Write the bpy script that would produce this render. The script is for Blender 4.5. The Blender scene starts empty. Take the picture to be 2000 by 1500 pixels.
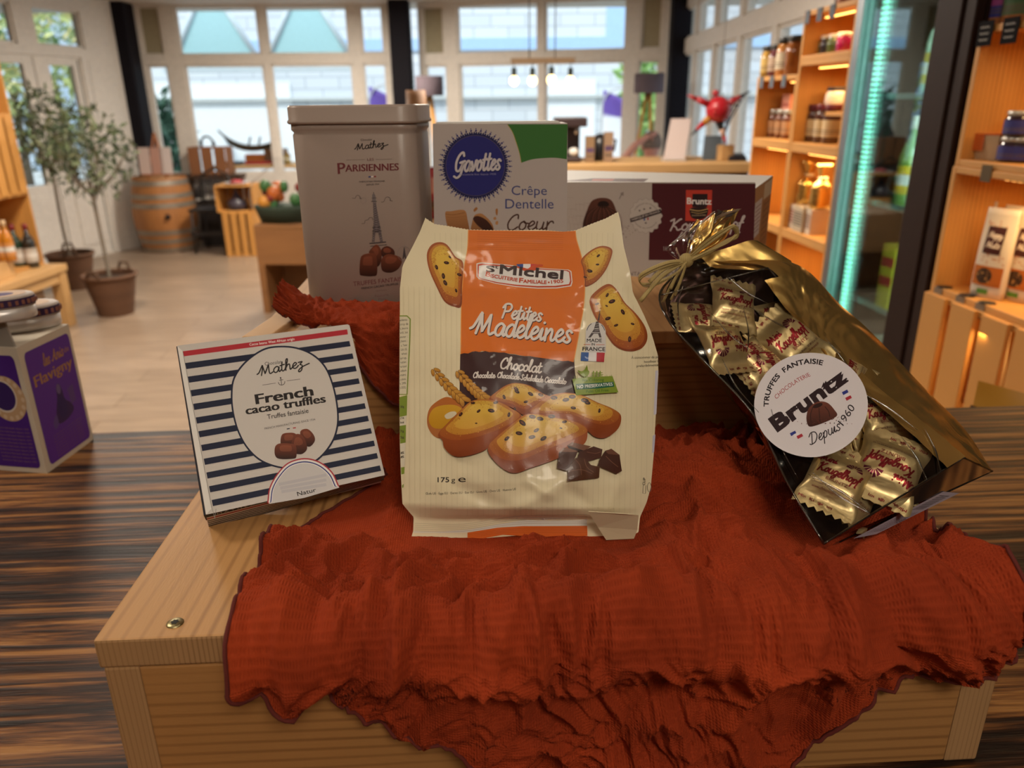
import bpy, math, random
import numpy as np
from mathutils import Vector as V, Matrix, noise
from mathutils.geometry import tessellate_polygon
random.seed(7)
SC = bpy.context.scene
COL = SC.collection
R = math.radians

# ------------------------------------------------------------------ camera, light, exposure
EYE = V((0, 0, 1.5)); PITCH = R(20.3); ROLL = R(-0.62); FPX = 1490.0
_r0 = V((1, 0, 0)); FWD = V((0, math.cos(PITCH), -math.sin(PITCH))); _u0 = _r0.cross(FWD)
RGT = math.cos(ROLL) * _r0 + math.sin(ROLL) * _u0
UPV = RGT.cross(FWD)
cam_d = bpy.data.cameras.new('camera'); cam = bpy.data.objects.new('camera', cam_d); COL.objects.link(cam)
cam.matrix_world = Matrix((( RGT.x, UPV.x, -FWD.x, EYE.x), (RGT.y, UPV.y, -FWD.y, EYE.y), (RGT.z, UPV.z, -FWD.z, EYE.z), (0, 0, 0, 1)))
cam_d.sensor_width = 36.0; cam_d.lens = FPX / 2000 * 36.0
cam_d.clip_start = 0.02; cam_d.clip_end = 200
cam_d.dof.use_dof = True; cam_d.dof.focus_distance = 0.56; cam_d.dof.aperture_fstop = 7.0
SC.camera = cam
SC.view_settings.view_transform = 'Standard'; SC.view_settings.look = 'None'
SC.view_settings.gamma = 1.0; SC.view_settings.use_curve_mapping = False
SC.view_settings.exposure = 0.12
try:
    SC.cycles.transparent_max_bounces = 24; SC.cycles.max_bounces = 8
except Exception:
    pass
world = bpy.data.worlds.new('daylight'); SC.world = world; world.use_nodes = True
_bg = world.node_tree.nodes['Background']
_bg.inputs['Color'].default_value = (0.70, 0.86, 1.0, 1); _bg.inputs['Strength'].default_value = 1.7
sun_d = bpy.data.lights.new('sun', 'SUN'); sun = bpy.data.objects.new('sun', sun_d); COL.objects.link(sun)
sun_d.energy = 2.4; sun_d.color = (1, 0.95, 0.86); sun_d.angle = R(1)
sun.rotation_euler = (R(46), 0, R(-38))

def area_light(name, loc, size, energy, color, aim=(0, 0, -1)):
    d = bpy.data.lights.new(name, 'AREA'); d.shape = 'RECTANGLE'; d.size, d.size_y = size
    d.energy = energy; d.color = color
    o = bpy.data.objects.new(name, d); COL.objects.link(o); o.location = loc
    o.rotation_euler = V(aim).to_track_quat('-Z', 'Y').to_euler()
    return o
# (the unseen ceiling lamps added below bring their own light)

def ray(x, y):
    return FWD + (x - 1000) / FPX * RGT - (y - 750) / FPX * UPV
def on_z(x, y, z):
    d = ray(x, y); return EYE + d * ((z - EYE.z) / d.z)
def on_y(x, y, Y):
    d = ray(x, y); return EYE + d * (Y / d.y)
def on_plane(x, y, p, n):
    d = ray(x, y); return EYE + d * ((V(p) - EYE).dot(n) / d.dot(n))

# ------------------------------------------------------------------ helpers
def lin(h):
    if not isinstance(h, str): return tuple(h)
    h = h.lstrip('#'); c = [int(h[i:i + 2], 16) / 255 for i in (0, 2, 4)]
    return tuple(x / 12.92 if x <= 0.04045 else ((x + 0.055) / 1.055) ** 2.4 for x in c)

class NT:
    def __init__(s, name):
        s.m = bpy.data.materials.new(name); s.m.use_nodes = True; s.t = s.m.node_tree; s.n = s.t.nodes
        s.b = s.n['Principled BSDF']; s.out = s.n['Material Output']
    def node(s, t, **k):
        n = s.n.new(t)
        for a, v in k.items():
            if a.startswith('_'): n.inputs[a[1:].replace('_', ' ')].default_value = v
            else: setattr(n, a, v)
        return n
    def link(s, a, b): s.t.links.new(a, b)
    def ramp(s, fac, stops):
        r = s.node('ShaderNodeValToRGB'); e = r.color_ramp.elements
        while len(e) < len(stops): e.new(0.5)
        for i, (p, c) in enumerate(stops):
            e[i].position = p; e[i].color = (*lin(c), 1)
        s.link(fac, r.inputs[0]); return r.outputs[0]
    def coords(s, scale=(1, 1, 1), rot=(0, 0, 0), kind='Object', loc=(0, 0, 0)):
        c = s.node('ShaderNodeTexCoord'); m = s.node('ShaderNodeMapping')
        m.inputs['Scale'].default_value = scale; m.inputs['Rotation'].default_value = rot; m.inputs['Location'].default_value = loc
        s.link(c.outputs[kind], m.inputs[0]); return m.outputs[0]
    def bump(s, h, strength=0.3, dist=0.001):
        b = s.node('ShaderNodeBump'); b.inputs['Strength'].default_value = strength; b.inputs['Distance'].default_value = dist
        s.link(h, b.inputs['Height']); s.link(b.outputs[0], s.b.inputs['Normal'])
    def set(s, **k):
        for a, v in k.items(): s.b.inputs[a.replace('_', ' ')].default_value = v
        return s

_mc = {}
def plain(color, rough=0.5, metal=0.0, noise_amt=0.06, emis=0.0, coat=0.0, spec=0.5):
    """a simple procedural paint: base colour with a faint mottling"""
    key = (color, rough, metal, noise_amt, emis, coat, spec)
    if key in _mc: return _mc[key]
    t = NT('paint'); c = lin(color)
    nz = t.node('ShaderNodeTexNoise'); nz.inputs['Scale'].default_value = 35
    t.link(t.coords(), nz.inputs['Vector'])
    a = tuple(max(0, x * (1 - noise_amt)) for x in c); b = tuple(min(1, x * (1 + noise_amt)) for x in c)
    t.link(t.ramp(nz.outputs['Fac'], [(0.3, a), (0.7, b)]), t.b.inputs['Base Color'])
    t.set(Roughness=rough, Metallic=metal, Coat_Weight=coat, Specular_IOR_Level=spec)
    if emis:
        t.b.inputs['Emission Color'].default_value = (*c, 1); t.b.inputs['Emission Strength'].default_value = emis
    _mc[key] = t.m; return t.m

def wood(name, light, dark, across=0, band=60, rough=0.55, line=0.35, dist=5.0, knots=True):
    """sawn softwood: thin growth lines running along the board, which vary across axis `across`"""
    t = NT(name)
    sc = [1.0, 1.0, 1.0]
    stretch = [0.12, 0.12, 0.12]; stretch[across] = 1.0
    vec = t.coords(tuple(stretch))
    wv = t.node('ShaderNodeTexWave', wave_type='BANDS', bands_direction='XYZ'[across], wave_profile='SIN')
    wv.inputs['Scale'].default_value = band * 3.8; wv.inputs['Distortion'].default_value = dist * 2.4
    wv.inputs['Detail'].default_value = 2; wv.inputs['Detail Scale'].default_value = 0.22
    t.link(vec, wv.inputs['Vector'])
    nz = t.node('ShaderNodeTexNoise'); nz.inputs['Scale'].default_value = 9; nz.inputs['Detail'].default_value = 5
    t.link(vec, nz.inputs['Vector'])
    l, d = lin(light), lin(dark)
    mid = tuple(a * (1 - line) + b * line for a, b in zip(l, d))
    patch = t.node('ShaderNodeTexNoise'); patch.inputs['Scale'].default_value = 14; patch.inputs['Detail'].default_value = 3; t.link(vec, patch.inputs['Vector'])
    am = t.node('ShaderNodeMath', operation='MULTIPLY'); t.link(wv.outputs['Fac'], am.inputs[0])
    pr = t.ramp(patch.outputs['Fac'], [(0.3, (.55, .55, .55)), (0.65, (1, 1, 1))]); t.link(pr, am.inputs[1])
    c1 = t.ramp(am.outputs[0], [(0.0, l), (0.50, l), (0.82, mid), (1.0, tuple(a * .25 + b * .75 for a, b in zip(l, d)))])
    c2 = t.ramp(nz.outputs['Fac'], [(0.3, (0.84, 0.82, 0.80)), (0.7, (1.10, 1.08, 1.05))])
    mx = t.node('ShaderNodeMix', data_type='RGBA', blend_type='MULTIPLY'); mx.inputs[0].default_value = 1
    t.link(c1, mx.inputs[6]); t.link(c2, mx.inputs[7]); t.link(mx.outputs[2], t.b.inputs['Base Color'])
    fine = t.node('ShaderNodeTexNoise'); fine.inputs['Scale'].default_value = 900; t.link(vec, fine.inputs['Vector'])
    t.bump(fine.outputs['Fac'], 0.25, 0.0005); t.set(Roughness=rough)
    return t.m

def printed(name, rough=0.45, coat=0.0, bump=0.0, bscale=60, metal=0.0, spec=0.5):
    """printed stock: the ink colours are stored on the mesh as a colour attribute"""
    t = NT(name); a = t.node('ShaderNodeVertexColor', layer_name='Col')
    t.link(a.outputs[0], t.b.inputs['Base Color']); t.set(Roughness=rough, Coat_Weight=coat, Metallic=metal, Specular_IOR_Level=spec)
    if bump:
        n = t.node('ShaderNodeTexNoise'); n.inputs['Scale'].default_value = bscale; n.inputs['Detail'].default_value = 3
        t.link(t.coords(), n.inputs['Vector']); t.bump(n.outputs['Fac'], bump, 0.004)
    return t.m

def clear(name, tint=(1, 1, 1), refl=0.12, rough=0.03, bump=0.0, bscale=40, amount=1.0):
    """thin clear sheet: straight-through light plus a Fresnel reflection"""
    t = NT(name); t.n.remove(t.b)
    tr = t.node('ShaderNodeBsdfTransparent'); tr.inputs[0].default_value = (*tint, 1)
    gl = t.node('ShaderNodeBsdfGlossy'); gl.inputs['Roughness'].default_value = rough
    lw = t.node('ShaderNodeLayerWeight'); lw.inputs[0].default_value = refl
    sc = t.node('ShaderNodeMath', operation='MULTIPLY'); sc.inputs[1].default_value = amount; t.link(lw.outputs['Fresnel'], sc.inputs[0])
    mx = t.node('ShaderNodeMixShader'); t.link(sc.outputs[0], mx.inputs[0]); t.link(tr.outputs[0], mx.inputs[1]); t.link(gl.outputs[0], mx.inputs[2])
    t.link(mx.outputs[0], t.out.inputs[0])
    if bump:
        n = t.node('ShaderNodeTexNoise'); n.inputs['Scale'].default_value = bscale; n.inputs['Detail'].default_value = 2
        t.link(t.coords(), n.inputs['Vector']); b = t.node('ShaderNodeBump'); b.inputs['Strength'].default_value = bump; b.inputs['Distance'].default_value = 0.004
        t.link(n.outputs['Fac'], b.inputs['Height']); t.link(b.outputs[0], gl.inputs['Normal']); t.link(b.outputs[0], lw.inputs['Normal'])
    return t.m

BOXF = [(0, 3, 2, 1), (4, 5, 6, 7), (0, 1, 5, 4), (1, 2, 6, 5), (2, 3, 7, 6), (3, 0, 4, 7)]
class MB:
    def __init__(s): s.v = []; s.f = []; s.mi = []; s.c = []; s.sm = []
    def add(s, vs, fs, mat=0, col=(1, 1, 1), smooth=False):
        o = len(s.v); s.v += [tuple(p) for p in vs]
        if isinstance(col, list): s.c += [tuple(c) for c in col]
        else: s.c += [lin(col)] * len(vs)
        for f in fs:
            s.f.append(tuple(i + o for i in f)); s.mi.append(mat); s.sm.append(smooth)
        return s
    def box(s, lo, hi, M=None, mat=0, col=(1, 1, 1)):
        x0, y0, z0 = lo; x1, y1, z1 = hi
        vs = [V(p) for p in ((x0, y0, z0), (x1, y0, z0), (x1, y1, z0), (x0, y1, z0), (x0, y0, z1), (x1, y0, z1), (x1, y1, z1), (x0, y1, z1))]
        if M is not None: vs = [M @ p for p in vs]
        return s.add(vs, BOXF, mat, col)
    def hexa(s, b, t, mat=0, col=(1, 1, 1)):
        return s.add(list(b) + list(t), BOXF, mat, col)
    def grid(s, rows, mat=0, col=(1, 1, 1), smooth=True, close_u=False, cap=False):
        n = len(rows[0]); vs = [p for r in rows for p in r]; fs = []
        for j in range(len(rows) - 1):
            for i in range(n if close_u else n - 1):
                k = (i + 1) % n
                fs.append((j * n + i, j * n + k, (j + 1) * n + k, (j + 1) * n + i))
        if cap: fs += [tuple(range(n - 1, -1, -1)), tuple(range((len(rows) - 1) * n, len(rows) * n))]
        return s.add(vs, fs, mat, col, smooth)
    def lathe(s, prof, n=24, M=None, mat=0, col=(1, 1, 1), cap=True, smooth=True):
        rows = [[V((r * math.cos(2 * math.pi * i / n), r * math.sin(2 * math.pi * i / n), z)) for i in range(n)] for r, z in prof]
        if M is not None: rows = [[M @ p for p in r] for r in rows]
        return s.grid(rows, mat, col, smooth, True, cap)
    def tube(s, pts, rad, n=8, mat=0, col=(1, 1, 1), cap=True, flat=1.0):
        pts = [V(p) for p in pts]; rows = []
        t0 = (pts[1] - pts[0]).normalized(); a = t0.orthogonal().normalized()
        for i, p in enumerate(pts):
            t = (pts[min(i + 1, len(pts) - 1)] - pts[max(i - 1, 0)])
            t = t.normalized() if t.length > 1e-9 else t0
            a = (a - t * a.dot(t)); a = a.normalized() if a.length > 1e-6 else t.orthogonal().normalized()
            b = t.cross(a); r = rad[i] if isinstance(rad, (list, tuple)) else rad
            rows.append([p + (a * math.cos(2 * math.pi * k / n) + b * math.sin(2 * math.pi * k / n) * flat) * r for k in range(n)])
        return s.grid(rows, mat, col, True, True, cap)
    def prism(s, poly, h, M=None, mat=0, col=(1, 1, 1)):
        n = len(poly); vs = [V((x, y, 0)) for x, y in poly] + [V((x, y, h)) for x, y in poly]
        if M is not None: vs = [M @ p for p in vs]
        fs = [tuple(range(n - 1, -1, -1)), tuple(range(n, 2 * n))] + [(i, (i + 1) % n, n + (i + 1) % n, n + i) for i in range(n)]
        return s.add(vs, fs, mat, col)
    def ball(s, c, r, n=16, mat=0, col=(1, 1, 1)):
        c = V(c); rr = r if isinstance(r, (tuple, list)) else (r, r, r); rows = []
        for j in range(n // 2 + 1):
            th = math.pi * j / (n // 2); q = max(math.sin(th), 1e-3)
            rows.append([c + V((rr[0] * q * math.cos(2 * math.pi * i / n), rr[1] * q * math.sin(2 * math.pi * i / n), -rr[2] * math.cos(th))) for i in range(n)])
        return s.grid(rows, mat, col, True, True, True)
    def build(s, name, mats, parent=None, world=False, bevel=0.0, origin=None, solid=0.0, sub=0):
        me = bpy.data.meshes.new(name)
        vs = np.array(s.v, dtype=float).reshape(-1, 3)
        off = None
        if parent is not None and world: off = np.array(parent['_o'])
        if origin is not None: off = np.array(origin)
        if off is not None: vs = vs - off
        me.from_pydata(vs.tolist(), [], s.f)
        if not isinstance(mats, (list, tuple)): mats = [mats]
        for m in mats: me.materials.append(m)
        me.polygons.foreach_set('material_index', s.mi); me.polygons.foreach_set('use_smooth', s.sm)
        ca = me.color_attributes.new('Col', 'FLOAT_COLOR', 'POINT')
        a = np.ones((len(s.v), 4), dtype=np.float32); a[:, :3] = np.array(s.c); ca.data.foreach_set('color', a.ravel())
        me.update(); o = bpy.data.objects.new(name, me); COL.objects.link(o)
        if parent is not None: o.parent = parent
        if origin is not None: o.location = origin
        if solid:
            md = o.modifiers.new('thickness', 'SOLIDIFY'); md.thickness = solid; md.offset = -1
        if bevel:
            md = o.modifiers.new('edges', 'BEVEL'); md.width = bevel; md.segments = 2; md.limit_method = 'ANGLE'; md.angle_limit = R(40)
        if sub:
            md = o.modifiers.new('smooth', 'SUBSURF'); md.levels = sub; md.render_levels = sub
        return o

def tag(o, label, cat, group=None):
    o['label'] = label; o['category'] = cat
    if group: o['group'] = group
    return o
def thing(name, label, cat, loc=(0, 0, 0), rz=0.0, group=None):
    o = bpy.data.objects.new(name, None); COL.objects.link(o); o.location = loc; o.rotation_euler = (0, 0, rz)
    o.empty_display_size = 0.05; o['_o'] = tuple(loc)
    return tag(o, label, cat, group)
def struct(o):
    o['kind'] = 'structure'; return o
def dup(root, loc=None, rz=None, label=None, group=None, scale=None):
    r = root.copy(); COL.objects.link(r)
    if loc is not None: r.location = loc
    if rz is not None: r.rotation_euler = (0, 0, rz)
    if scale is not None: r.scale = scale if isinstance(scale, tuple) else (scale,) * 3
    if label: r['label'] = label
    if group: r['group'] = group
    for ch in list(root.children):
        c = ch.copy(); COL.objects.link(c); c.parent = r
        for g in list(ch.children):
            d = g.copy(); COL.objects.link(d); d.parent = c
    return r
def catmull(pts, n=6):
    pts = [V(p).to_3d() if len(p) == 2 else V(p) for p in pts]
    if len(pts) < 3: return pts
    q = [pts[0] * 2 - pts[1]] + pts + [pts[-1] * 2 - pts[-2]]; out = []
    for i in range(1, len(q) - 2):
        a, b, c, d = q[i - 1:i + 3]
        for k in range(n):
            t = k / n; out.append(0.5 * ((2 * b) + (c - a) * t + (2 * a - 5 * b + 4 * c - d) * t * t + (3 * b - a - 3 * c + d) * t ** 3))
    return out + [pts[-1]]
def lerp(a, b, t): return a + (b - a) * t
def interp(t, pts):
    """piecewise-linear table lookup"""
    if t <= pts[0][0]: return pts[0][1]
    for (a, x), (b, y) in zip(pts, pts[1:]):
        if t <= b: return x + (y - x) * (t - a) / (b - a)
    return pts[-1][1]
def smooth01(t): t = max(0, min(1, t)); return t * t * (3 - 2 * t)
def tri_poly(pts):
    return tessellate_polygon([[V((x, y, 0)) for x, y in pts]])

# ------------------------------------------------------------------ flat artwork, drawn on the 2000 x 1500 measuring frame and laid onto real faces
_tc = {}
def text_shape(s, bold=0.0):
    if (s, bold) in _tc: return _tc[(s, bold)]
    cu = bpy.data.curves.new('lettering', 'FONT'); cu.body = s; cu.size = 1.0; cu.fill_mode = 'FRONT'; cu.resolution_u = 3
    ob = bpy.data.objects.new('lettering', cu); me = ob.to_mesh(); me.calc_loop_triangles()
    vs = [(v.co.x, v.co.y) for v in me.vertices]; fs = [tuple(t.vertices) for t in me.loop_triangles]
    ob.to_mesh_clear(); bpy.data.objects.remove(ob); bpy.data.curves.remove(cu)
    x0 = min(v[0] for v in vs); x1 = max(v[0] for v in vs)
    r = ([(v[0] - x0, v[1]) for v in vs], fs, x1 - x0); _tc[(s, bold)] = r; return r

class Art:
    def __init__(s): s.items = []; s.bb = []; s.grp = None
    def poly(s, pts, col, layer=None):
        """filled polygon; col is one colour or a function (x, y) -> colour"""
        s._put([tuple(p) for p in pts], [tuple(f) for f in tri_poly(pts)], col, layer); return s
    def _put(s, vs, fs, col, layer=None):
        xs = [v[0] for v in vs]; ys = [v[1] for v in vs]; b = (min(xs), min(ys), max(xs), max(ys))
        z = 1 + max([q[4] for q in s.bb if q[0] < b[2] and b[0] < q[2] and q[1] < b[3] and b[1] < q[3]], default=0)
        if s.grp is not None:                                   # strokes of one word share a layer, a hair apart
            if s.grp[0] is None: s.grp[0] = z
            s.grp[1] += 1; z = max(s.grp[0], 0) + .04 * s.grp[1]; s.grp[2].append((*b, math.ceil(s.grp[0])))
        else: s.bb.append((*b, z))
        s.items.append((vs, fs, col if callable(col) else lin(col), z))
    def begin(s): s.grp = [None, 0, []]
    def end(s):
        s.bb += [(*q[:4], q[4] + 1) for q in s.grp[2]]; s.grp = None
    def ellipse(s, cx, cy, rx, ry, col, rot=0, n=32, a0=0, a1=360):
        c, d = math.cos(R(rot)), math.sin(R(rot)); pts = []
        for i in range(n):
            a = R(a0 + (a1 - a0) * i / (n if a1 - a0 >= 360 else n - 1)); x, y = rx * math.cos(a), ry * math.sin(a)
            pts.append((cx + x * c - y * d, cy + x * d + y * c))
        return s.poly(pts, col)
    def blob(s, pts, col, n=5):
        q = list(pts) + [pts[0], pts[1], pts[2]]
        c = catmull(q, n); m = len(pts) * n
        return s.poly([(p.x, p.y) for p in c[n:n + m]], col)
    def stroke(s, pts, w, col, smooth=0, closed=False):
        if smooth: pts = [(p.x, p.y) for p in catmull(pts, smooth)]
        pts = [V((p[0], p[1])) for p in pts]
        if len(pts) < 2: return s
        L = []; Rr = []
        for i, p in enumerate(pts):
            a = pts[i - 1] if (i or closed) else p; b = pts[(i + 1) % len(pts)] if (i < len(pts) - 1 or closed) else p
            t = (b - a); t = t.normalized() if t.length > 1e-9 else V((1, 0)); nrm = V((-t.y, t.x))
            h = (w[i] if isinstance(w, (list, tuple)) else (w(t) if callable(w) else w)) * 0.5
            L.append(tuple(p + nrm * h)); Rr.append(tuple(p - nrm * h))
        n = len(pts); vs = L + Rr; fs = []
        for i in range(n if closed else n - 1):
            k = (i + 1) % n; fs += [(i, k, n + k), (i, n + k, n + i)]
        s._put(vs, fs, col); return s
    def text(s, t, p0, p1, h, col, bold=0.0, shear=0.0, didone=0.0, arc=0.0, fit=True):
        """string on the baseline p0 -> p1; h = cap height; didone thickens the uprights only; arc bows the baseline"""
        vs, fs, w = text_shape(t)
        p0 = V(p0); p1 = V(p1); d = p1 - p0; L = d.length; d = d.normalized(); up = V((d.y, -d.x)); H = h / 0.729
        sx = L / w if fit else H
        s.begin(); shifts = [(0.0, 0.0)] if not didone else [(k * didone / 2, 0.0) for k in (-2, -1, 0, 1, 2)]
        if bold: shifts = shifts + [(a + bold * i, bold * j) for a in ((0.0,) if not didone else (-didone, didone)) for i, j in ((1, 1), (-1, 1), (1, -1), (-1, -1))]
        for sh, sv in shifts:
            out = []
            for x, y in vs:
                u = x * sx + sh * H + y * shear * H; k = u / L * 2 - 1
                out.append(tuple(p0 + d * u + up * ((y + sv) * H + arc * (1 - k * k))))
            s._put(out, fs, col, None)
        s.end(); return s
    def ring_text(s, t, c, r, a0, a1, h, col, bold=0.0, squash=1.0, rot=0.0):
        """string around an arc from angle a0 to a1 (degrees, clockwise from up)"""
        vs, fs, w = text_shape(t); H = h / 0.729; cr, sr = math.cos(R(rot)), math.sin(R(rot)); s.begin()
        for i_, j_ in ([(0, 0)] if not bold else [(0, 0), (1, 1), (-1, 1), (1, -1), (-1, -1)]):
            out = []
            for x, y in vs:
                a = R(lerp(a0, a1, x / w)) + i_ * bold * H / r; q = r + ((y + j_ * bold) * H if a1 > a0 else -(y + j_ * bold) * H)
                X, Y = q * math.sin(a), -q * math.cos(a) * squash
                out.append((c[0] + X * cr - Y * sr, c[1] + X * sr + Y * cr))
            s._put(out, fs, col)
        s.end(); return s
    def script(s, t, p0, p1, xh, w, col, slant=0.25, gap=0.0, arc=0.0):
        """brush lettering from stroked glyphs, fitted to the baseline p0 -> p1"""
        strokes, W = script_shape(t, gap); p0 = V(p0); p1 = V(p1); d = p1 - p0; L = d.length; d = d.normalized(); up = V((d.y, -d.x)); sx = L / W
        s.begin()
        for st in strokes:
            pts = []
            for x, y in st:
                k = x / W * 2 - 1; pts.append(tuple(p0 + d * (x * sx + y * slant * xh) + up * (y * xh + arc * (1 - k * k))))
            s.stroke(pts, w, col, smooth=4)
            for q in (pts[0], pts[-1]): s.ellipse(q[0], q[1], w * 0.5, w * 0.5, col, n=8)
        s.end(); return s
    def lay(s, mb, surf, mat=0, maxlen=0.0, step=0.000014):
        """surf(x, y, lift) -> 3-D point on the face, lifted by lift metres"""
        for vs, fs, col, z in s.items:
            vs = list(vs); fs = list(fs)
            if maxlen: vs, fs = split(vs, fs, maxlen)
            P = [surf(x, y, step * z) for x, y in vs]
            c = [lin(col(x, y)) for x, y in vs] if callable(col) else [col] * len(vs)
            # keep faces turned to the viewer's side of the sheet (surf runs x right, y down)
            fl = []
            for f in fs:
                a, b, d = (vs[i] for i in f)
                area = (b[0] - a[0]) * (d[1] - a[1]) - (b[1] - a[1]) * (d[0] - a[0])
                if abs(area) < 1e-7: continue
                fl.append(f if area < 0 else (f[0], f[2], f[1]))
            mb.add(P, fl, mat, c)
def split(vs, fs, m):
    vs = [tuple(v) for v in vs]; idx = {}
    def mid(i, j):
        k = (min(i, j), max(i, j))
        if k not in idx:
            vs.append(((vs[i][0] + vs[j][0]) / 2, (vs[i][1] + vs[j][1]) / 2)); idx[k] = len(vs) - 1
        return idx[k]
    def ln(i, j): return math.hypot(vs[i][0] - vs[j][0], vs[i][1] - vs[j][1])
    work = list(fs); out = []
    while work:
        a, b, c = work.pop(); e = [ln(a, b), ln(b, c), ln(c, a)]; k = e.index(max(e))
        if e[k] <= m: out.append((a, b, c)); continue
        if k == 1: a, b, c = b, c, a
        elif k == 2: a, b, c = c, a, b
        q = mid(a, b); work += [(a, q, c), (q, b, c)]
    return vs, out

# brush alphabet: x advance, strokes as (x, y) with x-height 1
GL = {
 'a': (1.0, [[(.85,.8),(.5,1),(.15,.7),(.1,.25),(.35,0),(.65,.2),(.85,.9),(.8,.3),(.9,.02),(1.1,.25)]]),
 'b': (.95, [[(0,.3),(.3,1.3),(.42,1.9),(.25,1.9),(.15,1),(.15,.2),(.45,0),(.75,.3),(.7,.8),(.4,.8)]]),
 'c': (.8, [[(.75,.78),(.55,1),(.2,.8),(.1,.3),(.35,0),(.65,.1),(.9,.35)]]),
 'd': (1.0, [[(.8,.8),(.5,1),(.15,.7),(.1,.25),(.35,0),(.65,.2),(.85,1.2),(.9,1.95)],[(.9,1.95),(.8,.5),(.9,.02),(1.1,.25)]]),
 'e': (.8, [[(.05,.35),(.4,.5),(.65,.78),(.45,1.02),(.18,.75),(.1,.3),(.35,0),(.65,.1),(.9,.4)]]),
 'f': (.6, [[(0,.4),(.35,1.2),(.5,1.9),(.3,1.85),(.2,1),(.15,-.5),(.3,-.6)],[(0,.85),(.5,.95)]]),
 'g': (.95, [[(.8,.8),(.5,1),(.15,.7),(.15,.25),(.4,.05),(.7,.3),(.82,.95),(.75,-.3),(.4,-.75),(.1,-.5),(.6,-.05),(1.05,.3)]]),
 'h': (1.0, [[(0,.2),(.35,1.4),(.4,1.95),(.2,1.8),(.15,.9),(.12,0)],[(.13,.4),(.4,.9),(.65,.95),(.7,.5),(.75,.03),(1.05,.25)]]),
 'i': (.5, [[(0,.3),(.22,.95),(.2,.3),(.32,.02),(.55,.25)],[(.28,1.4),(.3,1.42)]]),
 'k': (.9, [[(0,.2),(.35,1.4),(.4,1.95),(.2,1.8),(.15,.9),(.12,0)],[(.15,.4),(.55,.95),(.6,.65),(.25,.45),(.55,.1),(.95,.2)]]),
 'l': (.5, [[(0,.3),(.3,1.2),(.38,1.9),(.2,1.9),(.12,1),(.15,.2),(.3,.02),(.55,.25)]]),
 'm': (1.5, [[(.1,.9),(.15,0)],[(.15,.45),(.4,.95),(.6,.8),(.6,0)],[(.6,.45),(.9,.95),(1.1,.8),(1.1,.2),(1.25,.02),(1.5,.25)]]),
 'n': (1.0, [[(.1,.95),(.15,0)],[(.15,.45),(.45,.95),(.65,.8),(.65,.2),(.8,.02),(1.05,.25)]]),
 'o': (.9, [[(.5,1),(.18,.75),(.12,.25),(.4,0),(.7,.25),(.7,.75),(.45,1),(.6,.8),(.95,.75)]]),
 'p': (.95, [[(.1,.9),(.2,.4),(.12,-.8)],[(.15,.5),(.45,1),(.75,.75),(.65,.15),(.35,0),(.2,.2)]]),
 'r': (.75, [[(.1,.95),(.15,0)],[(.15,.5),(.35,.92),(.6,.98),(.7,.8)]]),
 's': (.75, [[(.65,.85),(.4,1),(.2,.8),(.4,.5),(.62,.25),(.4,0),(.05,.12)]]),
 't': (.65, [[(.3,1.6),(.22,.6),(.25,.1),(.45,.02),(.68,.25)],[(0,1.02),(.6,1.1)]]),
 'u': (1.0, [[(.1,.95),(.1,.3),(.35,0),(.65,.25),(.75,.95),(.72,.3),(.85,.02),(1.05,.25)]]),
 'v': (.85, [[(.05,.9),(.2,.6),(.35,0),(.6,.5),(.7,1),(.95,.9)]]),
 'z': (.9, [[(.1,.9),(.65,.92),(.3,.5),(.6,.3),(.5,-.5),(.15,-.75),(.1,-.45),(.6,0),(1.6,.35)]]),
 'M': (1.75, [[(-.5,.35),(-.2,.6),(.3,1.75),(.25,.9),(.1,0)],[(.3,1.7),(.6,.3),(.65,.3),(1.1,1.5),(1.15,1.5),(1.2,.4),(1.35,.02),(1.7,.2)]]),
 'P': (1.3, [[(.25,1.7),(.3,1),(.15,0)],[(.0,1.3),(.3,1.75),(.9,1.8),(1.15,1.4),(.9,.95),(.4,.85)]]),
 'G': (1.5, [[(1.2,1.5),(1,1.85),(.5,1.6),(.15,.9),(.3,.15),(.8,.1),(1.2,.85),(1.25,.95),(1.1,-.2),(.6,-.6),(.1,-.45)],[(.75,.85),(1.45,1.0)]]),
 'C': (1.2, [[(1.05,1.3),(.95,1.75),(.5,1.55),(.15,.8),(.3,.1),(.75,0),(1.15,.35)]]),
 'K': (1.35, [[(.3,1.8),(.3,1),(.1,0)],[(1.15,1.75),(.9,1.6),(.35,.85),(.7,.5),(.95,.05),(1.35,.2)],[(-.1,1.5),(.3,1.8)]]),
 'D': (1.4, [[(.35,1.6),(.2,.1)],[(-.2,1.3),(.2,1.75),(.9,1.6),(1.2,.9),(.8,.15),(.1,.02),(-.2,.2)]]),
 'R': (1.3, [[(.25,1.7),(.3,1),(.1,0)],[(.0,1.3),(.3,1.75),(.9,1.75),(1.0,1.3),(.4,.9),(.8,.3),(1.2,.05)]]),
 'y': (1.0, [[(.1,.95),(.12,.35),(.38,.05),(.68,.35),(.8,.95),(.7,-.3),(.35,-.75),(.1,-.5),(.6,-.02),(1.05,.3)]]),
 'S': (1.2, [[(1.05,1.5),(.7,1.85),(.35,1.5),(.6,1.0),(.85,.5),(.5,.02),(-.05,.3)]]),
 'H': (1.4, [[(.3,1.8),(.25,.9),(.1,0)],[(1.15,1.8),(1.1,.9),(1.1,.2),(1.35,.1)],[(.2,.9),(1.1,1.0)]]),
 'N': (1.4, [[(.1,0),(.25,1),(.35,1.75),(.8,.6),(1.0,.05),(1.1,.9),(1.3,1.8)]]),
 'A': (1.4, [[(-.1,.2),(.2,.1),(.6,1.0),(.85,1.8),(.9,1),(1.05,.05),(1.35,.2)],[(.4,.7),(1.0,.75)]]),
 ' ': (.6, []),
}
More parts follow.
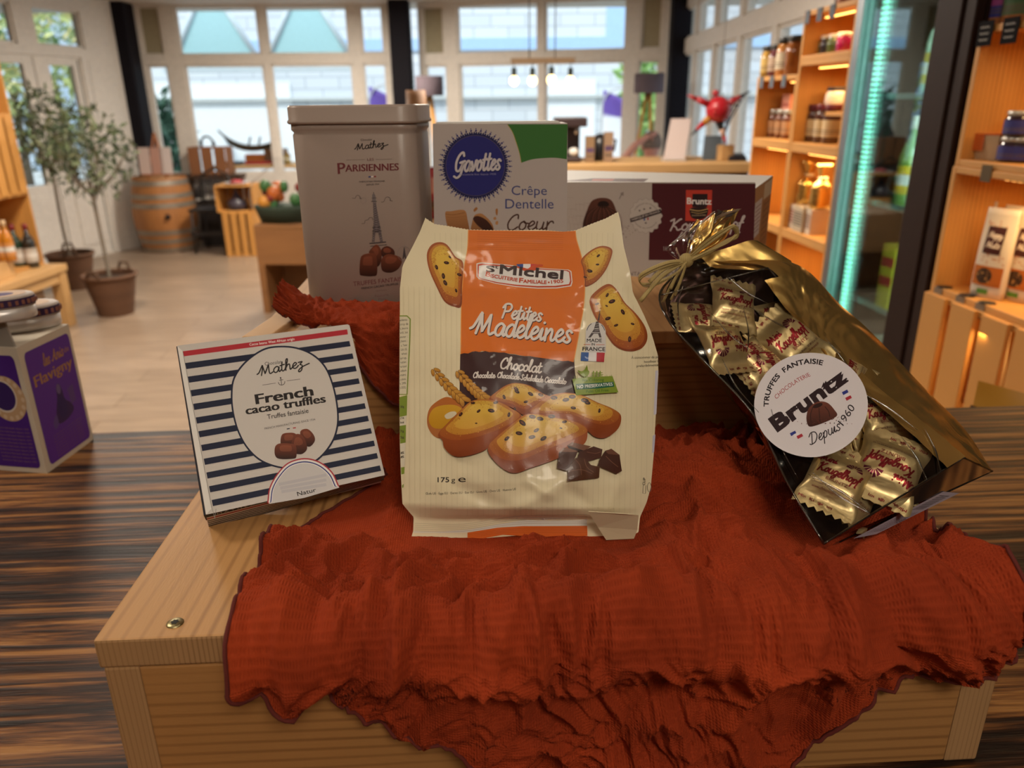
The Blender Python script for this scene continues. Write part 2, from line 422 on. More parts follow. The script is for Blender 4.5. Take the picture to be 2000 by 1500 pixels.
def script_shape(t, gap=0.0):
    x = 0; out = []
    for ch in t:
        w, st = GL.get(ch, GL[' '])
        for s_ in st: out.append([(x + a, b) for a, b in s_])
        x += w + gap
    return out, x
# ------------------------------------------------------------------ the room
CZ = on_y(400, 8, 9.2).z
M_WHITE = plain('#e3ddd4', 0.5); M_BLACK = plain('#15131a', 0.7, spec=.15)
def floor_mat():
    t = NT('floor_planks'); vec = t.coords((1, 1, 1), (0, 0, R(-7)))
    br = t.node('ShaderNodeTexBrick'); br.offset = 0.37
    for k, v in dict(Scale=1.0, Mortar_Size=0.003, Brick_Width=1.2, Row_Height=0.2, Bias=0.0).items(): br.inputs[k.replace('_', ' ')].default_value = v
    br.inputs['Color1'].default_value = (*lin('#94816f'), 1); br.inputs['Color2'].default_value = (*lin('#a18d7a'), 1); br.inputs['Mortar'].default_value = (*lin('#77634f'), 1)
    t.link(vec, br.inputs['Vector'])
    v2 = t.coords((1.2, 9, 1), (0, 0, R(-7))); nz = t.node('ShaderNodeTexNoise'); nz.inputs['Scale'].default_value = 3; nz.inputs['Detail'].default_value = 6
    t.link(v2, nz.inputs['Vector'])
    mx = t.node('ShaderNodeMix', data_type='RGBA', blend_type='MULTIPLY'); mx.inputs[0].default_value = 1
    t.link(br.outputs['Color'], mx.inputs[6]); t.link(t.ramp(nz.outputs['Fac'], [(0.3, (0.78, 0.76, 0.74)), (0.7, (1.1, 1.08, 1.05))]), mx.inputs[7])
    t.link(mx.outputs[2], t.b.inputs['Base Color']); t.set(Roughness=0.32); t.bump(nz.outputs['Fac'], 0.08, 0.002)
    return t.m
struct(MB().box((-8.5, -3.0, -0.1), (3.2, 9.9, 0.0)).build('floor', floor_mat()))
struct(MB().box((-8.5, -3.0, CZ), (3.2, 9.9, CZ + 0.1)).build('ceiling', plain('#cfc8bf', 0.8)))
struct(MB().box((-8.5, -3.1, 0), (3.2, -3.0, CZ)).build('wall_back', plain('#b0a08e', 0.8)))
struct(MB().box((-8.6, -3.0, 0), (-8.5, 9.9, CZ)).build('wall_left', plain('#b7a894', 0.8)))

M_PANE = clear('window_glass', (0.97, 0.99, 1.0), 0.05, 0.0, amount=.3)
M_BLIND = plain('#a39a7e', 0.7)
def bay(n, P0, P1, openings, levels, th=0.09, bottom=0.0, opaque=(), mat=M_WHITE):
    """a framed window wall from P0 to P1 (x, y on the floor); openings = [(u0, u1, z0, z1)]"""
    P0 = V((*P0, 0)); P1 = V((*P1, 0)); e = (P1 - P0).normalized(); L = (P1 - P0).length; nrm = V((-e.y, e.x, 0))
    M = Matrix(((e.x, nrm.x, 0, P0.x), (e.y, nrm.y, 0, P0.y), (0, 0, 1, 0), (0, 0, 0, 1)))
    us = sorted({0.0, L} | {u for o in openings for u in o[:2]}); zs = sorted({bottom, CZ} | {z for o in openings for z in o[2:4]})
    fr = MB()
    for a, b in zip(us, us[1:]):
        run = None
        for c, d in list(zip(zs, zs[1:])) + [(None, None)]:
            solid = c is not None and not any(o[0] <= (a + b) / 2 <= o[1] and o[2] <= (c + d) / 2 <= o[3] for o in openings)
            if solid and run is None: run = [c, d]
            elif solid: run[1] = d
            elif run: fr.box((a, 0, run[0]), (b, th, run[1]), M); run = None
    bead = 0.022
    for (a, b, c, d) in openings:                       # inner sash bead round each opening
        for lo, hi in (((a, .02, c), (a + bead, .06, d)), ((b - bead, .02, c), (b, .06, d)), ((a, .02, c), (b, .06, c + bead)), ((a, .02, d - bead), (b, .06, d))):
            fr.box(lo, hi, M)
    w = struct(fr.build(n, mat))
    for i, (a, b, c, d) in enumerate(openings):
        MB().box((a, .035, c), (b, .043, d), M).build('panel' if i in opaque else 'pane', M_BLIND if i in opaque else M_PANE, w)
    return w
def ucoord(P0, P1, px, py):
    P0 = V((*P0, 0)); P1 = V((*P1, 0)); e = (P1 - P0).normalized(); return (on_plane(px, py, P0, V((-e.y, e.x, 0))) - P0).dot(e)
def zcoord(P0, P1, px, py):
    P0 = V((*P0, 0)); P1 = V((*P1, 0)); e = (P1 - P0).normalized(); return on_plane(px, py, P0, V((-e.y, e.x, 0))).z
A0, A1 = (-4.06, 9.16), (-1.22, 9.33); B0, B1 = (-1.0, 9.28), (1.66, 8.52); C0, C1 = (1.74, 8.40), (1.64, 4.20); D0, D1 = (-4.83, 6.30), (-4.28, 8.44)
def bay_px(n, P0, P1, rows, opaque, **k):
    ops = []
    for (xs, py_ref, ztop, zbot) in rows:
        for a, b in xs: ops.append((ucoord(P0, P1, a, py_ref), ucoord(P0, P1, b, py_ref), zbot, ztop))
    return bay(n, P0, P1, ops, None, opaque=opaque, **k)
zA = lambda px, py: zcoord(A0, A1, px, py)
zB = lambda px, py: zcoord(B0, B1, px, py)
bay_px('window_1', A0, A1, [([(281, 323), (352, 511), (525, 684), (708, 752)], 110, zA(500, 10), zA(500, 107)),
                            ([(286, 326), (358, 514), (527, 688), (708, 754)], 125, zA(500, 126), 0.75)], (0,))
bay_px('window_2', B0, B1, [([(826, 868), (893, 1051), (1063, 1222), (1250, 1291)], 100, zB(1050, 2), zB(1050, 102)),
                            ([(829, 872), (896, 1053), (1064, 1221), (1247, 1288)], 122, zB(1050, 122), 0.75)], (0, 3))
cu = lambda px, py: ucoord(C0, C1, px, py)
zC = lambda px, py: zcoord(C0, C1, px, py)
ztop, zmid0, zmid1 = 2.34, 2.06, 1.93
ops = []
for a, b in ((0.18, 0.62), (0.72, 1.42), (1.52, 2.25), (2.35, 3.1), (3.2, 4.0)):
    ops += [(a, b, zmid0, ztop), (a, b, 0.7, zmid1)]
bay('window_3', C0, C1, ops, None)
struct(MB().box((1.62, -3.0, 0), (1.72, 4.2, CZ)).build('wall_right', plain('#4a3c33', 0.7)))
# door wall on the left: transom lights over a pair of glazed door leaves
du = lambda px, py: ucoord(D0, D1, px, py)
zD = lambda px, py: zcoord(D0, D1, px, py)
L_D = (V((*D1, 0)) - V((*D0, 0))).length
t0, t1 = zD(120, 92), zD(115, 16)
bay('wall_door_frame', D0, D1, [(0.05, du(30, 60), t0, t1), (du(68, 50), du(160, 50), t0, t1), (0.05, du(165, 150), 0.0, zD(120, 110)), (du(186, 200), du(206, 200), 0.62, zD(180, 118))], None)
for k, (a, b, pa, pb) in enumerate((((0.06), du(82, 200), None, du(62, 200)), (du(84, 200), du(166, 200), du(112, 200), du(158, 200)))):
    P0 = V((*D0, 0)); e = (V((*D1, 0)) - P0).normalized(); nrm = V((-e.y, e.x, 0))
    M = Matrix(((e.x, nrm.x, 0, P0.x), (e.y, nrm.y, 0, P0.y), (0, 0, 1, 0), (0, 0, 0, 1)))
    z1 = zD(120, 112); pt = zD(125, 128); pbm = zD(165, 352); pa = a + .07 if pa is None else pa
    m = MB()
    for lo, hi in (((a, .01, 0.02), (pa, .06, z1)), ((pb, .01, 0.02), (b, .06, z1)), ((pa, .01, pt), (pb, .06, z1)), ((pa, .01, 0.02), (pb, .06, pbm))): m.box(lo, hi, M)
    m.box((pa - .02, -.004, .14), (pb + .02, .01, pbm - .1), M)
    d = struct(m.build('door_%d' % (k + 1), M_WHITE, bevel=0.003))
    MB().box((pa, .03, pbm), (pb, .038, pt), M).build('pane', M_PANE, d)
    MB().tube([M @ V((b - .05, -.05, .98)), M @ V((b - .05, -.05, 1.1)), M @ V((b - .05, 0.01, 1.1))], .008, 8).build('door_handle', plain('#b9b6b0', .3, 1), d)
struct(MB().hexa([V(p) for p in ((-4.28, 8.44, 0), (-4.06, 9.16, 0), (-4.16, 9.19, 0), (-4.38, 8.47, 0))], [V(p) for p in ((-4.28, 8.44, CZ), (-4.06, 9.16, CZ), (-4.16, 9.19, CZ), (-4.38, 8.47, CZ))]).build('wall_corner', M_WHITE))
struct(MB().hexa([V(p) for p in ((-8.5, 2.2, 0), (-4.83, 6.3, 0), (-4.9, 6.36, 0), (-8.5, 2.36, 0))], [V(p) for p in ((-8.5, 2.2, CZ), (-4.83, 6.3, CZ), (-4.9, 6.36, CZ), (-8.5, 2.36, CZ))]).build('wall_side', plain('#d8d0c4', .7)))
def column(n, px, py, Y, w):
    c = on_y(px, py, Y)
    struct(MB().box((c.x - w / 2, Y - w / 2, 0), (c.x + w / 2, Y + w / 2, CZ)).build(n, M_BLACK, bevel=0.02))
column('black_column', 243, 112, 8.98, 0.26); column('black_column', 784, 100, 9.05, 0.22); column('black_column', 1327, 90, 8.28, 0.19)

# added, unseen ceiling lamps: square panels that light the shop floor and the counter
M_ADDED_LAMP = plain('#fff0d8', 0.5, emis=5.0)
def added_ceiling_lamp(x, y, w, e, label, c=(1.0, 0.88, 0.74)):
    t = thing('added_ceiling_lamp', label, 'lamp', (x, y, CZ - 0.06), 0, 'ceiling panel lamps over the shop')
    MB().box((-w / 2, -w / 2, 0.0), (w / 2, w / 2, 0.055)).build('housing', plain('#d8d4cc', .5), t, bevel=.004)
    MB().box((-w / 2 + .02, -w / 2 + .02, -0.004), (w / 2 - .02, w / 2 - .02, 0.0)).build('diffuser', M_ADDED_LAMP, t)
    l = area_light('added_lamp_light', (x, y, CZ - 0.075), (w - .05, w - .05), e, c); return t
added_ceiling_lamp(0.35, -0.9, 0.6, 14, 'square ceiling lamp behind and above the counter')
added_ceiling_lamp(-1.4, 0.9, 0.6, 11, 'square ceiling lamp over the left end of the counter')
added_ceiling_lamp(-2.2, 4.2, 0.6, 62, 'square ceiling lamp over the open shop floor')
added_ceiling_lamp(0.1, 3.6, 0.6, 44, 'square ceiling lamp between counter and far table')
added_ceiling_lamp(-1.6, 7.2, 0.6, 85, 'square ceiling lamp close to the big windows')
M_GLINT_SPOT = plain('#fff2dc', .5, emis=38)  # unseen spotlights added to put glints on the foil and film
for k, (x, y) in enumerate(((-.55, -.35), (-.1, .25), (.5, .15), (.95, -.3), (.15, -1.6), (-.9, -1.4))):
    t = thing('glint_spotlight', 'small round ceiling spotlight ' + ('over the left front of the counter', 'over the middle of the display crates', 'over the right end of the display crates', 'over the front right of the counter', 'behind the counter, furthest from the windows', 'behind the left end of the counter')[k], 'lamp', (x, y, CZ - .03), 0, 'small ceiling spotlights over the counter')
    MB().lathe([(.055, .0), (.055, .029), (.05, .0295)], 20, cap=False).build('ring', plain('#d8d4cc', .4), t); MB().lathe([(.045, .004), (.001, .004)], 20, cap=False).build('lens', M_GLINT_SPOT, t)

# ------------------------------------------------------------------ outside the windows
def brick_mat():
    t = NT('white_brick'); br = t.node('ShaderNodeTexBrick')
    for k, v in dict(Scale=1.0, Mortar_Size=0.012, Brick_Width=0.62, Row_Height=0.2).items(): br.inputs[k.replace('_', ' ')].default_value = v
    br.inputs['Color1'].default_value = (*lin('#d9dcdf'), 1); br.inputs['Color2'].default_value = (*lin('#cfd3d8'), 1); br.inputs['Mortar'].default_value = (*lin('#b4b8be'), 1)
    c = t.node('ShaderNodeTexCoord'); sp = t.node('ShaderNodeSeparateXYZ'); cb = t.node('ShaderNodeCombineXYZ')
    t.link(c.outputs['Object'], sp.inputs[0]); t.link(sp.outputs[0], cb.inputs[0]); t.link(sp.outputs[2], cb.inputs[1]); t.link(cb.outputs[0], br.inputs['Vector'])
    t.link(br.outputs['Color'], t.b.inputs['Base Color']); t.set(Roughness=.85); return t.m
struct(MB().box((-40, 9.95, -0.12), (40, 60, -0.04)).box((-40, -20, -0.14), (-8.7, 9.95, -0.04)).box((3.3, -20, -0.14), (40, 9.95, -0.04)).build('ground_outside', plain('#b9b6b0', .9)))
b = thing('neighbouring_building', 'white brick building across the yard outside the big windows', 'building', (0, 15, -0.04))
MB().box((-7.5, 0, 0), (5, 4, 7)).build('wall', brick_mat(), b)
MB().box((-7.5, -.05, 2.42), (5, 0.01, 2.62)).box((1.75, -.04, 2.62), (2.2, 0.01, 7)).build('blue_band', plain('#a9c6e6', .6), b)
MB().box((-7.5, -.12, 1.60), (5, 0, 1.66)).build('ledge', plain('#c9ccca', .6), b)
MB().box((-6.5, -.03, 0), (-4, .01, 1.9)).build('shutter', plain('#eef0f2', .6), b)
MB().box((0.6, -.03, 0.1), (1.6, .01, 1.9)).build('shutter', plain('#eef0f2', .6), b)
g = thing('glass_roof', 'pitched teal glass roof with white rafters outside left bay', 'roof', (-3.0, 12.0, -0.04))
gm = MB(); rm = MB()
for k in range(2):
    x0 = -1.9 + 1.35 * k; a, bb, c = V((x0, 0, 2.05)), V((x0 + 1.35, 0, 2.05)), V((x0 + .67, 0, 3.2))
    gm.add([a, bb, c, a + V((0, .03, 0)), bb + V((0, .03, 0)), c + V((0, .03, 0))], [(0, 1, 2), (5, 4, 3), (0, 2, 5, 3), (2, 1, 4, 5), (1, 0, 3, 4)])
    rm.tube([a, c], .045, 6); rm.tube([bb, c], .045, 6)
rm.box((-2, -.05, 1.98), (.9, .08, 2.05))
for x in (-1.9, .8): rm.box((x - .04, -.04, 0), (x + .04, .04, 2.0))
gm.build('glass', plain('#a8ced0', .3), g); rm.build('rafter', plain('#c8d2d6', .5), g)
def banner(x, y, z0, h, w, label):
    t = thing('beach_flag', label, 'flag', (x, y, -0.04), 0, 'advertising flags outside the windows')
    pole = catmull([(0, 0, 0), (0, 0, h * .6), (.04, 0, h * .92), (w * .7, 0, h), (w, 0, h * .9)], 6)
    MB().tube(pole, .012, 6).build('pole', plain('#c9c9c9', .4), t)
    m = MB(); rows = []; cols = []
    for j in range(17):
        z = z0 + (h * .985 - z0) * j / 16; k = j / 16; wr = w * (1 - max(0, (k - .8) / .2) * .75 * 0.5); rows.append([V((.02 + wr * i / 6, .02 * math.sin(i + j * .4), z - .28 * w * (i / 6) * (k > .7) )) for i in range(7)])
        cols += [lin('#6a50a8') if .74 < k else lin('#f2f4f8')] * 7
    m.grid(rows, 0, cols); m.build('cloth', printed('flag_cloth', .7), t, solid=.002)
p = on_y(1172, 320, 11.5); q = on_y(1215, 180, 11.5)
banner(p.x, 11.5, .5, q.z + .1, .42, 'purple and white flag outside the window with the hanging bulbs')
p = on_y(722, 230, 11.8); q = on_y(745, 170, 11.8)
banner(p.x, 11.8, .6, q.z + .08, .4, 'purple and white flag outside, just left of the middle column')

def leaf_crown(c, rad, n, size, mat_cols, seed):
    rnd = random.Random(seed); m = MB()
    for i in range(n):
        while True:
            p = V((rnd.uniform(-1, 1), rnd.uniform(-1, 1), rnd.uniform(-1, 1)))
            if .15 < p.length < 1: break
        p = V(c) + V((p.x * rad[0], p.y * rad[1], p.z * rad[2]))
        d = V((rnd.gauss(0, 1), rnd.gauss(0, 1), rnd.gauss(.3, 1))).normalized(); s_ = d.orthogonal().normalized(); s_.rotate(Matrix.Rotation(rnd.uniform(0, 6), 3, d))
        l = size * rnd.uniform(.7, 1.3); w = l * .16; nn = d.cross(s_) * l * .06
        m.add([p, p + d * l * .5 + s_ * w + nn, p + d * l, p + d * l * .5 - s_ * w + nn], [(0, 1, 2, 3)], 0, rnd.choice(mat_cols))
    return m
M_LEAF = printed('leaves', .6)
def tree_out(px, py, Y, h, rad, label, cols, seed, n=700):
    p = on_y(px, py, Y); t = thing('tree', label, 'tree', (p.x, Y, -0.04), 0, 'trees in the yard')
    MB().tube([(0, 0, 0), (.05, 0, h * .5), (0, .05, h)], [.09, .07, .04], 8).build('trunk', plain('#6a5a48', .9), t)
    leaf_crown((0, 0, h), rad, n, .28, cols, seed).build('crown', M_LEAF, t)
AUT = [lin(c) for c in ('#d0cf86', '#a9b06a', '#d6c98a', '#97a46c')]; GRN = [lin(c) for c in ('#5f7d4a', '#7a9a5a', '#48663c')]
tree_out(108, 190, 12.5, 2.0, (.9, .8, 1.5), 'autumn yellow-green tree seen through the glazed door', AUT, 1, 520)
tree_out(-10, 50, 16.5, 3.0, (1.5, 1.0, 1.2), 'greyish green tree beyond the far left transom', GRN, 2, 520)
tree_out(1272, 240, 12.4, 1.6, (.45, .5, 1.1), 'light green tree outside behind the right floor lamp', [lin(c) for c in ('#a9c77a', '#8fb56a')], 3, 600)
tree_out(316, 290, 13.0, .9, (.4, .4, .8), 'dark green bush outside the narrow left pane', [lin(c) for c in ('#3f5f4c', '#4f705a')], 4, 700)
b = thing('far_house', 'pale house across the street outside the door', 'house', (-16, 20, -0.04))
MB().box((-5, 0, 0), (4, 5, 4.6)).build('wall', plain('#c9d3dd', .8), b)
for x in (-3.2, 0, 2.4): MB().box((x, -.03, .4), (x + 1, 0, 2.4)).build('window', plain('#5f7486', .3), b)
MB().hexa([V(p) for p in ((-5.3, -.4, 4.6), (4.3, -.4, 4.6), (4.3, 5.4, 4.6), (-5.3, 5.4, 4.6))], [V(p) for p in ((-5.3, 2.4, 6.2), (4.3, 2.4, 6.2), (4.3, 2.6, 6.2), (-5.3, 2.6, 6.2))]).build('roof', plain('#8a6f60', .8), b)
b = thing('side_house', 'bright white house outside the right-hand windows', 'house', (7.0, 12.0, -0.04))
MB().box((0, -6, 0), (4, 20, 4.5)).build('wall', plain('#e6e8ea', .8), b)
for y in (-2, 1, 4): MB().box((-.03, y, 1.0), (0, y + 1.1, 2.2)).build('window', plain('#8fb4d6', .3), b)
MB().hexa([V(p) for p in ((-.5, -6.3, 4.5), (4.4, -6.3, 4.5), (4.4, 20.3, 4.5), (-.5, 20.3, 4.5))], [V(p) for p in ((1.9, -6.3, 6), (2.1, -6.3, 6), (2.1, 20.3, 6), (1.9, 20.3, 6))]).build('roof', plain('#8a7a70', .8), b)
# ------------------------------------------------------------------ counter and the two display crates
YAW = R(2.7)
EX = V((math.cos(YAW), math.sin(YAW), 0)); EY = V((-math.sin(YAW), math.cos(YAW), 0)); EZ = V((0, 0, 1))
TOP = 1.2                                                # top of the lower crate
FL = on_z(180, 1252, TOP)
KM = Matrix(((EX.x, EY.x, 0, FL.x), (EX.y, EY.y, 0, FL.y), (0, 0, 1, TOP), (0, 0, 0, 1)))
CT = on_plane(1878, 1487, FL, EY).z                      # counter top
def counter_mat():
    t = NT('dark_counter_wood'); lo = t.coords((0.9, 5.0, 5.0)); hi = t.coords((2.2, 60, 60))
    n0 = t.node('ShaderNodeTexNoise'); n0.inputs['Scale'].default_value = 1.5; n0.inputs['Detail'].default_value = 3; n0.inputs['Distortion'].default_value = .6; t.link(lo, n0.inputs['Vector'])
    wr = t.node('ShaderNodeVectorMath', operation='SCALE'); wr.inputs['Scale'].default_value = 1.6; t.link(n0.outputs['Color'], wr.inputs[0])
    av = t.node('ShaderNodeVectorMath', operation='ADD'); t.link(hi, av.inputs[0]); t.link(wr.outputs[0], av.inputs[1])
    n1 = t.node('ShaderNodeTexNoise'); n1.inputs['Scale'].default_value = 1.9; n1.inputs['Detail'].default_value = 5; n1.inputs['Roughness'].default_value = .62; t.link(av.outputs[0], n1.inputs['Vector'])
    ad = t.node('ShaderNodeMath', operation='MULTIPLY_ADD'); t.link(n0.outputs['Fac'], ad.inputs[0]); ad.inputs[1].default_value = .55; t.link(n1.outputs['Fac'], ad.inputs[2])
    sb = t.node('ShaderNodeMath', operation='SUBTRACT'); t.link(ad.outputs[0], sb.inputs[0]); sb.inputs[1].default_value = .27
    t.link(t.ramp(sb.outputs[0], [(.38, '#170b06'), (.47, '#3a2010'), (.54, '#6f4522'), (.64, '#9c6c3a')]), t.b.inputs['Base Color'])
    t.set(Roughness=.5, Specular_IOR_Level=.3); t.bump(sb.outputs[0], .8, .0025); return t.m
CO = V((0, 1.0, 0))
ct = thing('shop_counter', 'dark brown brushed-wood counter carrying the display crates', 'counter', (0, 1.0, 0), YAW)
M_CTR = counter_mat()
MB().box((-1.15, -1.25, CT - .04), (1.2, .012, CT)).build('countertop', M_CTR, ct, bevel=.002)
MB().box((-1.1, -1.2, 0), (1.15, -.03, CT - .04)).build('body', wood('counter_front', '#7a5434', '#4a3018', 0, 8), ct)

PINE_Y = lambda n: wood(n, '#c79a66', '#9c6a38', 0, 7.5, .55)
M_TOPB = wood('pine_top', '#c2925a', '#7f5228', 0, 8.0, .5, .4, 4)
M_FRONTB_SHADED = wood('pine_front_shaded', '#a97a46', '#6e4420', 2, 10.0, .55, .4, 5)  # front pine darkened in its colour to imitate shade below the top light
M_END = wood('pine_end_grain', '#a98256', '#79552f', 0, 26.0, .8, .5, 3.0)
lc = thing('display_crate', 'long low pine crate at the counter front under rust-red cloth', 'crate', FL - V((0, 0, TOP - CT)), YAW)
H = TOP - CT; W = 0.5735
tb_ = MB().box((0, 0, H - .0207), (W, .47, H)); tb_.mi[2] = 1; tb_.build('top_board', [M_TOPB, M_END], lc, bevel=.0018)
MB().box((.002, 0.0005, 0), (.0235, .47, H - .0207)).build('side_board', M_END, lc, bevel=.0018)
MB().box((W - .0255, 0.0005, 0), (W - .002, .47, H - .0207)).build('side_board', M_END, lc, bevel=.0018)
MB().box((.0235, .0005, .0015), (W - .0255, .0235, H - .0215)).build('front_board', M_FRONTB_SHADED, lc, bevel=.001)
MB().box((.0235, .45, .0015), (W - .0255, .47, H - .0215)).build('back_board', M_FRONTB_SHADED, lc, bevel=.001)
sp_ = KM.inverted() @ on_z(342, 1217, TOP)
sm = MB().lathe([(.0001, .0009), (.0026, .0010), (.0049, .0006), (.0053, .0000), (.0053, -.0004)], 24, Matrix.Translation((sp_.x, sp_.y, H)))
star = [(math.cos(R(30 * k)) * (.0027 if k % 2 == 0 else .0017), math.sin(R(30 * k)) * (.0027 if k % 2 == 0 else .0017)) for k in range(12)]
sm.prism(star, .0003, Matrix.Translation((sp_.x, sp_.y, H + .0009)), 1)
sm.build('screw', [plain('#a79a72', .35, 1.0), plain('#2a2620', .6, 0.5)], lc)

U0 = KM.inverted() @ on_z(1380, 866, TOP)
UB = U0.y                                                # front of the upper crate in crate coordinates
UZ = 0.1105                                              # its deck above the lower crate
uc = thing('display_crate', 'smaller raised pine crate behind, carrying the tall tin and boxes', 'crate', KM @ V((.04, UB, 0)), YAW)
MB().box((.0, 0, .006), (.53, .02, UZ - .012)).build('front_board', M_FRONTB_SHADED, uc, bevel=.001)
MB().box((.0, -.002, UZ - .012), (.53, .36, UZ)).build('deck_board', wood('pine_deck', '#c89a68', '#9a6c3c', 0, 8, .5, .25), uc, bevel=.001)
MB().box((.03, .02, 0), (.05, .34, UZ - .012)).build('side_board', M_END, uc, bevel=.001)
MB().box((.508, .02, 0), (.528, .34, UZ - .012)).build('side_board', M_END, uc, bevel=.001)
zt = TOP + UZ + .005
a = on_z(471, 657, zt); b = on_z(557, 600, zt); d = (b - a).normalized(); nn = V((d.y, -d.x, 0)); b = a + d * .36
o_ = V(uc['_o']); bq = [a, a + nn * .024, b + nn * .024, b]
im = Matrix.Rotation(-YAW, 4, 'Z') @ Matrix.Translation(-o_)
q0 = [im @ V((p.x, p.y, TOP + .004)) for p in bq]; q1 = [im @ V((p.x, p.y, zt)) for p in bq]
MB().hexa(q0, q1).build('raised_side_board', wood('pine_side', '#c9a377', '#a07648', 2, 6, .55, .2), uc, bevel=.0015)

# ------------------------------------------------------------------ rust-red crumpled cloth
def cloth_mat():
    t = NT('rust_muslin'); v = t.coords()
    n = t.node('ShaderNodeTexNoise'); n.inputs['Scale'].default_value = 14; n.inputs['Detail'].default_value = 4; t.link(v, n.inputs['Vector'])
    t.link(t.ramp(n.outputs['Fac'], [(.3, '#7d2a11'), (.7, '#9c3918')]), t.b.inputs['Base Color'])
    uv = t.node('ShaderNodeUVMap'); mp = t.node('ShaderNodeMapping'); mp.inputs['Scale'].default_value = (1, 1, 1); t.link(uv.outputs[0], mp.inputs[0])
    dn = t.node('ShaderNodeTexNoise'); dn.inputs['Scale'].default_value = 30; t.link(mp.outputs[0], dn.inputs['Vector'])
    hs = []
    for ax in 'XY':
        w = t.node('ShaderNodeTexWave', wave_type='BANDS', bands_direction=ax); w.inputs['Scale'].default_value = 190; w.inputs['Distortion'].default_value = 1.6; w.inputs['Detail'].default_value = 1; w.inputs['Detail Scale'].default_value = .1
        t.link(mp.outputs[0], w.inputs['Vector']); hs.append(w.outputs['Fac'])
    mx = t.node('ShaderNodeMath', operation='MULTIPLY'); t.link(hs[0], mx.inputs[0]); t.link(hs[1], mx.inputs[1])
    t.bump(mx.outputs[0], .55, .0012); t.set(Roughness=.9, Sheen_Weight=.25, Sheen_Roughness=.5)
    t.b.inputs['Sheen Tint'].default_value = (*lin('#d0542c'), 1); t.set(Specular_IOR_Level=.15); return t.m
M_CLOTH = cloth_mat(); M_HEM = plain('#5a1a10', .9)
def toCrate(px, py, front):
    p = on_plane(px, py, FL - EY * .006, EY) if front else on_z(px, py, TOP + .005)
    q = KM.inverted() @ p; return (q.x, -q.z) if front else (q.x, -q.y)
left = [(.13, -.262), (.155, -.2)] + [toCrate(x, y, 0) for x, y in ((566, 1040), (545, 1070), (510, 1130), (480, 1185))] + [toCrate(x, y, 1) for x, y in ((464, 1235), (470, 1272), (500, 1305), (590, 1325), (650, 1345), (700, 1368), (760, 1410), (860, 1418), (950, 1450), (1050, 1500), (1160, 1562))] + [(.335, .152)]
right = [(.5, -.262), (.56, -.2)] + [toCrate(x, y, 0) for x, y in ((1800, 1010), (1890, 1090), (1975, 1165))] + [toCrate(x, y, 1) for x, y in ((1984, 1200), (1972, 1256), (1890, 1290), (1800, 1310), (1720, 1340), (1640, 1400), (1560, 1460), (1500, 1500), (1400, 1560))] + [(.345, .152)]
def mono(l):
    out = []
    for s_, t_ in sorted(l, key=lambda q: q[1]):
        if out and t_ - out[-1][0] < 1e-4: continue
        out.append((t_, s_))
    return out
left, right = mono(left), mono(right)
def nz(x, y, z=0.0): return noise.noise(V((x, y, z)))
def wrinkle(s_, t_):
    """height of the crumples; ridges run in a direction that drifts across the cloth"""
    th = .85 + .75 * nz(s_ * 4.5, t_ * 4.5, 21) + .25 * math.exp(-((s_ - .27) / .09) ** 2)
    wx = s_ + .034 * nz(s_ * 12, t_ * 12, 3) + .010 * nz(s_ * 40, t_ * 40, 13); wy = t_ + .034 * nz(s_ * 12, t_ * 12, 7) + .010 * nz(s_ * 40, t_ * 40, 17)
    a = wx * math.cos(th) - wy * math.sin(th); b_ = wx * math.sin(th) + wy * math.cos(th)
    h = 0
    for f, g, amp, z in ((19, 10, .0092, 1), (42, 24, .0060, 2), (92, 58, .0028, 5), (190, 130, .0011, 6)):
        h += amp * (.75 - abs(nz(b_ * f, a * g, z)) * 2.4)
    h += .005 * nz(s_ * 16, t_ * 16, 9) + .0024 * nz(s_ * 55, t_ * 55, 4)
    return h
def cloth_point(s_, t_):
    r_ = .011; w = wrinkle(s_, t_)
    if t_ < -r_: p = V((s_, -t_, 0)); n = V((0, 0, 1))
    elif t_ < r_ * .571:
        k = (t_ + r_) / r_; k = k if k < 1.571 else 1.571
        p = V((s_, r_ - r_ * math.sin(k), -r_ + r_ * math.cos(k))); n = V((0, -math.sin(k), math.cos(k)))
    else: p = V((s_, 0, -t_ - r_ * .43)); n = V((0, -1, 0))
    lip = .013 * math.exp(-((t_ - .012 - .006 * nz(s_ * 9, 0, 2)) / .019) ** 2)          # soft roll over the edge
    base = .0035 + (.003 if t_ < .03 else 0)
    flat = 1.0
    for cs, ct, hs, ht in ((.26, -.112, .08, .034), (.10, -.150, .05, .05), (.485, -.085, .04, .02)):      # pressed down under the packages
        flat *= 1 - .95 * math.exp(-max(0, abs(s_ - cs) - hs) ** 2 / .02 ** 2 - max(0, abs(t_ - ct) - ht) ** 2 / .014 ** 2)
    return p + n * max(.0012, base * (.3 + .7 * flat) + (w * 1.45 + .0042) * flat + lip)
NS, NTT = 300, 300
tl = [-.26 + .386 * (j / NTT) for j in range(NTT + 1)]
rows = []; uvs = []
for t_ in tl:
    s0 = interp(t_, left) + .0022 * nz(t_ * 120, 1) ; s1 = interp(t_, right) + .0022 * nz(t_ * 120, 2)
    rows.append([KM @ cloth_point(lerp(s0, s1, i / NS), t_) for i in range(NS + 1)]); uvs += [(lerp(s0, s1, i / NS), t_) for i in range(NS + 1)]
cl = thing('cloth', 'crumpled rust-red muslin cloth spread over the front crate and hanging down', 'cloth', FL)
m = MB().grid(rows); o = m.build('drape', M_CLOTH, cl, world=True, solid=.0)
def set_uv(o, uvs):
    ul = o.data.uv_layers.new(name='UVMap'); idx = np.zeros(len(o.data.loops), dtype=np.int32); o.data.loops.foreach_get('vertex_index', idx)
    ul.data.foreach_set('uv', np.array(uvs, dtype=np.float32)[idx].ravel())
set_uv(o, uvs)
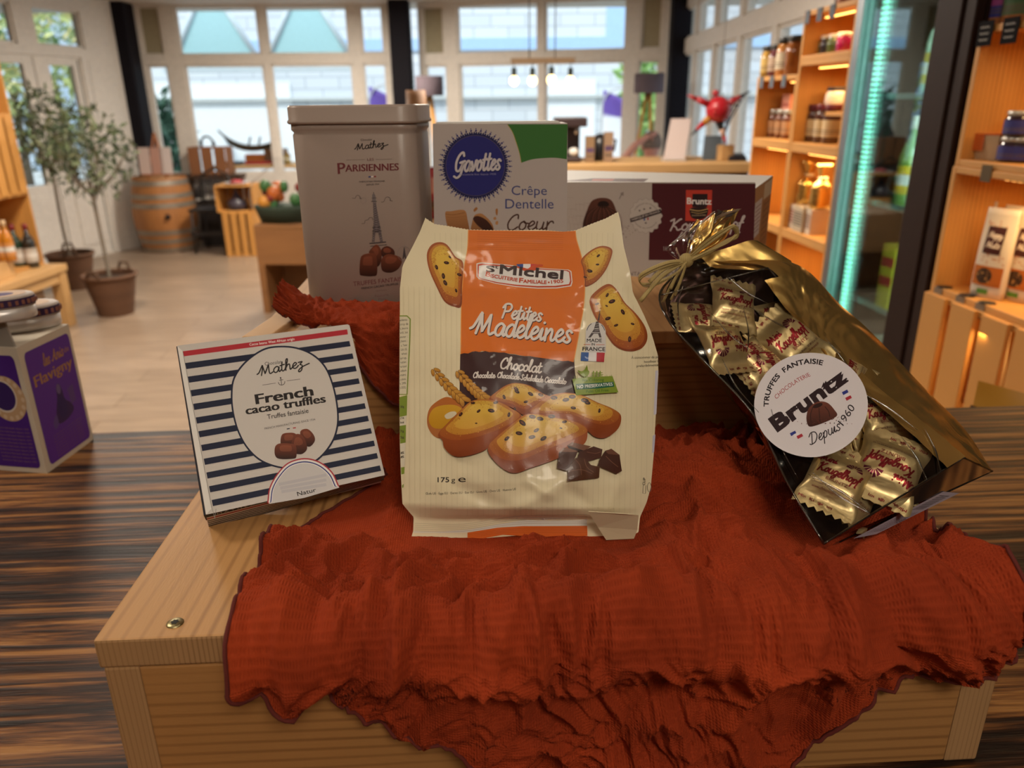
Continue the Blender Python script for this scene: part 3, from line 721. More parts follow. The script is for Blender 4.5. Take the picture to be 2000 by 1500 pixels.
edge = [r[0] + V((0, -.0004, .0004)) for r in rows[40:]] ; edge2 = [r[-1] + V((0, -.0004, .0004)) for r in rows[40:]]
for e in (edge, edge2): MB().tube(e, [.0013 + .0006 * abs(nz(i * .37, 0)) for i in range(len(e))], 6).build('hem', M_HEM, cl, world=True)

ctl = [[(556, 556, 1.345), (604, 585, 1.325), (650, 592, 1.316), (700, 596, 1.316), (760, 598, 1.316), (850, 592, 1.316)],
       [(548, 566, 1.345), (596, 606, 1.328), (640, 612, 1.322), (700, 604, 1.324), (760, 612, 1.322), (850, 602, 1.322)],
       [(541, 584, 1.338), (589, 624, 1.322), (640, 640, 1.316), (694, 634, 1.321), (762, 640, 1.320), (850, 632, 1.318)],
       [(537, 600, 1.330), (590, 634, 1.318), (652, 640, 1.313), (702, 672, -.630), (768, 700, -.622), (850, 700, -.622)],
       [(537, 606, 1.326), (594, 638, 1.315), (656, 641, 1.312), (710, 705, -.628), (772, 750, -.622), (850, 770, -.622)],
       [(538, 610, 1.322), (598, 641, 1.313), (660, 642, 1.312), (720, 745, -.628), (778, 800, -.624), (850, 830, -.624)]]
P = [[on_z(x, y, z) if z > 0 else on_y(x, y, -z) for x, y, z in r] for r in ctl]
P = [catmull(r, 18) for r in P]; P = [catmull([P[j][i] for j in range(6)], 16) for i in range(len(P[0]))]
rows = []; uvs = []
for i, c in enumerate(P):
    r_ = []
    for j, p in enumerate(c):
        h = .005 * (1 - 2.2 * abs(nz(i * .11 + j * .05, j * .10 - i * .03, 1))) + .0025 * (1 - 2.2 * abs(nz(i * .25, j * .3, 4)))
        r_.append(p + V((0, -.6, .8)) * (h + .003)); uvs.append((i * .0022, j * .0022))
    rows.append(r_)
c2 = thing('cloth', 'rust-red cloth bunched round the foot of the tall pale tin', 'cloth', rows[30][30])
o = MB().grid(rows).build('drape', M_CLOTH, c2, world=True); set_uv(o, uvs)
hm = MB().tube([r[-1] for r in rows], .0013, 6); hm.build('hem', M_HEM, c2, world=True)
# ------------------------------------------------------------------ packaging on the crates
def Z(ox, oy, s):
    return lambda *pts: [(ox + x * s, oy + y * s) for x, y in pts]
def homog(q):
    """unit square -> quad (TL, TR, BR, BL)"""
    A = []; B = []
    for (u, v), (x, y) in zip(((0, 0), (1, 0), (1, 1), (0, 1)), q):
        A += [[u, v, 1, 0, 0, 0, -u * x, -v * x], [0, 0, 0, u, v, 1, -u * y, -v * y]]; B += [x, y]
    h = [float(q) for q in np.linalg.solve(np.array(A, float), np.array(B, float))]
    def f(*pts): return [((h[0] * u + h[1] * v + h[2]) / (h[6] * u + h[7] * v + 1), (h[3] * u + h[4] * v + h[5]) / (h[6] * u + h[7] * v + 1)) for u, v in pts]
    return f
def face(p, n):
    p = V(p); n = V(n).normalized()
    if n.dot(EYE - p) < 0: n = -n
    return lambda x, y, l: on_plane(x, y, p, n) + n * l
def grad(c0, c1, y0, y1, x0=0, x1=0, kx=0.0):
    a, b = lin(c0), lin(c1)
    def f(x, y):
        t = max(0, min(1, (y - y0) / (y1 - y0) + kx * ((x - x0) / (x1 - x0) if x1 != x0 else 0)))
        return tuple(lerp(p, q, t) for p, q in zip(a, b))
    return f
M_CARD = printed('printed_card', .55, spec=.25); M_FILMP = printed('printed_film', .36, coat=.12, bump=.10, bscale=40, spec=.32); M_TINP = printed('lacquered_tin', .36, spec=.5)
INK = '#26201f'; NAVY = '#1b2038'
def truffle(A, zf, pts, hi='#7a3f2a', lo='#2c1410'):
    p = zf(*pts); ys = [q[1] for q in p]; xs = [q[0] for q in p]
    A.blob(p, grad(hi, lo, min(ys), max(ys), min(xs), max(xs), .0))
    cx, cy = sum(xs) / len(xs), sum(ys) / len(ys)
    q = [(cx + (x - cx) * .55 - 1, cy + (y - cy) * .4 - (max(ys) - min(ys)) * .18) for x, y in p]
    A.blob(q, grad('#8f5038', '#5a2c1e', min(ys), max(ys)))

# --- striped truffle box, leaning back on the raised crate
def truffle_box():
    TL, TR, BR, BL = (348, 675), (681, 634), (748, 918), (402, 1005)
    P0 = V((-.2252, .4896, 1.2212)); e1 = V((.9322, .3578, .0579)); e2 = V((-.298, .664, .685)); n = e1.cross(e2).normalized()
    if n.dot(EYE - P0) < 0: n = -n
    T = .0285
    f = [on_plane(*q, P0, n) for q in (TL, TR, BR, BL)]; bk = [p - n * T for p in f]
    low = min(p.z for p in bk); f = [p + V((0, 0, 0)) for p in f]
    t = thing('truffle_box', 'white and navy striped box of French cacao truffles propped against the raised crate', 'box', f[3])
    m = MB()
    W = '#c9c2bb'
    m.add(f + bk, [(3, 2, 1, 0), (4, 5, 6, 7), (0, 1, 5, 4), (1, 2, 6, 5), (2, 3, 7, 6), (3, 0, 4, 7)], 0, '#ddd7d0')
    z = Z(330, 600, .30667); A = Art()
    A.poly(z((52, 245), (1148, 108), (1375, 1070), (235, 1322)), W)
    A.poly(z((88, 281), (1135, 141), (1140, 173), (96, 313)), '#b02a35')
    for i in range(11):
        xl, xr = 105 + i * 16.9, 1152 + i * 19.4; yl = 375 + i * 86.8 + (i > 4) * (i - 4) * .8; yr = 232 + i * 79.3
        hl, hr = 19.5, 17.0
        A.poly(z((xl - 2, yl - hl), (xr - 3, yr - hr), (xr + 5, yr + hr), (xl + 6, yl + hl)), NAVY)
    A.poly(z((55, 250), (88, 281), (270, 1285), (238, 1320)), '#e2ddd6')              # light turned edge on the left
    A.stroke(z((88, 281), (272, 1270), (300, 1285)), .9, '#8d8880', smooth=3)
    oval = [(690, 247), (590, 270), (480, 350), (410, 450), (394, 560), (405, 680), (440, 800), (500, 905), (590, 985), (720, 1028), (840, 1020), (950, 975), (1040, 870), (1078, 760), (1078, 640), (1050, 500), (1000, 380), (920, 300), (810, 255)]
    A.blob(z(*oval), NAVY); A.blob(z(*[(738 + (x - 738) * .968, 640 + (y - 640) * .972) for x, y in oval]), '#cbc4bd')
    A.text('Cocoa beans: West African origin', *z((514, 246), (800, 210)), 5.2, '#ead9d4', bold=.015)
    A.text('Chocolat', *z((612, 373), (718, 358)), 7, INK)
    A.script('Mathez', *z((585, 437), (862, 378)), 11, 2.5, INK, slant=.15)
    A.stroke(z((595, 497), (680, 484)), .8, INK); A.stroke(z((750, 470), (835, 459)), .8, INK)
    A.stroke(z((712, 455), (718, 495)), 1.1, INK); A.stroke(z((696, 478), (703, 492), (719, 497), (735, 488), (738, 472)), 1.1, INK, smooth=4); A.stroke(z((702, 466), (728, 462)), 1, INK)
    A.ellipse(*z((711, 451))[0], 1.5, 1.5, INK, n=10)
    A.text('French', *z((558, 618), (918, 562)), 20, INK, bold=.012, didone=.045)
    A.text('cacao truffles', *z((494, 684), (998, 606)), 16.5, INK, bold=.008, didone=.04)
    A.text('Truffes fantaisie', *z((628, 714), (890, 673)), 9.5, INK, bold=.006)
    A.text('FRENCH MANUFACTURING SINCE 1934', *z((610, 781), (932, 721)), 4.2, '#4a4444')
    A.poly(z((750, 774), (769, 771), (770, 777), (751, 780)), NAVY); A.poly(z((789, 768), (808, 765), (809, 771), (790, 774)), '#b02a35')
    truffle(A, z, [(838, 790), (880, 776), (918, 808), (930, 850), (900, 888), (868, 880), (842, 840)])
    truffle(A, z, [(718, 815), (770, 800), (812, 812), (815, 870), (790, 890), (718, 890)])
    truffle(A, z, [(775, 930), (790, 830), (825, 808), (862, 835), (880, 900), (850, 935), (810, 936)])
    truffle(A, z, [(673, 905), (700, 870), (790, 872), (810, 890), (812, 950), (790, 966), (690, 963)])
    arc = lambda k: [(855 + k * (x - 855), 1205 + k * (y - 1205)) for x, y in ((626, 1244), (640, 1150), (690, 1060), (760, 990), (862, 962), (960, 985), (1040, 1050), (1082, 1135))]
    def cap(k, c): A.poly([(p.x, p.y) for p in catmull(z(*arc(k)), 5)] + z((1085, 1150), (860, 1216), (640, 1254)), c)
    cap(1, '#a82c38'); cap(.965, '#e6e1dc'); cap(.915, '#26357e'); cap(.885, '#e6e1dc'); cap(.862, '#c9c5c4')
    for y in (0, 80, 155): A.poly(z((700 + y * .1, 1120 + y * .3), (1000, 1060 + y * .4), (1004, 1078 + y * .4), (702 + y * .1, 1140 + y * .3)), '#bcb9bd')
    A.text('Natur', *z((820, 1204), (938, 1176)), 8.5, INK, bold=.01)
    A.lay(m, face(f[0], n))
    B = Art(); h = homog([BL, BR, (750, 937), (409, 1034)])
    B.poly(h((0, 0), (1, 0), (1, 1), (0, 1)), '#cfc8c0'); B.poly(h((0, 0), (1, 0), (1, .2), (0, .2)), '#26242c')
    for a in (.04, .30, .82): B.text('M A T H E Z', *h((a, .17), (a + .15, .17)), 3.0, '#b9b2ac')
    B.poly(h((0, .26), (1, .26), (1, .33), (0, .33)), '#a02a30')
    for k in (.42, .53, .64, .75, .86, .95): B.poly(h((0, k), (1, k), (1, k + .045), (0, k + .045)), '#2a2426')
    nb = (bk[3] - f[3]).cross(f[2] - f[3])
    B.lay(m, face(f[3], nb)); m.build('carton', M_CARD, t, world=True)
    # the turned lid edge on the left
    e = MB(); d = (f[0] - f[1]).normalized()
    e.hexa([f[0] - n * .001, f[3] - n * .001, f[3] - n * .013, f[0] - n * .013], [f[0] - n * .001 + d * .0016, f[3] - n * .001 + d * .0016, f[3] - n * .013 + d * .0016, f[0] - n * .013 + d * .0016], 0, '#23212a')
    e.build('lid_edge', M_CARD, t, world=True)
truffle_box()

# --- tall pale tin
def tin():
    yaw = R(-5); c = V((0, 0, 0)); zb = TOP + UZ + .0015
    fp = V((-.148, .722, zb)); n = V((math.sin(yaw), -math.cos(yaw), 0)); ex = V((math.cos(yaw), math.sin(yaw), 0)); ey = -n
    xl = (on_plane(597, 596, fp, n) - fp).dot(ex); xr = (on_plane(816, 420, fp, n) - fp).dot(ex); cx = (xl + xr) / 2; w = xr - xl; dp = .085
    ztop = on_plane(680, 205, fp, n).z; zlid = on_plane(680, 240, fp, n).z
    t = thing('tall_tin', 'tall pale tin of chocolate truffles with a tower drawing, standing on cloth', 'tin', fp + ex * cx + ey * dp / 2, yaw)
    def ring(gx, gy, z_, r=.016, k=6):
        out = []; hx, hy = w / 2 + gx, dp / 2 + gy
        for sx, sy, a0 in ((1, 1, 0), (-1, 1, 90), (-1, -1, 180), (1, -1, 270)):
            for i in range(k + 1):
                a = R(a0 + 90 * i / k); out.append(V((sx * (hx - r) + r * math.cos(a), sy * (hy - r) + r * math.sin(a), z_)))
        return out
    H = zlid - zb; m = MB(); g = '#a39288'
    m.grid([ring(-.003, -.003, .0, .013), ring(0, 0, .0025), ring(0.0, 0.0, H * .5), ring(0, 0, H - .0105), ring(-.001, -.001, H - .0085), ring(.0008, .0008, H - .006), ring(0.0006, .0006, H - .001), ring(-.001, -.001, H)], 0, g, True, True, True)
    A = Art(); z = Z(520, 180, .30007)
    A.text('Chocolat', *z((615, 317), (688, 314)), 4.2, '#3a3232'); A.script('Mathez', *z((590, 377), (772, 352)), 7, 1.7, '#2a2424', slant=.15)
    A.stroke(z((520, 442), (642, 438)), .5, '#7a6a68'); A.stroke(z((712, 438), (820, 435)), .5, '#7a6a68')
    A.text('LES', *z((658, 446), (700, 444)), 5, '#7a4648'); RD = '#76393e'
    A.text('P', *z((468, 533), (516, 530)), 23, RD, didone=.02); A.text('ARISIENNES', *z((516, 518), (862, 508)), 14.5, RD, didone=.03)
    A.poly(z((665, 547), (681, 546), (681, 555), (665, 556)), '#3c4a82'); A.poly(z((683, 546), (698, 545), (698, 554), (683, 555)), '#ddd8d4'); A.poly(z((700, 545), (715, 544), (715, 553), (700, 554)), '#9a4a4a')
    A.text('FABRICATION FRANÇAISE', *z((606, 588), (772, 583)), 3.0, '#4a4040', bold=.01); A.text('DEPUIS 1934', *z((652, 608), (735, 603)), 3.0, '#4a4040', bold=.01)
    TC = '#4c4446'
    A.stroke(z((699, 650), (700, 700)), 1.0, TC); A.blob(z((690, 690), (690, 670), (699, 660), (709, 668), (712, 690), (712, 712), (690, 712)), '#7d7474')
    A.stroke(z((686, 690), (718, 688)), 1, TC); A.stroke(z((684, 712), (720, 711)), 1.2, TC)
    A.poly(z((694, 714), (714, 714), (721, 760), (733, 830), (748, 905), (760, 975), (742, 975), (728, 915), (712, 915), (706, 975), (688, 975), (697, 905), (700, 830), (697, 760)), '#85797a')
    for k in range(17):
        y = 722 + k * 15; a = interp(y, [(714, 694), (830, 699), (975, 686)]); b = interp(y, [(714, 714), (760, 721), (905, 748), (975, 761)])
        if y < 910: A.stroke(z((a, y), (b, y + 13)), .75, TC); A.stroke(z((b, y), (a, y + 13)), .75, TC)
        else:
            A.stroke(z((a, y), (a + 18, y + 12)), .8, TC); A.stroke(z((b - 18, y), (b, y + 12)), .8, TC); A.stroke(z((a + 18, y), (a, y + 12)), .8, TC); A.stroke(z((b, y), (b - 18, y + 12)), .8, TC)
    A.stroke(z((690, 880), (746, 878)), 1.2, TC); A.stroke(z((690, 905), (752, 903)), 1.2, TC); A.stroke(z((672, 985), (780, 975)), 2.2, TC); A.stroke(z((676, 1003), (785, 993)), 1.4, TC)
    for pts in ([(560, 690), (580, 690), (585, 676), (600, 672), (612, 684), (610, 692), (622, 692)], [(748, 715), (765, 712), (775, 690), (790, 682), (808, 692), (806, 704), (822, 708)], [(620, 856), (640, 853), (644, 836), (664, 830), (670, 818), (690, 818), (694, 834)]): A.stroke(z(*pts), .8, TC, smooth=4)
    A.stroke([(p[0], p[1]) for p in z(*[(632 + 18 * math.cos(a / 3), 706 + 20 * math.sin(a / 3)) for a in range(20)])], .4, '#8d8484')
    truffle(A, z, [(668, 1040), (715, 992), (748, 1030), (748, 1100), (720, 1135), (690, 1060)])
    truffle(A, z, [(752, 1020), (790, 1002), (832, 1030), (830, 1075), (780, 1085), (750, 1060)], '#5a2c20')
    truffle(A, z, [(750, 1090), (790, 1055), (860, 1068), (884, 1100), (860, 1150), (810, 1175), (755, 1160)])
    truffle(A, z, [(612, 1090), (632, 1058), (690, 1048), (716, 1065), (722, 1180), (690, 1198), (630, 1195), (608, 1180)])
    A.text('TRUFFES FANTAISIE', *z((568, 1262), (912, 1226)), 9, RD); A.text('FRENCH CACAO TRUFFLES', *z((620, 1284), (860, 1253)), 4, '#4a3c3c', bold=.02)
    A.stroke(z((712, 1295), (785, 1287)), .5, '#7a5a58'); A.text('Nature', *z((710, 1336), (795, 1325)), 5.6, '#8a6664'); A.text('Plain', *z((731, 1357), (779, 1351)), 5, '#8a6664')
    A.stroke(z(*[(898 + 43 * math.cos(a / 5), 1052 + 48 * math.sin(a / 5)) for a in range(33)]), .6, '#8d8484'); A.poly(z((896, 1010), (900, 1010), (912, 1085), (905, 1085), (900, 1070), (893, 1085), (887, 1085)), TC)
    Mi = Matrix.Rotation(-yaw, 4, 'Z') @ Matrix.Translation(-V(t['_o'])); sf = face(fp + n * .0002, n)
    A.lay(m, lambda x, y, l: Mi @ sf(x, y, l)); m.build('body', M_TINP, t)
    l = MB(); L = ztop - zlid
    l.grid([ring(.0022, .0022, H - .001, .017), ring(.0034, .0034, H, .018), ring(.0034, .0034, H + .0015, .018), ring(.0022, .0022, H + .003, .017), ring(.0022, .0022, H + L - .002, .017), ring(.001, .001, H + L, .016), ring(-.006, -.006, H + L, .014)], 0, g, True, True, True)
    l.build('lid', M_TINP, t)
tin()

def carton(name, label, TLpx, TRpx, fp, n, zb, depth, body, art, ext=(0, 0), top=None, side=None):
    """upright box: front face through fp with normal n; top corners from the measured corners"""
    fp = V(fp); n = V(n).normalized(); ex = V((-n.y, n.x, 0)); a = on_plane(*TLpx, fp, n); b = on_plane(*TRpx, fp, n)
    ua, ub, zt_ = (a - fp).dot(ex) - ext[0], (b - fp).dot(ex) + ext[1], (a.z + b.z) / 2
    q = lambda u, d, z_: fp + ex * u - n * d + V((0, 0, z_ - fp.z))
    t = thing(name, label, 'box', q((ua + ub) / 2, depth / 2, zb))
    m = MB(); m.hexa([q(ua, 0, zb), q(ub, 0, zb), q(ub, depth, zb), q(ua, depth, zb)], [q(ua, 0, zt_), q(ub, 0, zt_), q(ub, depth, zt_), q(ua, depth, zt_)], 0, body)
    art.lay(m, face(fp, n))
    if top: top.lay(m, face(q(ua, 0, zt_), V((0, 0, 1))))
    if side: side.lay(m, face(q(ub, 0, zb), ex))
    return t, m, q, (ua, ub, zt_)

# --- wafer biscuit carton
def wafer_box():
    A = Art(); z = Z(830, 220, .345); GB = '#2b2c74'
    A.poly(z((44, 62), (808, 66), (800, 1200), (60, 1200)), '#bdb3ae')
    A.poly(z((44, 62), (120, 62), (130, 66), (44, 66)), '#cfc9c5')
    A.poly([*z((466, 66), (808, 66), (803, 264)), *[(p.x, p.y) for p in catmull(z((803, 264), (740, 256), (680, 257), (610, 264), (545, 284)), 5)], *[(p.x, p.y) for p in catmull(z((545, 284), (535, 230), (515, 165), (495, 110), (466, 66)), 5)]], '#3f7438')
    A.stroke(z((466, 66), (495, 110), (515, 165), (535, 230), (545, 284)), 1.0, '#b9a552', smooth=4)
    c = z((285, 300))[0]; r = .345
    for k in range(44):
        a = 2 * math.pi * k / 44; A.ellipse(c[0] + 178 * r * math.cos(a), c[1] + 182 * r * math.sin(a), 12 * r, 12 * r, '#232556', n=10)
        for q, rr in ((196, 5.5), (206, 3.2)):
            A.ellipse(c[0] + q * r * math.cos(a + .02), c[1] + (q + 3) * r * math.sin(a + .02), rr * r, rr * r, GB, n=8)
        A.ellipse(c[0] + 184 * r * math.cos(a), c[1] + 188 * r * math.sin(a), 4 * r, 4 * r, '#a9a3ae', n=8)
    A.ellipse(*c, 176 * r, 180 * r, '#232556', n=56); A.ellipse(*c, 168 * r, 172 * r, '#5b4f66', n=56); A.ellipse(*c, 165 * r, 169 * r, GB, n=56)
    p0, p1 = z((165, 335), (425, 322)); A.script('Gavottes', (p0[0] + 1, p0[1] + 1.5), (p1[0] + 1, p1[1] + 1.5), 20, 5, '#15164a', slant=.2); A.script('Gavottes', p0, p1, 20, 4.4, '#cfc8cb', slant=.2)
    A.text('Biscuiterie fine depuis 1920', *z((198, 355), (402, 352)), 3.6, '#9c98b8')
    A.text('Crêpe', *z((490, 466), (690, 466)), 19, '#35407c'); A.text('Dentelle', *z((455, 543), (728, 543)), 20, '#35407c')
    A.script('Coeur', *z((455, 664), (722, 664)), 17, 3, '#4a2c20', slant=.2)
    for pts, a, b in (([(114, 572), (150, 558), (222, 552), (240, 600), (246, 690), (150, 690)], '#b98555', '#8a5832'), ([(272, 600), (300, 572), (335, 580), (385, 640), (380, 720), (262, 720)], '#b98555', '#7d4c2a'), ([(272, 600), (300, 585), (350, 610), (385, 660), (360, 680), (300, 640)], '#4a281c', '#38201a'), ([(275, 550), (290, 535), (298, 545), (280, 562)], '#a8703c', '#a8703c'), ([(400, 548), (412, 545), (410, 580), (402, 575)], '#a8703c', '#a8703c'), ([(388, 595), (400, 590), (404, 604), (390, 606)], '#b98555', '#b98555'), ([(400, 618), (414, 614), (412, 634), (400, 632)], '#b98555', '#b98555')):
        p = z(*pts); A.blob(p, grad(a, b, min(q[1] for q in p), max(q[1] for q in p)))
    A.stroke(z((116, 574), (160, 578), (225, 566)), 1, '#8a5832', smooth=3); A.stroke(z((122, 590), (170, 594), (236, 584)), .7, '#9a6840', smooth=3)
    t, m, q, (ua, ub, zt_) = carton('wafer_box', 'white biscuit carton with round blue logo and green corner, behind the cream packet', (845.5, 241.5), (1108, 243), (0, .742, 1.4), (0.03, -1, 0), TOP + UZ + .0005, .052, '#b9b0aa', A)
    m.build('carton', M_CARD, t, world=True, bevel=.0)
    f = MB(); f.hexa([q(ua + .002, .003, zt_ + .0002), q(ub - .006, .003, zt_ + .0002), q(ub - .006, .05, zt_ + .0002), q(ua + .002, .05, zt_ + .0002)], [q(ua + .003, .004, zt_ + .0022), q(ub - .008, .004, zt_ + .0022), q(ub - .008, .05, zt_ + .0015), q(ua + .003, .05, zt_ + .0015)], 0, '#cfcac4')
    f.build('top_flap', M_CARD, t, world=True)
wafer_box()

# --- long cake carton
def cake_box():
    z = Z(830, 220, .345); A = Art(); MR = '#48191f'
    A.poly(z((300, 394), (1870, 394), (1852, 1000), (300, 1000)), '#aca29b')
    A.poly(z((1286, 400), (1872, 402), (1857, 838), (1266, 834), (1272, 640), (1284, 520)), MR)
    for k in range(26):                                                    # faint engraved street on the pale part
        x = 800 + (k * 53) % 190; y = 480 + (k * 37) % 150; A.stroke(z((x, y), (x + 40, y + (k % 3) * 6)), .4, '#968c84'); A.stroke(z((x, y), (x + 2, y + 40)), .35, '#968c84')
    A.blob(z((893, 640), (915, 560), (945, 500), (1000, 482), (1055, 496), (1085, 560), (1112, 640), (1080, 690), (1000, 700), (920, 690)), grad('#5a3428', '#2c1614', 385, 460))
    A.ellipse(*z((1010, 520))[0], 11, 7, '#1f100e')
    for k in range(7):
        x = 915 + k * 30; A.stroke(z((1000 + (x - 1000) * .35, 535), (x, 580), (x + (x - 1000) * .15, 680)), 1.1, '#2a1512', smooth=4); A.stroke(z((1008 + (x - 1000) * .35, 530), (x + 10, 580), (x + 10 + (x - 1000) * .15, 670)), .6, '#6d4234', smooth=4)
    rnd = random.Random(3)
    for k in range(60):
        A.ellipse(*z((rnd.gauss(1110, 34), rnd.gauss(665, 26)))[0], rnd.uniform(.3, 1.1), rnd.uniform(.3, 1.0), '#4a2a20', n=6)
    A.stroke(z((1108, 455), (1122, 470), (1120, 450), (1100, 490)), .9, '#3a3230', smooth=3)
    c = z((1250, 584))[0]
    A.poly([(c[0] + (31.5 + 1.6 * math.cos(16 * a)) * math.cos(a), c[1] + (33.5 + 1.6 * math.cos(16 * a)) * math.sin(a)) for a in [2 * math.pi * k / 160 for k in range(160)]], '#8f857e')
    A.poly([(c[0] + (30.8 + 1.6 * math.cos(16 * a)) * math.cos(a), c[1] + (32.8 + 1.6 * math.cos(16 * a)) * math.sin(a)) for a in [2 * math.pi * k / 160 for k in range(160)]], '#b3aaa3')
    A.ring_text('FABRIQUÉ EN FRANCE', c, 23, -62, 62, 2.6, '#6d625c'); A.ring_text('MADE IN FRANCE', c, 25.5, 240, 120, 2.6, '#6d625c')
    for dx, dy in ((-3, -13), (0, 14), (-12, -10), (9, -15)): A.poly([(c[0] + dx + (2.6 if k % 2 == 0 else 1.1) * math.sin(math.pi * k / 5), c[1] + dy - (2.6 if k % 2 == 0 else 1.1) * math.cos(math.pi * k / 5)) for k in range(10)], '#3a3235')
    A.poly(z((1160, 600), (1335, 545), (1340, 568), (1165, 622)), '#2e1f22'); A.text('FABRIQUÉ EN FRANCE', *z((1172, 612), (1330, 562)), 3.6, '#b9b0aa', bold=.02)
    A.poly(z((1238, 600), (1246, 597), (1247, 610), (1239, 612)), '#34508c'); A.poly(z((1258, 595), (1266, 593), (1267, 606), (1259, 608)), '#a03038')
    A.poly(z((1478, 438), (1626, 438), (1622, 618), (1474, 612)), '#b53a2c'); A.poly(z((1515, 460), (1600, 460), (1598, 535), (1513, 535)), '#2a1a1c')
    A.blob(z((1500, 545), (1550, 535), (1600, 542), (1592, 590), (1550, 605), (1508, 592)), '#2a1a1c'); A.stroke(z((1500, 548), (1550, 556), (1602, 545)), 1.4, '#c9a86a', smooth=4); A.stroke(z((1506, 562), (1550, 570), (1598, 560)), .8, '#c9a86a', smooth=4); A.text('CHOCOLATERIE', *z((1510, 586), (1590, 584)), 2.6, '#c9b08a')
    A.text('Bruntz', *z((1484, 516), (1620, 520)), 12.5, '#d8d0cc', bold=.03)
    A.script('Kougelhopf', *z((1385, 668), (1800, 655)), 12.5, 3, '#b9aeac', slant=.25); A.text('16 x', *z((1352, 782), (1395, 780)), 9, '#a59a98'); A.script('Mini', *z((1440, 720), (1520, 718)), 9, 2, '#b9aeac')
    A.text('TRUFFES FANTAISIE', *z((985, 922), (1268, 922)), 7.5, '#5a5250'); A.script('Royal', *z((1285, 925), (1420, 925)), 8, 1.6, '#5a5250')
    fp = V((.2638, .8083, TOP + UZ)); n = V((math.sin(R(-24.5)), -math.cos(R(-24.5)), 0))
    Tp = Art(); Tp.poly(z((760, 388), (950, 372), (1265, 374), (1240, 392)), '#5a3a3c'); Tp.poly(z((950, 376), (1075, 376), (1060, 386), (942, 386)), '#b5564a')
    Sd = Art(); rc = lambda x0, y0, x1, y1, c_: Sd.poly([(x0, y0), (x1, y0), (x1, y1), (x0, y1)], c_)
    rc(52, 3, 98, 20, '#c9b49a'); rc(8, 16, 44, 55, '#c4bcc0'); rc(52, 22, 96, 78, '#93582e'); rc(55, 82, 96, 98, '#b9a898')
    for k in range(7): Sd.stroke([(12, 22 + k * 4.5), (40, 22 + k * 4.5)], 1.2, '#8a6a6a'); Sd.stroke([(58, 27 + k * 7), (91, 27 + k * 7)], 1.6, '#6d3a1c')
    cr = on_plane(1475, 363, fp, n); dpt = (on_z(1505, 338, cr.z) - cr).dot(-n)
    t, m, q, _ = carton('cake_box', 'long white and maroon carton of small chocolate cakes on the raised crate', (1108, 361.5), (1475, 363), fp, n, TOP + UZ + .0005, dpt, '#e6e4e0', A, ext=(.075, 0), top=Tp)
    ub, zt_ = _[1], _[2]; sq = [q(ub, 0, TOP + UZ + .0005), q(ub, dpt, TOP + UZ + .0005), q(ub, dpt, zt_), q(ub, 0, zt_)]; ex = V((-n.y, n.x, 0)); m.add([p + ex * .0002 for p in sq], [(0, 1, 2, 3)], 0, '#a8764c'); Sd.lay(m, lambda x, y, l: sq[3].lerp(sq[2], x / 100).lerp(sq[0].lerp(sq[1], x / 100), y / 100) + ex * (.0003 + l))
    m.build('carton', M_CARD, t, world=True)
cake_box()

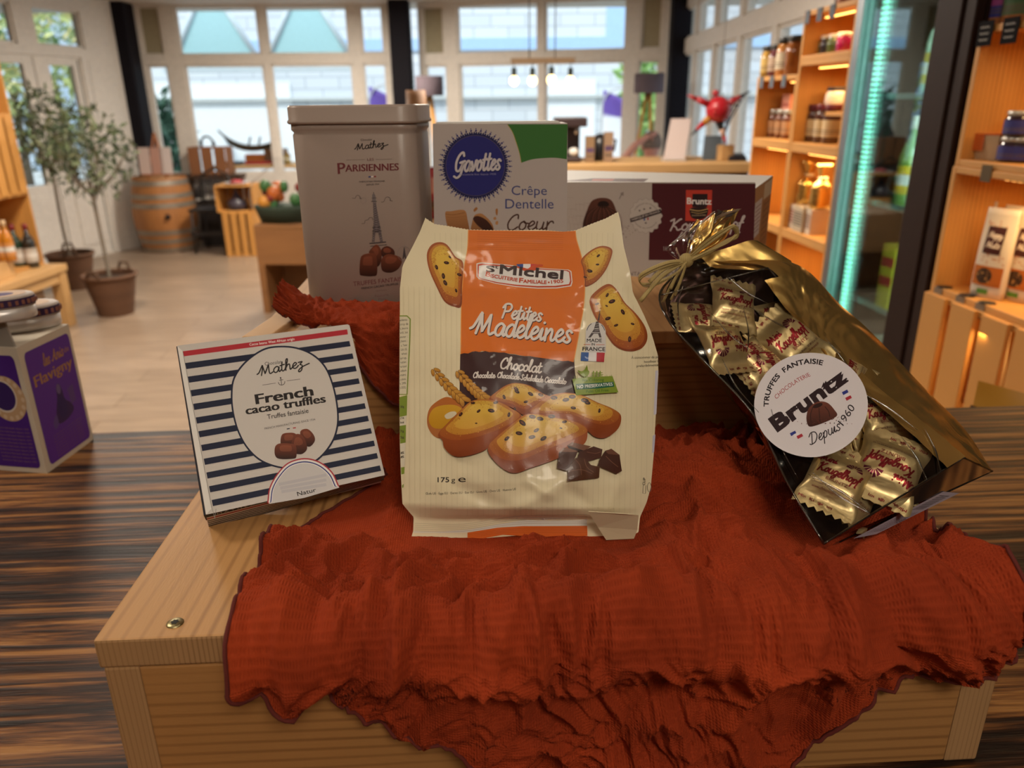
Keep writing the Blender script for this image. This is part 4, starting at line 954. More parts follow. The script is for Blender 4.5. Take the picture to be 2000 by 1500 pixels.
# --- cream packet of small cakes in the middle
def packet():
    P0 = V((0, .487, 1.2065)); dv = V((0, .113, .21)).normalized(); n = V((0, -dv.z, dv.y))
    TP = [(784, 470), (806, 440), (831, 425), (849, 437), (876, 441), (916, 448), (969, 449), (1014, 449), (1048, 448), (1069, 449), (1101, 452), (1125, 449), (1154, 437), (1183, 426), (1207, 413), (1215, 430), (1290, 600)]
    BT = [(780, 1054), (801, 1054), (880, 1057), (916, 1057), (960, 1050), (1010, 1046), (1060, 1050), (1148, 1047), (1180, 1055), (1238, 1052), (1290, 1050)]
    LF = [(413, 834), (425, 831), (453, 820), (485, 804), (519, 786), (564, 781), (691, 781), (780, 780), (870, 781), (928, 783), (984, 786), (994, 794), (1010, 808), (1037, 807), (1057, 801)]
    RT = [(413, 1207), (432, 1212), (480, 1218), (532, 1231), (572, 1236), (609, 1255), (646, 1271), (694, 1285), (731, 1286), (806, 1281), (885, 1277), (952, 1271), (981, 1263), (1010, 1250), (1039, 1247), (1057, 1238)]
    creases = [(878, 940, 1000, 1000, 16, -.0022), (1000, 1000, 1130, 930, 14, .0025), (1090, 940, 1165, 1000, 14, -.0022), (820, 600, 800, 900, 16, .0012), (1110, 720, 1190, 700, 10, .0012), (1080, 760, 1060, 940, 18, -.0012), (900, 560, 1120, 575, 16, .0010), (830, 430, 905, 540, 14, .0018), (1210, 420, 1150, 540, 14, .0018), (1235, 640, 1250, 800, 12, .0016), (1030, 940, 1080, 970, 10, .002), (860, 470, 1130, 478, 6, -.0010), (1210, 940, 1190, 1000, 12, .002), (1220, 560, 1270, 690, 9, .002)]
    def W(x, y):
        h = 0.0014 * nz(x * .012, y * .012, 2) + .0007 * nz(x * .035, y * .03, 5)
        for x0, y0, x1, y1, w, d in creases:
            vx, vy = x1 - x0, y1 - y0; L2 = vx * vx + vy * vy; t = max(0, min(1, ((x - x0) * vx + (y - y0) * vy) / L2))
            dd = math.hypot(x - x0 - vx * t, y - y0 - vy * t); h += d * math.exp(-(dd / w) ** 2) * math.sin(math.pi * min(1, max(.08, .15 + .7 * t)))
        return h
    def bulge(x, y):
        L_, R_ = interp(y, LF), interp(y, RT); s_ = max(-1, min(1, (x - (L_ + R_) / 2) / ((R_ - L_) / 2))); t = (y - 440) / (1054 - 440)
        g = interp(t, [(-.1, 0), (0, 0), (.08, .10), (.2, .42), (.4, .85), (.6, 1.0), (.82, 1.05), (.90, .9), (.925, .5), (.935, .12), (1.1, .0)])
        e = 1 - abs(s_) ** 2.6
        return (.026 * g * e, e * g)
    def surf(x, y, l):
        p = on_plane(x, y, P0, n); d = (EYE - p).normalized(); b, k = bulge(x, y)
        return p + d * (b + W(x, y) * min(1, .25 + k) + l)
    t = thing('biscuit_packet', 'cream and orange film packet of small chocolate-chip madeleines, front and centre', 'packet', P0)
    m = MB(); NSx, NTy = 120, 150; fr = []; bk = []; cols = []; CR = lin('#ddd0ae')
    for j in range(NTy + 1):
        t_ = j / NTy; r1 = []; r2 = []
        for i in range(NSx + 1):
            s_ = i / NSx; y = lerp(440, 1052, t_)
            for _ in range(6):
                x = lerp(interp(y, LF), interp(y, RT), s_); a, b = interp(x, TP), interp(x, BT); y = lerp(a, b, t_)
            if j == 0: y += 1.2 * (i % 2)
            x = lerp(interp(y, LF), interp(y, RT), s_)
            r1.append(surf(x, y, 0)); p = on_plane(x, y, P0, n); e = (1 - abs(2 * s_ - 1) ** 3) * interp(t_, [(0, 0), (.2, .5), (.6, 1), (.9, 1), (.96, .08), (1, 0)])
            r2.append(p - (EYE - p).normalized() * (.020 * e + .0004))
        fr.append(r1); bk.append(r2)
    m.grid(fr, 0, '#ddd0ae'); m.grid([list(reversed(r)) for r in bk], 0, '#ddd0ae')
    z = Z(770, 400, .265); y6 = Z(770, 700, .265); A = Art(); OR = '#cf6a1e'; BR = '#3e2626'
    for k in range(48):
        x = 788 + k * 10.4
        if 905 < x < 1125: pts = [(x, y) for y in range(900, 1010, 18)]
        else: pts = [(x + (y - 700) * .004 * (1 if x < 1030 else -4), y) for y in range(455 if 840 < x < 1200 else 560, 1012, 18)]
        pts = [q for q in pts if interp(q[1], LF) + 4 < q[0] < interp(q[1], RT) - 4]
        if len(pts) > 3: A.stroke(pts, 1.4, '#d6c9a6')
    A.poly(z((40, 815), (95, 815), (122, 840), (118, 1000), (100, 1358), (98, 1400), (38, 1400)), '#7d9038'); A.poly(z((40, 823), (92, 823), (113, 843), (110, 1000), (92, 1358), (90, 1395), (38, 1395)), '#d3c9ae')
    for k, w in enumerate(('edients :', 'sirop de', 'n, beurre', 'arôl, lait', 'lever :', 'client :', 'ue. Tenir', 'Œufs UE.', '6 wheat', 'syrup,', 'butter,', 'eurized', 'sodium', 'ntains:', 'y place,', 'h. SMB', 'h DDQ')):
        A.text(w, *z((42, 858 + k * 31.2), (104 - k * 1.2, 853 + k * 31.2)), 4.6, '#4a443a')
    A.poly(y6((38, 285), (96, 270), (92, 420), (40, 432)), '#7d9038'); A.poly(y6((40, 495), (86, 490), (84, 620), (44, 628)), '#7d9038'); A.poly(y6((50, 805), (76, 800), (74, 850), (52, 855)), '#7d9038'); A.poly(y6((58, 935), (70, 925), (68, 950), (58, 955)), '#7d9038')
    A.poly(y6((40, 432), (90, 422), (88, 490), (40, 497)), '#d8d0ba'); A.poly(y6((44, 628), (82, 622), (78, 790), (50, 803)), '#d8d0ba')
    for yy, w in ((365, '30g'), (450, '174'), (480, 'kcal'), (545, '7g'), (590, '2g'), (700, 'g'), (730, 'g')): A.text(w, *y6((46, yy), (72, yy - 3)), 4.4, '#4a443a', bold=.02)
    # orange and brown band
    rt = z((1335, 190), (1345, 260), (1380, 380), (1400, 500), (1405, 620), (1395, 760), (1370, 900), (1345, 1040), (1322, 1160)); lt = z((490, 1105), (492, 900), (496, 700), (506, 550), (520, 430), (540, 320), (546, 185))
    sm_ = lambda q: [(p.x, p.y) for p in catmull(q, 4)]
    rnd = random.Random(5); ragged = lambda pts: [(x, y + rnd.uniform(-1.4, 1.4)) for x, y in sm_(pts)]
    A.poly(z((548, 186), (750, 190), (1000, 192), (1130, 192), (1240, 198), (1335, 192)) + sm_(rt)[1:] + list(reversed(ragged(z((490, 1105), (600, 1085), (700, 1083), (850, 1098), (1000, 1120), (1160, 1145), (1322, 1160)))))[1:] + sm_(lt)[1:-1], OR)
    A.stroke(sm_(rt), 1.6, '#dd9a52'); A.stroke(sm_(lt), 1.6, '#dd9a52')
    rag = ragged(z((487, 1105), (600, 1082), (700, 1081), (850, 1096), (1000, 1118), (1160, 1143), (1322, 1158)))
    A.poly(rag + y6((1326, 0), (1332, 100), (1345, 200), (1350, 320), (1000, 420), (700, 420), (480, 360), (482, 200), (486, 0)), BR)
    for k in range(9): A.stroke([(x, 455 + k * 4.1 + .6 * math.sin(x * .05 + k)) for x in range(932, 1108, 8)], .8, '#c05c16')
    # logo
    lg = [(606, 432), (640, 424), (800, 438), (960, 455), (1140, 470), (1285, 478), (1306, 490), (1314, 570), (1305, 600), (1200, 616), (1060, 618), (900, 606), (750, 582), (625, 548), (606, 530)]
    sc = lambda k, kk: [(958 + (x - 958) * k, 522 + (y - 522) * kk) for x, y in lg]
    A.poly(z(*lg), '#d9d2cc'); A.poly(z(*sc(.978, .92)), '#b6401f'); A.poly(z(*sc(.95, .80)), '#d9d4d0')
    A.poly(z((900, 438), (950, 436), (950, 470), (915, 462)), '#2f4a8c'); A.poly(z((950, 436), (1005, 436), (1005, 470), (950, 470)), '#e0dcda'); A.poly(z((1005, 436), (1052, 438), (1040, 470), (1005, 470)), '#b8323c')
    A.blob(z((890, 452), (950, 462), (985, 470), (1010, 452), (1045, 440), (1090, 440), (1095, 452), (1060, 458), (1050, 478), (1010, 490), (960, 488)), '#bf4a26')
    A.text('S', *z((676, 490), (738, 496)), 12, '#3a2a2a', bold=.035); A.text('t', *z((741, 468), (766, 470)), 6.5, '#3a2a2a', bold=.03); A.text('Michel', *z((778, 506), (1240, 548)), 18, '#3a2a2a', bold=.04)
    A.text('B', *z((672, 524), (704, 532)), 9.5, '#b6401f', bold=.03); A.text('ISCUITERIE', *z((708, 534), (906, 566)), 7, '#b6401f', bold=.03); A.text('F', *z((920, 572), (948, 575)), 9.5, '#b6401f', bold=.03); A.text('AMILIALE', *z((951, 575), (1122, 583)), 7, '#b6401f', bold=.03); A.ellipse(*z((1139, 572))[0], 1.8, 1.8, '#b6401f', n=10); A.text('1905', *z((1158, 581), (1246, 573)), 7, '#b6401f', bold=.02)
    def shadowed(w, p0, p1, xh, wd, dx=1.5, dy=2.4, slant=.12):
        q0, q1 = z(p0, p1); A.script(w, (q0[0] + dx, q0[1] + dy), (q1[0] + dx, q1[1] + dy), xh, wd, '#4a2a26', slant=slant); A.script(w, q0, q1, xh, wd, '#d8cfc8', slant=slant)
    shadowed('Petites', (788, 832), (1085, 858), 15.5, 3.9, 1.0, 1.7); shadowed('Madeleines', (592, 945), (1300, 1018), 24, 5.0, 1.2, 2.0)
    A.script('Chocolat', *z((775, 1203), (1080, 1240)), 12, 3.2, '#d8cfc8', slant=.1)
    A.script('Chocolate', *z((580, 1274), (742, 1276)), 6.0, 2.0, '#d8cfc8', slant=.1); A.script('Chocolade', *z((757, 1272), (920, 1288)), 6.0, 2.0, '#d8cfc8', slant=.1); A.script('Schokolade', *z((930, 1290), (1095, 1308)), 6.0, 2.0, '#d8cfc8', slant=.1); A.script('Cioccolato', *z((1106, 1306), (1265, 1322)), 6.0, 2.0, '#d8cfc8', slant=.1)
    def cake(pts, zf, top=None, chips=(), c0='#cfa53f', c1='#b9782e', rim='#9a4f24', lo='#7d3a1c'):
        p = zf(*pts); ys = [q[1] for q in p]; xs = [q[0] for q in p]; A.blob(p, grad(rim, lo, lerp(min(ys), max(ys), .4), max(ys)))
        tp = zf(*top) if top else [(sum(xs) / len(xs) + (x - sum(xs) / len(xs)) * .90, sum(ys) / len(ys) + (y - sum(ys) / len(ys)) * .93) for x, y in p]
        y0, y1 = min(q[1] for q in tp), max(q[1] for q in tp); A.blob(tp, grad(c1, rim, y0, y1))
        cx, cy = sum(q[0] for q in tp) / len(tp), sum(q[1] for q in tp) / len(tp)
        for k, (ca, cb) in enumerate(((c0, c1), ('#dab64c', '#c28a34'))):
            f = .84 - .22 * k; A.blob([(cx + (x - cx) * f, cy + (y - cy) * f - (y1 - y0) * (.05 + .03 * k)) for x, y in tp], grad(ca, cb, y0, y1))
        rs = random.Random(len(pts) + int(xs[0])); wd, ht = max(xs) - min(xs), max(ys) - min(ys); A.begin()
        for k in range(170):                                            # sugary crumb texture towards the baked rim
            an = rs.uniform(0, 6.283); f = rs.uniform(.62, .97); i_ = rs.randrange(len(tp)); px_, py_ = tp[i_]; qx_, qy_ = tp[(i_ + 1) % len(tp)]; u_ = rs.random()
            ex_, ey_ = cx + (lerp(px_, qx_, u_) - cx) * f, cy + (lerp(py_, qy_, u_) - cy) * f; A.ellipse(ex_, ey_, rs.uniform(.5, 1.1), rs.uniform(.4, .8), rs.choice(('#d8a04a', '#8f4e20', '#b5702c', '#a65e24')), n=5)
        A.end()
        for x, y, a, r_ in chips:
            q = zf((x, y))[0]; A.ellipse(q[0], q[1], r_, r_ * .55, '#2e1610', rot=a, n=10); A.ellipse(q[0] - .6, q[1] - .5, r_ * .45, r_ * .22, '#6d3c28', rot=a, n=7)
    cake([(240, 370), (270, 300), (330, 275), (390, 295), (450, 380), (508, 430), (500, 600), (495, 745), (440, 750), (370, 712), (310, 600), (258, 480)], z, None, [(312, 460, 70, 5), (385, 427, 10, 5.5), (362, 525, 80, 6), (376, 575, 60, 6), (480, 515, 20, 5), (456, 632, 70, 4), (410, 385, 50, 3.5)])
    cake([(1378, 405), (1450, 335), (1530, 303), (1600, 322), (1603, 375), (1560, 480), (1490, 565), (1410, 605), (1404, 560), (1392, 470)], z, None, [(1504, 375, -40, 4), (1498, 440, 0, 3.5), (1440, 488, 10, 6), (1408, 532, 10, 3.5)])
    cake([(1440, 700), (1500, 625), (1580, 583), (1640, 625), (1700, 720), (1780, 800), (1850, 900), (1865, 990), (1820, 1060), (1720, 1080), (1620, 1035), (1540, 920), (1470, 810)], z, None, [(1570, 665, -60, 4.5), (1495, 730, -20, 4), (1605, 712, -20, 7), (1685, 790, 60, 6), (1575, 838, -20, 6), (1635, 888, -20, 4.5), (1757, 878, 20, 4), (1735, 990, -85, 6), (1565, 745, 30, 3)])
    # egg and wheat
    p = y6((242, 440), (260, 370), (310, 320), (380, 285), (440, 300), (490, 330), (500, 400), (430, 500), (350, 585), (290, 570), (250, 510)); A.blob(p, grad('#b5682e', '#a8683a', 770, 850)); A.blob(y6((256, 430), (290, 370), (360, 345), (450, 345), (500, 380), (470, 450), (380, 510), (300, 515), (262, 480)), grad('#c8982c', '#b9861f', 790, 840)); A.blob(y6((372, 420), (410, 395), (450, 392), (458, 412), (420, 440), (385, 445)), '#cfc3a6')
    for (x0, y0, x1, y1) in ((300, 95, 530, 320), (480, 110, 680, 300)):
        A.stroke(y6((x0, y0), ((x0 + x1) / 2 - 10, (y0 + y1) / 2 + 10), (x1, y1)), 1.6, '#8a5a24', smooth=4)
        for k in range(8):
            f = k / 7.5; cx, cy = lerp(x0, x1, f), lerp(y0, y1, f) + 16 * math.sin(f * 3); r_ = 9 + 4 * f
            for sg in (-1, 1):
                q = y6((cx + sg * 22 * .7, cy - sg * 14 * .7))[0]; A.ellipse(q[0], q[1], r_ * .82, r_ * .40, '#8a5a24', rot=50 - sg * 28, n=12); A.ellipse(q[0], q[1], r_ * .72, r_ * .31, grad('#c8963f', '#a8702a', q[1] - 5, q[1] + 5), rot=50 - sg * 28, n=12)
    cake([(700, 310), (760, 240), (830, 195), (900, 180), (1000, 200), (1090, 255), (1150, 295), (1050, 400), (960, 420), (860, 360)], y6, [(715, 295), (770, 235), (840, 195), (900, 182), (1000, 203), (1090, 258), (1140, 290), (1020, 350), (960, 375), (850, 330)], [(810, 285, 70, 5), (898, 225, 40, 6), (905, 245, 30, 5.5), (1005, 262, 30, 6), (1080, 268, 20, 5.5), (970, 320, -10, 4.5), (890, 372, 70, 3.5)])
    cake([(1000, 400), (1060, 330), (1160, 275), (1260, 252), (1380, 270), (1500, 325), (1600, 365), (1665, 410), (1670, 470), (1640, 530), (1560, 585), (1480, 578), (1400, 520), (1200, 440)], y6, [(1010, 395), (1070, 325), (1160, 272), (1260, 254), (1380, 272), (1500, 327), (1600, 367), (1655, 405), (1640, 460), (1560, 490), (1450, 470), (1300, 410), (1150, 405)], [(1178, 290, 0, 7), (1265, 305, -10, 7), (1312, 283, 0, 7), (1405, 310, 10, 8), (1425, 328, 10, 6), (1320, 365, 10, 5.5), (1512, 385, -80, 4.5)])
    cake([(325, 555), (400, 470), (480, 390), (560, 320), (650, 300), (760, 315), (850, 360), (940, 430), (860, 540), (760, 600), (660, 680), (520, 722), (430, 715), (370, 660), (355, 605)], y6, [(335, 550), (405, 470), (485, 390), (560, 322), (650, 302), (760, 318), (850, 362), (925, 425), (800, 510), (640, 570), (500, 600), (400, 595)], [(580, 328, 0, 4.5), (490, 412, -50, 5), (622, 388, -40, 4.5), (715, 385, 10, 7), (845, 415, -80, 5), (748, 325, -10, 5), (604, 478, 0, 2.5)])
    cake([(690, 665), (740, 590), (860, 490), (950, 420), (1040, 405), (1160, 430), (1280, 448), (1400, 490), (1425, 548), (1390, 640), (1200, 740), (1000, 810), (890, 845), (800, 812), (720, 735)], y6, [(700, 650), (745, 590), (860, 492), (950, 425), (1040, 408), (1160, 432), (1280, 452), (1390, 495), (1415, 545), (1300, 600), (1100, 680), (920, 750), (780, 735)], [(830, 590, -40, 6), (920, 552, 10, 7), (945, 475, 40, 8), (1018, 430, 10, 7), (1075, 445, 10, 7), (1160, 428, 0, 7), (1048, 530, -30, 6), (1015, 580, -10, 7), (1100, 590, -30, 7), (1255, 467, -10, 5), (1228, 514, 20, 3)])
    # chocolate chunks
    for pts, c in (([(1200, 810), (1215, 690), (1250, 660), (1360, 670), (1340, 720), (1275, 830)], '#4a2a20'), ([(1218, 688), (1248, 658), (1365, 672), (1340, 690)], '#7d5440'), ([(1275, 640), (1310, 618), (1452, 648), (1400, 680)], '#75503e'), ([(1275, 640), (1400, 680), (1395, 695), (1285, 662)], '#2e1812'), ([(1365, 690), (1470, 648), (1535, 670), (1525, 730), (1420, 760), (1350, 740)], '#4c2c22'), ([(1520, 735), (1555, 680), (1600, 668), (1660, 710), (1678, 830), (1640, 850), (1500, 790)], '#46281e'), ([(1555, 684), (1600, 665), (1662, 712), (1580, 705)], '#6b4636'), ([(1278, 905), (1280, 820), (1335, 735), (1400, 730), (1450, 785), (1515, 800), (1510, 880)], '#51301f')):
        A.poly(y6(*pts), c)
    for pts in ([(1335, 745), (1370, 790), (1380, 860)], [(1400, 740), (1420, 800), (1470, 840)], [(1300, 830), (1380, 820), (1460, 850)], [(1560, 720), (1600, 760), (1650, 800)], [(1420, 690), (1480, 700), (1520, 690)]): A.stroke(y6(*pts), 1.0, '#7a5240', smooth=4)
    # origin badge and the green label
    c = z((1485, 940))[0]; A.poly([(c[0] + 19.5 * math.cos(a), c[1] - 20 * math.sin(a)) for a in [math.pi * k / 20 for k in range(21)]] + z((1408, 1090), (1560, 1090)), '#c9c5c2')
    A.stroke([(c[0] + 17.5 * math.cos(a), c[1] - 19 * math.sin(a)) for a in [.2 + (math.pi - .9) * k / 16 for k in range(6)]], 1.2, INK); A.stroke([(c[0] + 17.5 * math.cos(a), c[1] - 19 * math.sin(a)) for a in [math.pi - .2 - .9 * k / 6 for k in range(7)]], 1.2, INK)
    A.poly(z((1517, 762), (1519, 762), (1512, 850), (1505, 855), (1500, 850)), '#3a3030'); A.poly(z((1488, 860), (1506, 860), (1512, 920), (1528, 978), (1512, 978), (1502, 950), (1470, 950), (1448, 978), (1430, 978), (1470, 920)), '#4a4040'); A.stroke(z((1458, 942), (1515, 942)), 1.2, '#c9c5c2'); A.stroke(z((1472, 915), (1508, 915)), .9, '#c9c5c2')
    for k in range(4): A.stroke(z((1476 + k * 3, 930 - k * 17), (1508 - k, 925 - k * 17)), .5, '#c9c5c2')
    A.text('MADE', *z((1420, 1012), (1530, 1012)), 7, INK, bold=.015); A.text('IN', *z((1454, 1036), (1478, 1036)), 4.6, INK, bold=.02); A.stroke(z((1396, 1030), (1445, 1030)), 1.0, '#bf5a2c'); A.stroke(z((1486, 1031), (1550, 1031)), 1.0, '#bf5a2c'); A.text('FRANCE', *z((1388, 1074), (1553, 1078)), 7.6, INK, bold=.02)
    A.poly(z((1378, 1086), (1434, 1088), (1430, 1152), (1374, 1150)), '#2f5596'); A.poly(z((1434, 1088), (1492, 1088), (1490, 1155), (1430, 1152)), '#d8d4d4'); A.poly(z((1492, 1088), (1552, 1090), (1546, 1158), (1490, 1155)), '#b0303a')
    GR = '#7f9432'
    A.poly(y6((1312, 152), (1430, 138), (1560, 132), (1608, 130), (1652, 250), (1520, 258), (1340, 272)), GR)
    A.blob(y6((1352, 88), (1380, 95), (1405, 80), (1420, 50), (1428, 85), (1438, 98), (1428, 125), (1405, 135), (1375, 120)), GR); A.stroke(y6((1400, 130), (1402, 148)), 1, GR)
    for k in range(3): A.stroke(y6((1468 + k * 25, 135), (1468 + k * 25, 92)), 2.2, GR)
    A.stroke(y6((1455, 108), (1535, 105)), 1.3, GR); A.stroke(y6((1455, 125), (1540, 120)), 1.3, GR)
    for k in range(24): A.stroke(y6((1330 + k * 12, 150), (1326 + k * 12, 132 - (k % 3) * 6)), .8, GR)
    A.poly(y6((1338, 188), (1480, 180), (1615, 172), (1622, 208), (1500, 222), (1345, 230)), '#1f6048'); A.text('NO PRESERVATIVES', *y6((1350, 222), (1610, 200)), 6.4, '#d8dcd4', bold=.02); A.text('No Coloring', *y6((1388, 170), (1545, 166)), 5.6, '#3e6a28'); A.text('Palm Oil Free', *y6((1415, 254), (1580, 242)), 5.6, '#3e6a28')
    A.text('175', *y6((320, 912), (404, 912)), 10, '#2c2420', bold=.015); A.text('g', *y6((420, 912), (449, 912)), 10, '#2c2420'); A.text('e', *y6((472, 912), (528, 910)), 13.5, '#2c2420'); A.text('Œufs UE · Eggs EU · Eieren EU · Eier EU · Uova UE · Ovos UE · Huevos UE', *y6((232, 1004), (898, 970)), 4.6, '#3a322a', arc=-2.0)
    A.text('À consommer de pr', *z((1748, 1135), (1948, 1130)), 5.0, '#3a322a'); A.text('houdbaar t', *z((1842, 1165), (1948, 1160)), 5.0, '#3a322a'); A.text('preferibilmente', *z((1786, 1197), (1946, 1188)), 5.0, '#3a322a')
    A.stroke(y6((1835, 935), (1832, 995), (1852, 995), (1856, 935)), .8, '#3a322a'); A.text('CLIP', *y6((1848, 935), (1852, 880)), 5, '#3a322a', bold=.02); A.stroke(y6(*[(1880 + 14 * math.cos(a / 3), 950 + 34 * math.sin(a / 3)) for a in range(20)]), .8, '#3a322a'); A.text('B T', *y6((1938, 258), (1940, 178)), 4.5, '#3a322a')
    A.poly(y6((1925, 90), (1945, 88), (1932, 410), (1912, 418)), '#c6c3d0'); A.poly(y6((1905, 570), (1925, 560), (1915, 690), (1900, 700)), '#b9b6c6')
    # seam at the foot
    A.poly(y6((145, 1275), (300, 1280), (560, 1262), (900, 1200), (1100, 1178), (1420, 1180), (1420, 1232), (1100, 1236), (800, 1242), (540, 1282), (380, 1285), (140, 1283)), '#d6d1c8')
    for k in range(5): A.stroke(y6((150, 1215 + k * 14), (500, 1222 + k * 13), (900, 1165 + k * 14), (1420, 1150 + k * 16)), .7, '#b9ad92', smooth=5)
    A.poly(y6((540, 1284), (760, 1248), (950, 1236), (1200, 1236), (1422, 1234), (1424, 1308), (1200, 1316), (1000, 1312), (800, 1300), (720, 1315), (540, 1348)), '#cf6018')
    for k in range(3): A.stroke(y6((545, 1300 + k * 13), (800, 1262 + k * 11), (1100, 1250 + k * 16), (1420, 1250 + k * 16)), .7, '#b9500f', smooth=5)
    A.lay(m, lambda x, y, l: surf(x, y, l + .00012), maxlen=6.0, step=.00004); m.build('film', M_FILMP, t, world=True)
    # folded ear at the foot of the packet
    e = MB(); ear = [(1430, 1125, .016), (1680, 1140, .020), (1800, 1150, .020), (1790, 1260, .010), (1765, 1325, .006), (1560, 1335, .008), (1500, 1240, .014)]
    pts = [surf(*y6((x, y))[0], 0) + (EYE - surf(*y6((x, y))[0], 0)).normalized() * l for x, y, l in ear]; tri = tri_poly(y6(*[(x, y) for x, y, l in ear]))
    e.add(pts, [tuple(f) for f in tri], 0, '#d2c4a2'); e.build('folded_ear', M_FILMP, t, world=True, solid=.0006)
packet()
# ------------------------------------------------------------------ clear and gold bag of wrapped cakes, leaning on the raised crate
M_FILM = clear('cellophane', (.93, .92, .92), .32, .07, bump=.9, bscale=24, amount=1.5)
def gold_mat(name, c, rough, b, sc):
    t = NT(name); n = t.node('ShaderNodeTexNoise'); n.inputs['Scale'].default_value = sc; n.inputs['Detail'].default_value = 2; n.inputs['Distortion'].default_value = 1.2
    t.link(t.coords(), n.inputs['Vector']); t.bump(n.outputs['Fac'], b, .006); t.b.inputs['Base Color'].default_value = (*lin(c), 1); t.set(Metallic=.92, Roughness=rough); return t.m
M_GOLD = gold_mat('gold_film', '#e2bd72', .25, .8, 16)
M_WRAP = printed('gold_wrapper', .3, metal=.0, bump=.25, bscale=70)
def wrap_mat():
    t = NT('gold_foil_wrapper'); a = t.node('ShaderNodeVertexColor', layer_name='Col'); t.link(a.outputs[0], t.b.inputs['Base Color']); t.link(a.outputs[1], t.b.inputs['Metallic'])
    n = t.node('ShaderNodeTexNoise'); n.inputs['Scale'].default_value = 60; n.inputs['Distortion'].default_value = .8; t.link(t.coords(), n.inputs['Vector']); t.bump(n.outputs['Fac'], .35, .003); t.set(Roughness=.36, Metallic=.75); return t.m
M_FOIL = wrap_mat(); M_FOIL.node_tree.links.remove([l for l in M_FOIL.node_tree.links if l.to_socket.name == 'Metallic'][0])
SEC = [  # front-left, front-right, back-right, back-left: measured corner and its depth
 ((1609, 1062, .440), (1882, 894, .500), (1938, 920, .530), (1613, 1071, .466)),
 ((1539, 945, .475), (1812, 835, .530), (1884, 838, .560), (1543, 958, .500)),
 ((1473, 812, .510), (1704, 752, .560), (1800, 752, .590), (1470, 832, .545)),
 ((1382, 712, .545), (1618, 662, .590), (1700, 647, .615), (1378, 726, .575)),
 ((1310, 632, .572), (1556, 588, .610), (1640, 594, .628), (1316, 640, .600)),
 ((1288, 577, .600), (1500, 523, .622), (1560, 518, .640), (1300, 575, .620)),
 ((1318, 535, .618), (1410, 512, .628), (1440, 500, .645), (1324, 528, .632)),
 ((1334, 512, .628), (1362, 504, .632), (1366, 498, .640), (1338, 506, .638))]
CN = [[on_y(x, y, Y) for x, y, Y in s] for s in SEC]
def side_sheet(i, j, nu, bul):
    a = catmull([c[i] for c in CN], 8); b = catmull([c[j] for c in CN], 8); rows = []
    for k, (p, q) in enumerate(zip(a, b)):
        t = k / (len(a) - 1); r = []
        for u in range(nu + 1):
            s_ = u / nu; pt = p.lerp(q, s_); w = bul * 4 * s_ * (1 - s_) * math.sin(math.pi * min(1, .06 + t * .94)) + .0016 * nz(s_ * 5 + i, t * 14, 3) * min(1, 6 * s_ * (1 - s_))
            r.append((pt, w))
        rows.append(r)
    return rows
def sheet(i, j, nu, bul, nrm):
    return [[p + nrm * w for p, w in r] for r in side_sheet(i, j, nu, bul)]
nF = (CN[0][1] - CN[0][0]).cross(CN[3][0] - CN[0][0]).normalized()
if nF.dot(EYE - CN[2][0]) < 0: nF = -nF
bag = thing('gift_bag', 'clear and gold gift bag of wrapped mini cakes tied with raffia, leaning at right', 'bag', CN[0][0])
MB().grid(sheet(0, 1, 24, .006, nF)).build('clear_front', M_FILM, bag, world=True)
rt_ = sheet(1, 2, 10, .003, (nF + V((.6, 0, .3))).normalized())
MB().grid(rt_).build('gold_gusset', M_GOLD, bag, world=True)
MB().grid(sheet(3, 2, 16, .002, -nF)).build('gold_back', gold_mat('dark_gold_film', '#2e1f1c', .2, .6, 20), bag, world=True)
MB().grid(sheet(0, 3, 6, .001, V((-.8, -.3, .2)))).build('clear_side', M_FILM, bag, world=True)
b4 = CN[0]; MB().add(b4, [(0, 1, 2, 3)]).build('bag_base', clear('smoky_film', (.55, .5, .48), .2, .05), bag, world=True)
# gold strip folded onto the front along the right edge and the gold shoulder under the bow
gs = [[p.lerp(q, f) + nF * (.0022 + .001 * nz(k * .5, f * 4)) for f in (0.0, .35, .7, 1.0)] for k, (p, q) in enumerate(zip(*[[c[k2].lerp(c[1], f2) for c in [ [r[0], r[-1]] for r in side_sheet(0, 1, 1, 0)] for c in [[c[0][0], c[1][0]]]] for k2, f2 in ((0, .86), (0, 1.0))]))][:38]
MB().grid(gs).build('gold_strip', M_GOLD, bag, world=True)
sh = [[on_y(x, y, Y) for x, y, Y in r] for r in (((1368, 500, .630), (1392, 492, .632), (1420, 484, .636), (1462, 470, .642), (1480, 470, .645)), ((1385, 520, .628), (1420, 512, .630), (1460, 502, .633), (1510, 492, .638), (1545, 509, .640)), ((1400, 524, .622), (1440, 526, .624), (1480, 527, .626), (1520, 526, .630), (1548, 518, .634)))]
MB().grid([catmull(r, 4) for r in sh]).build('gold_shoulder', M_GOLD, bag, world=True)
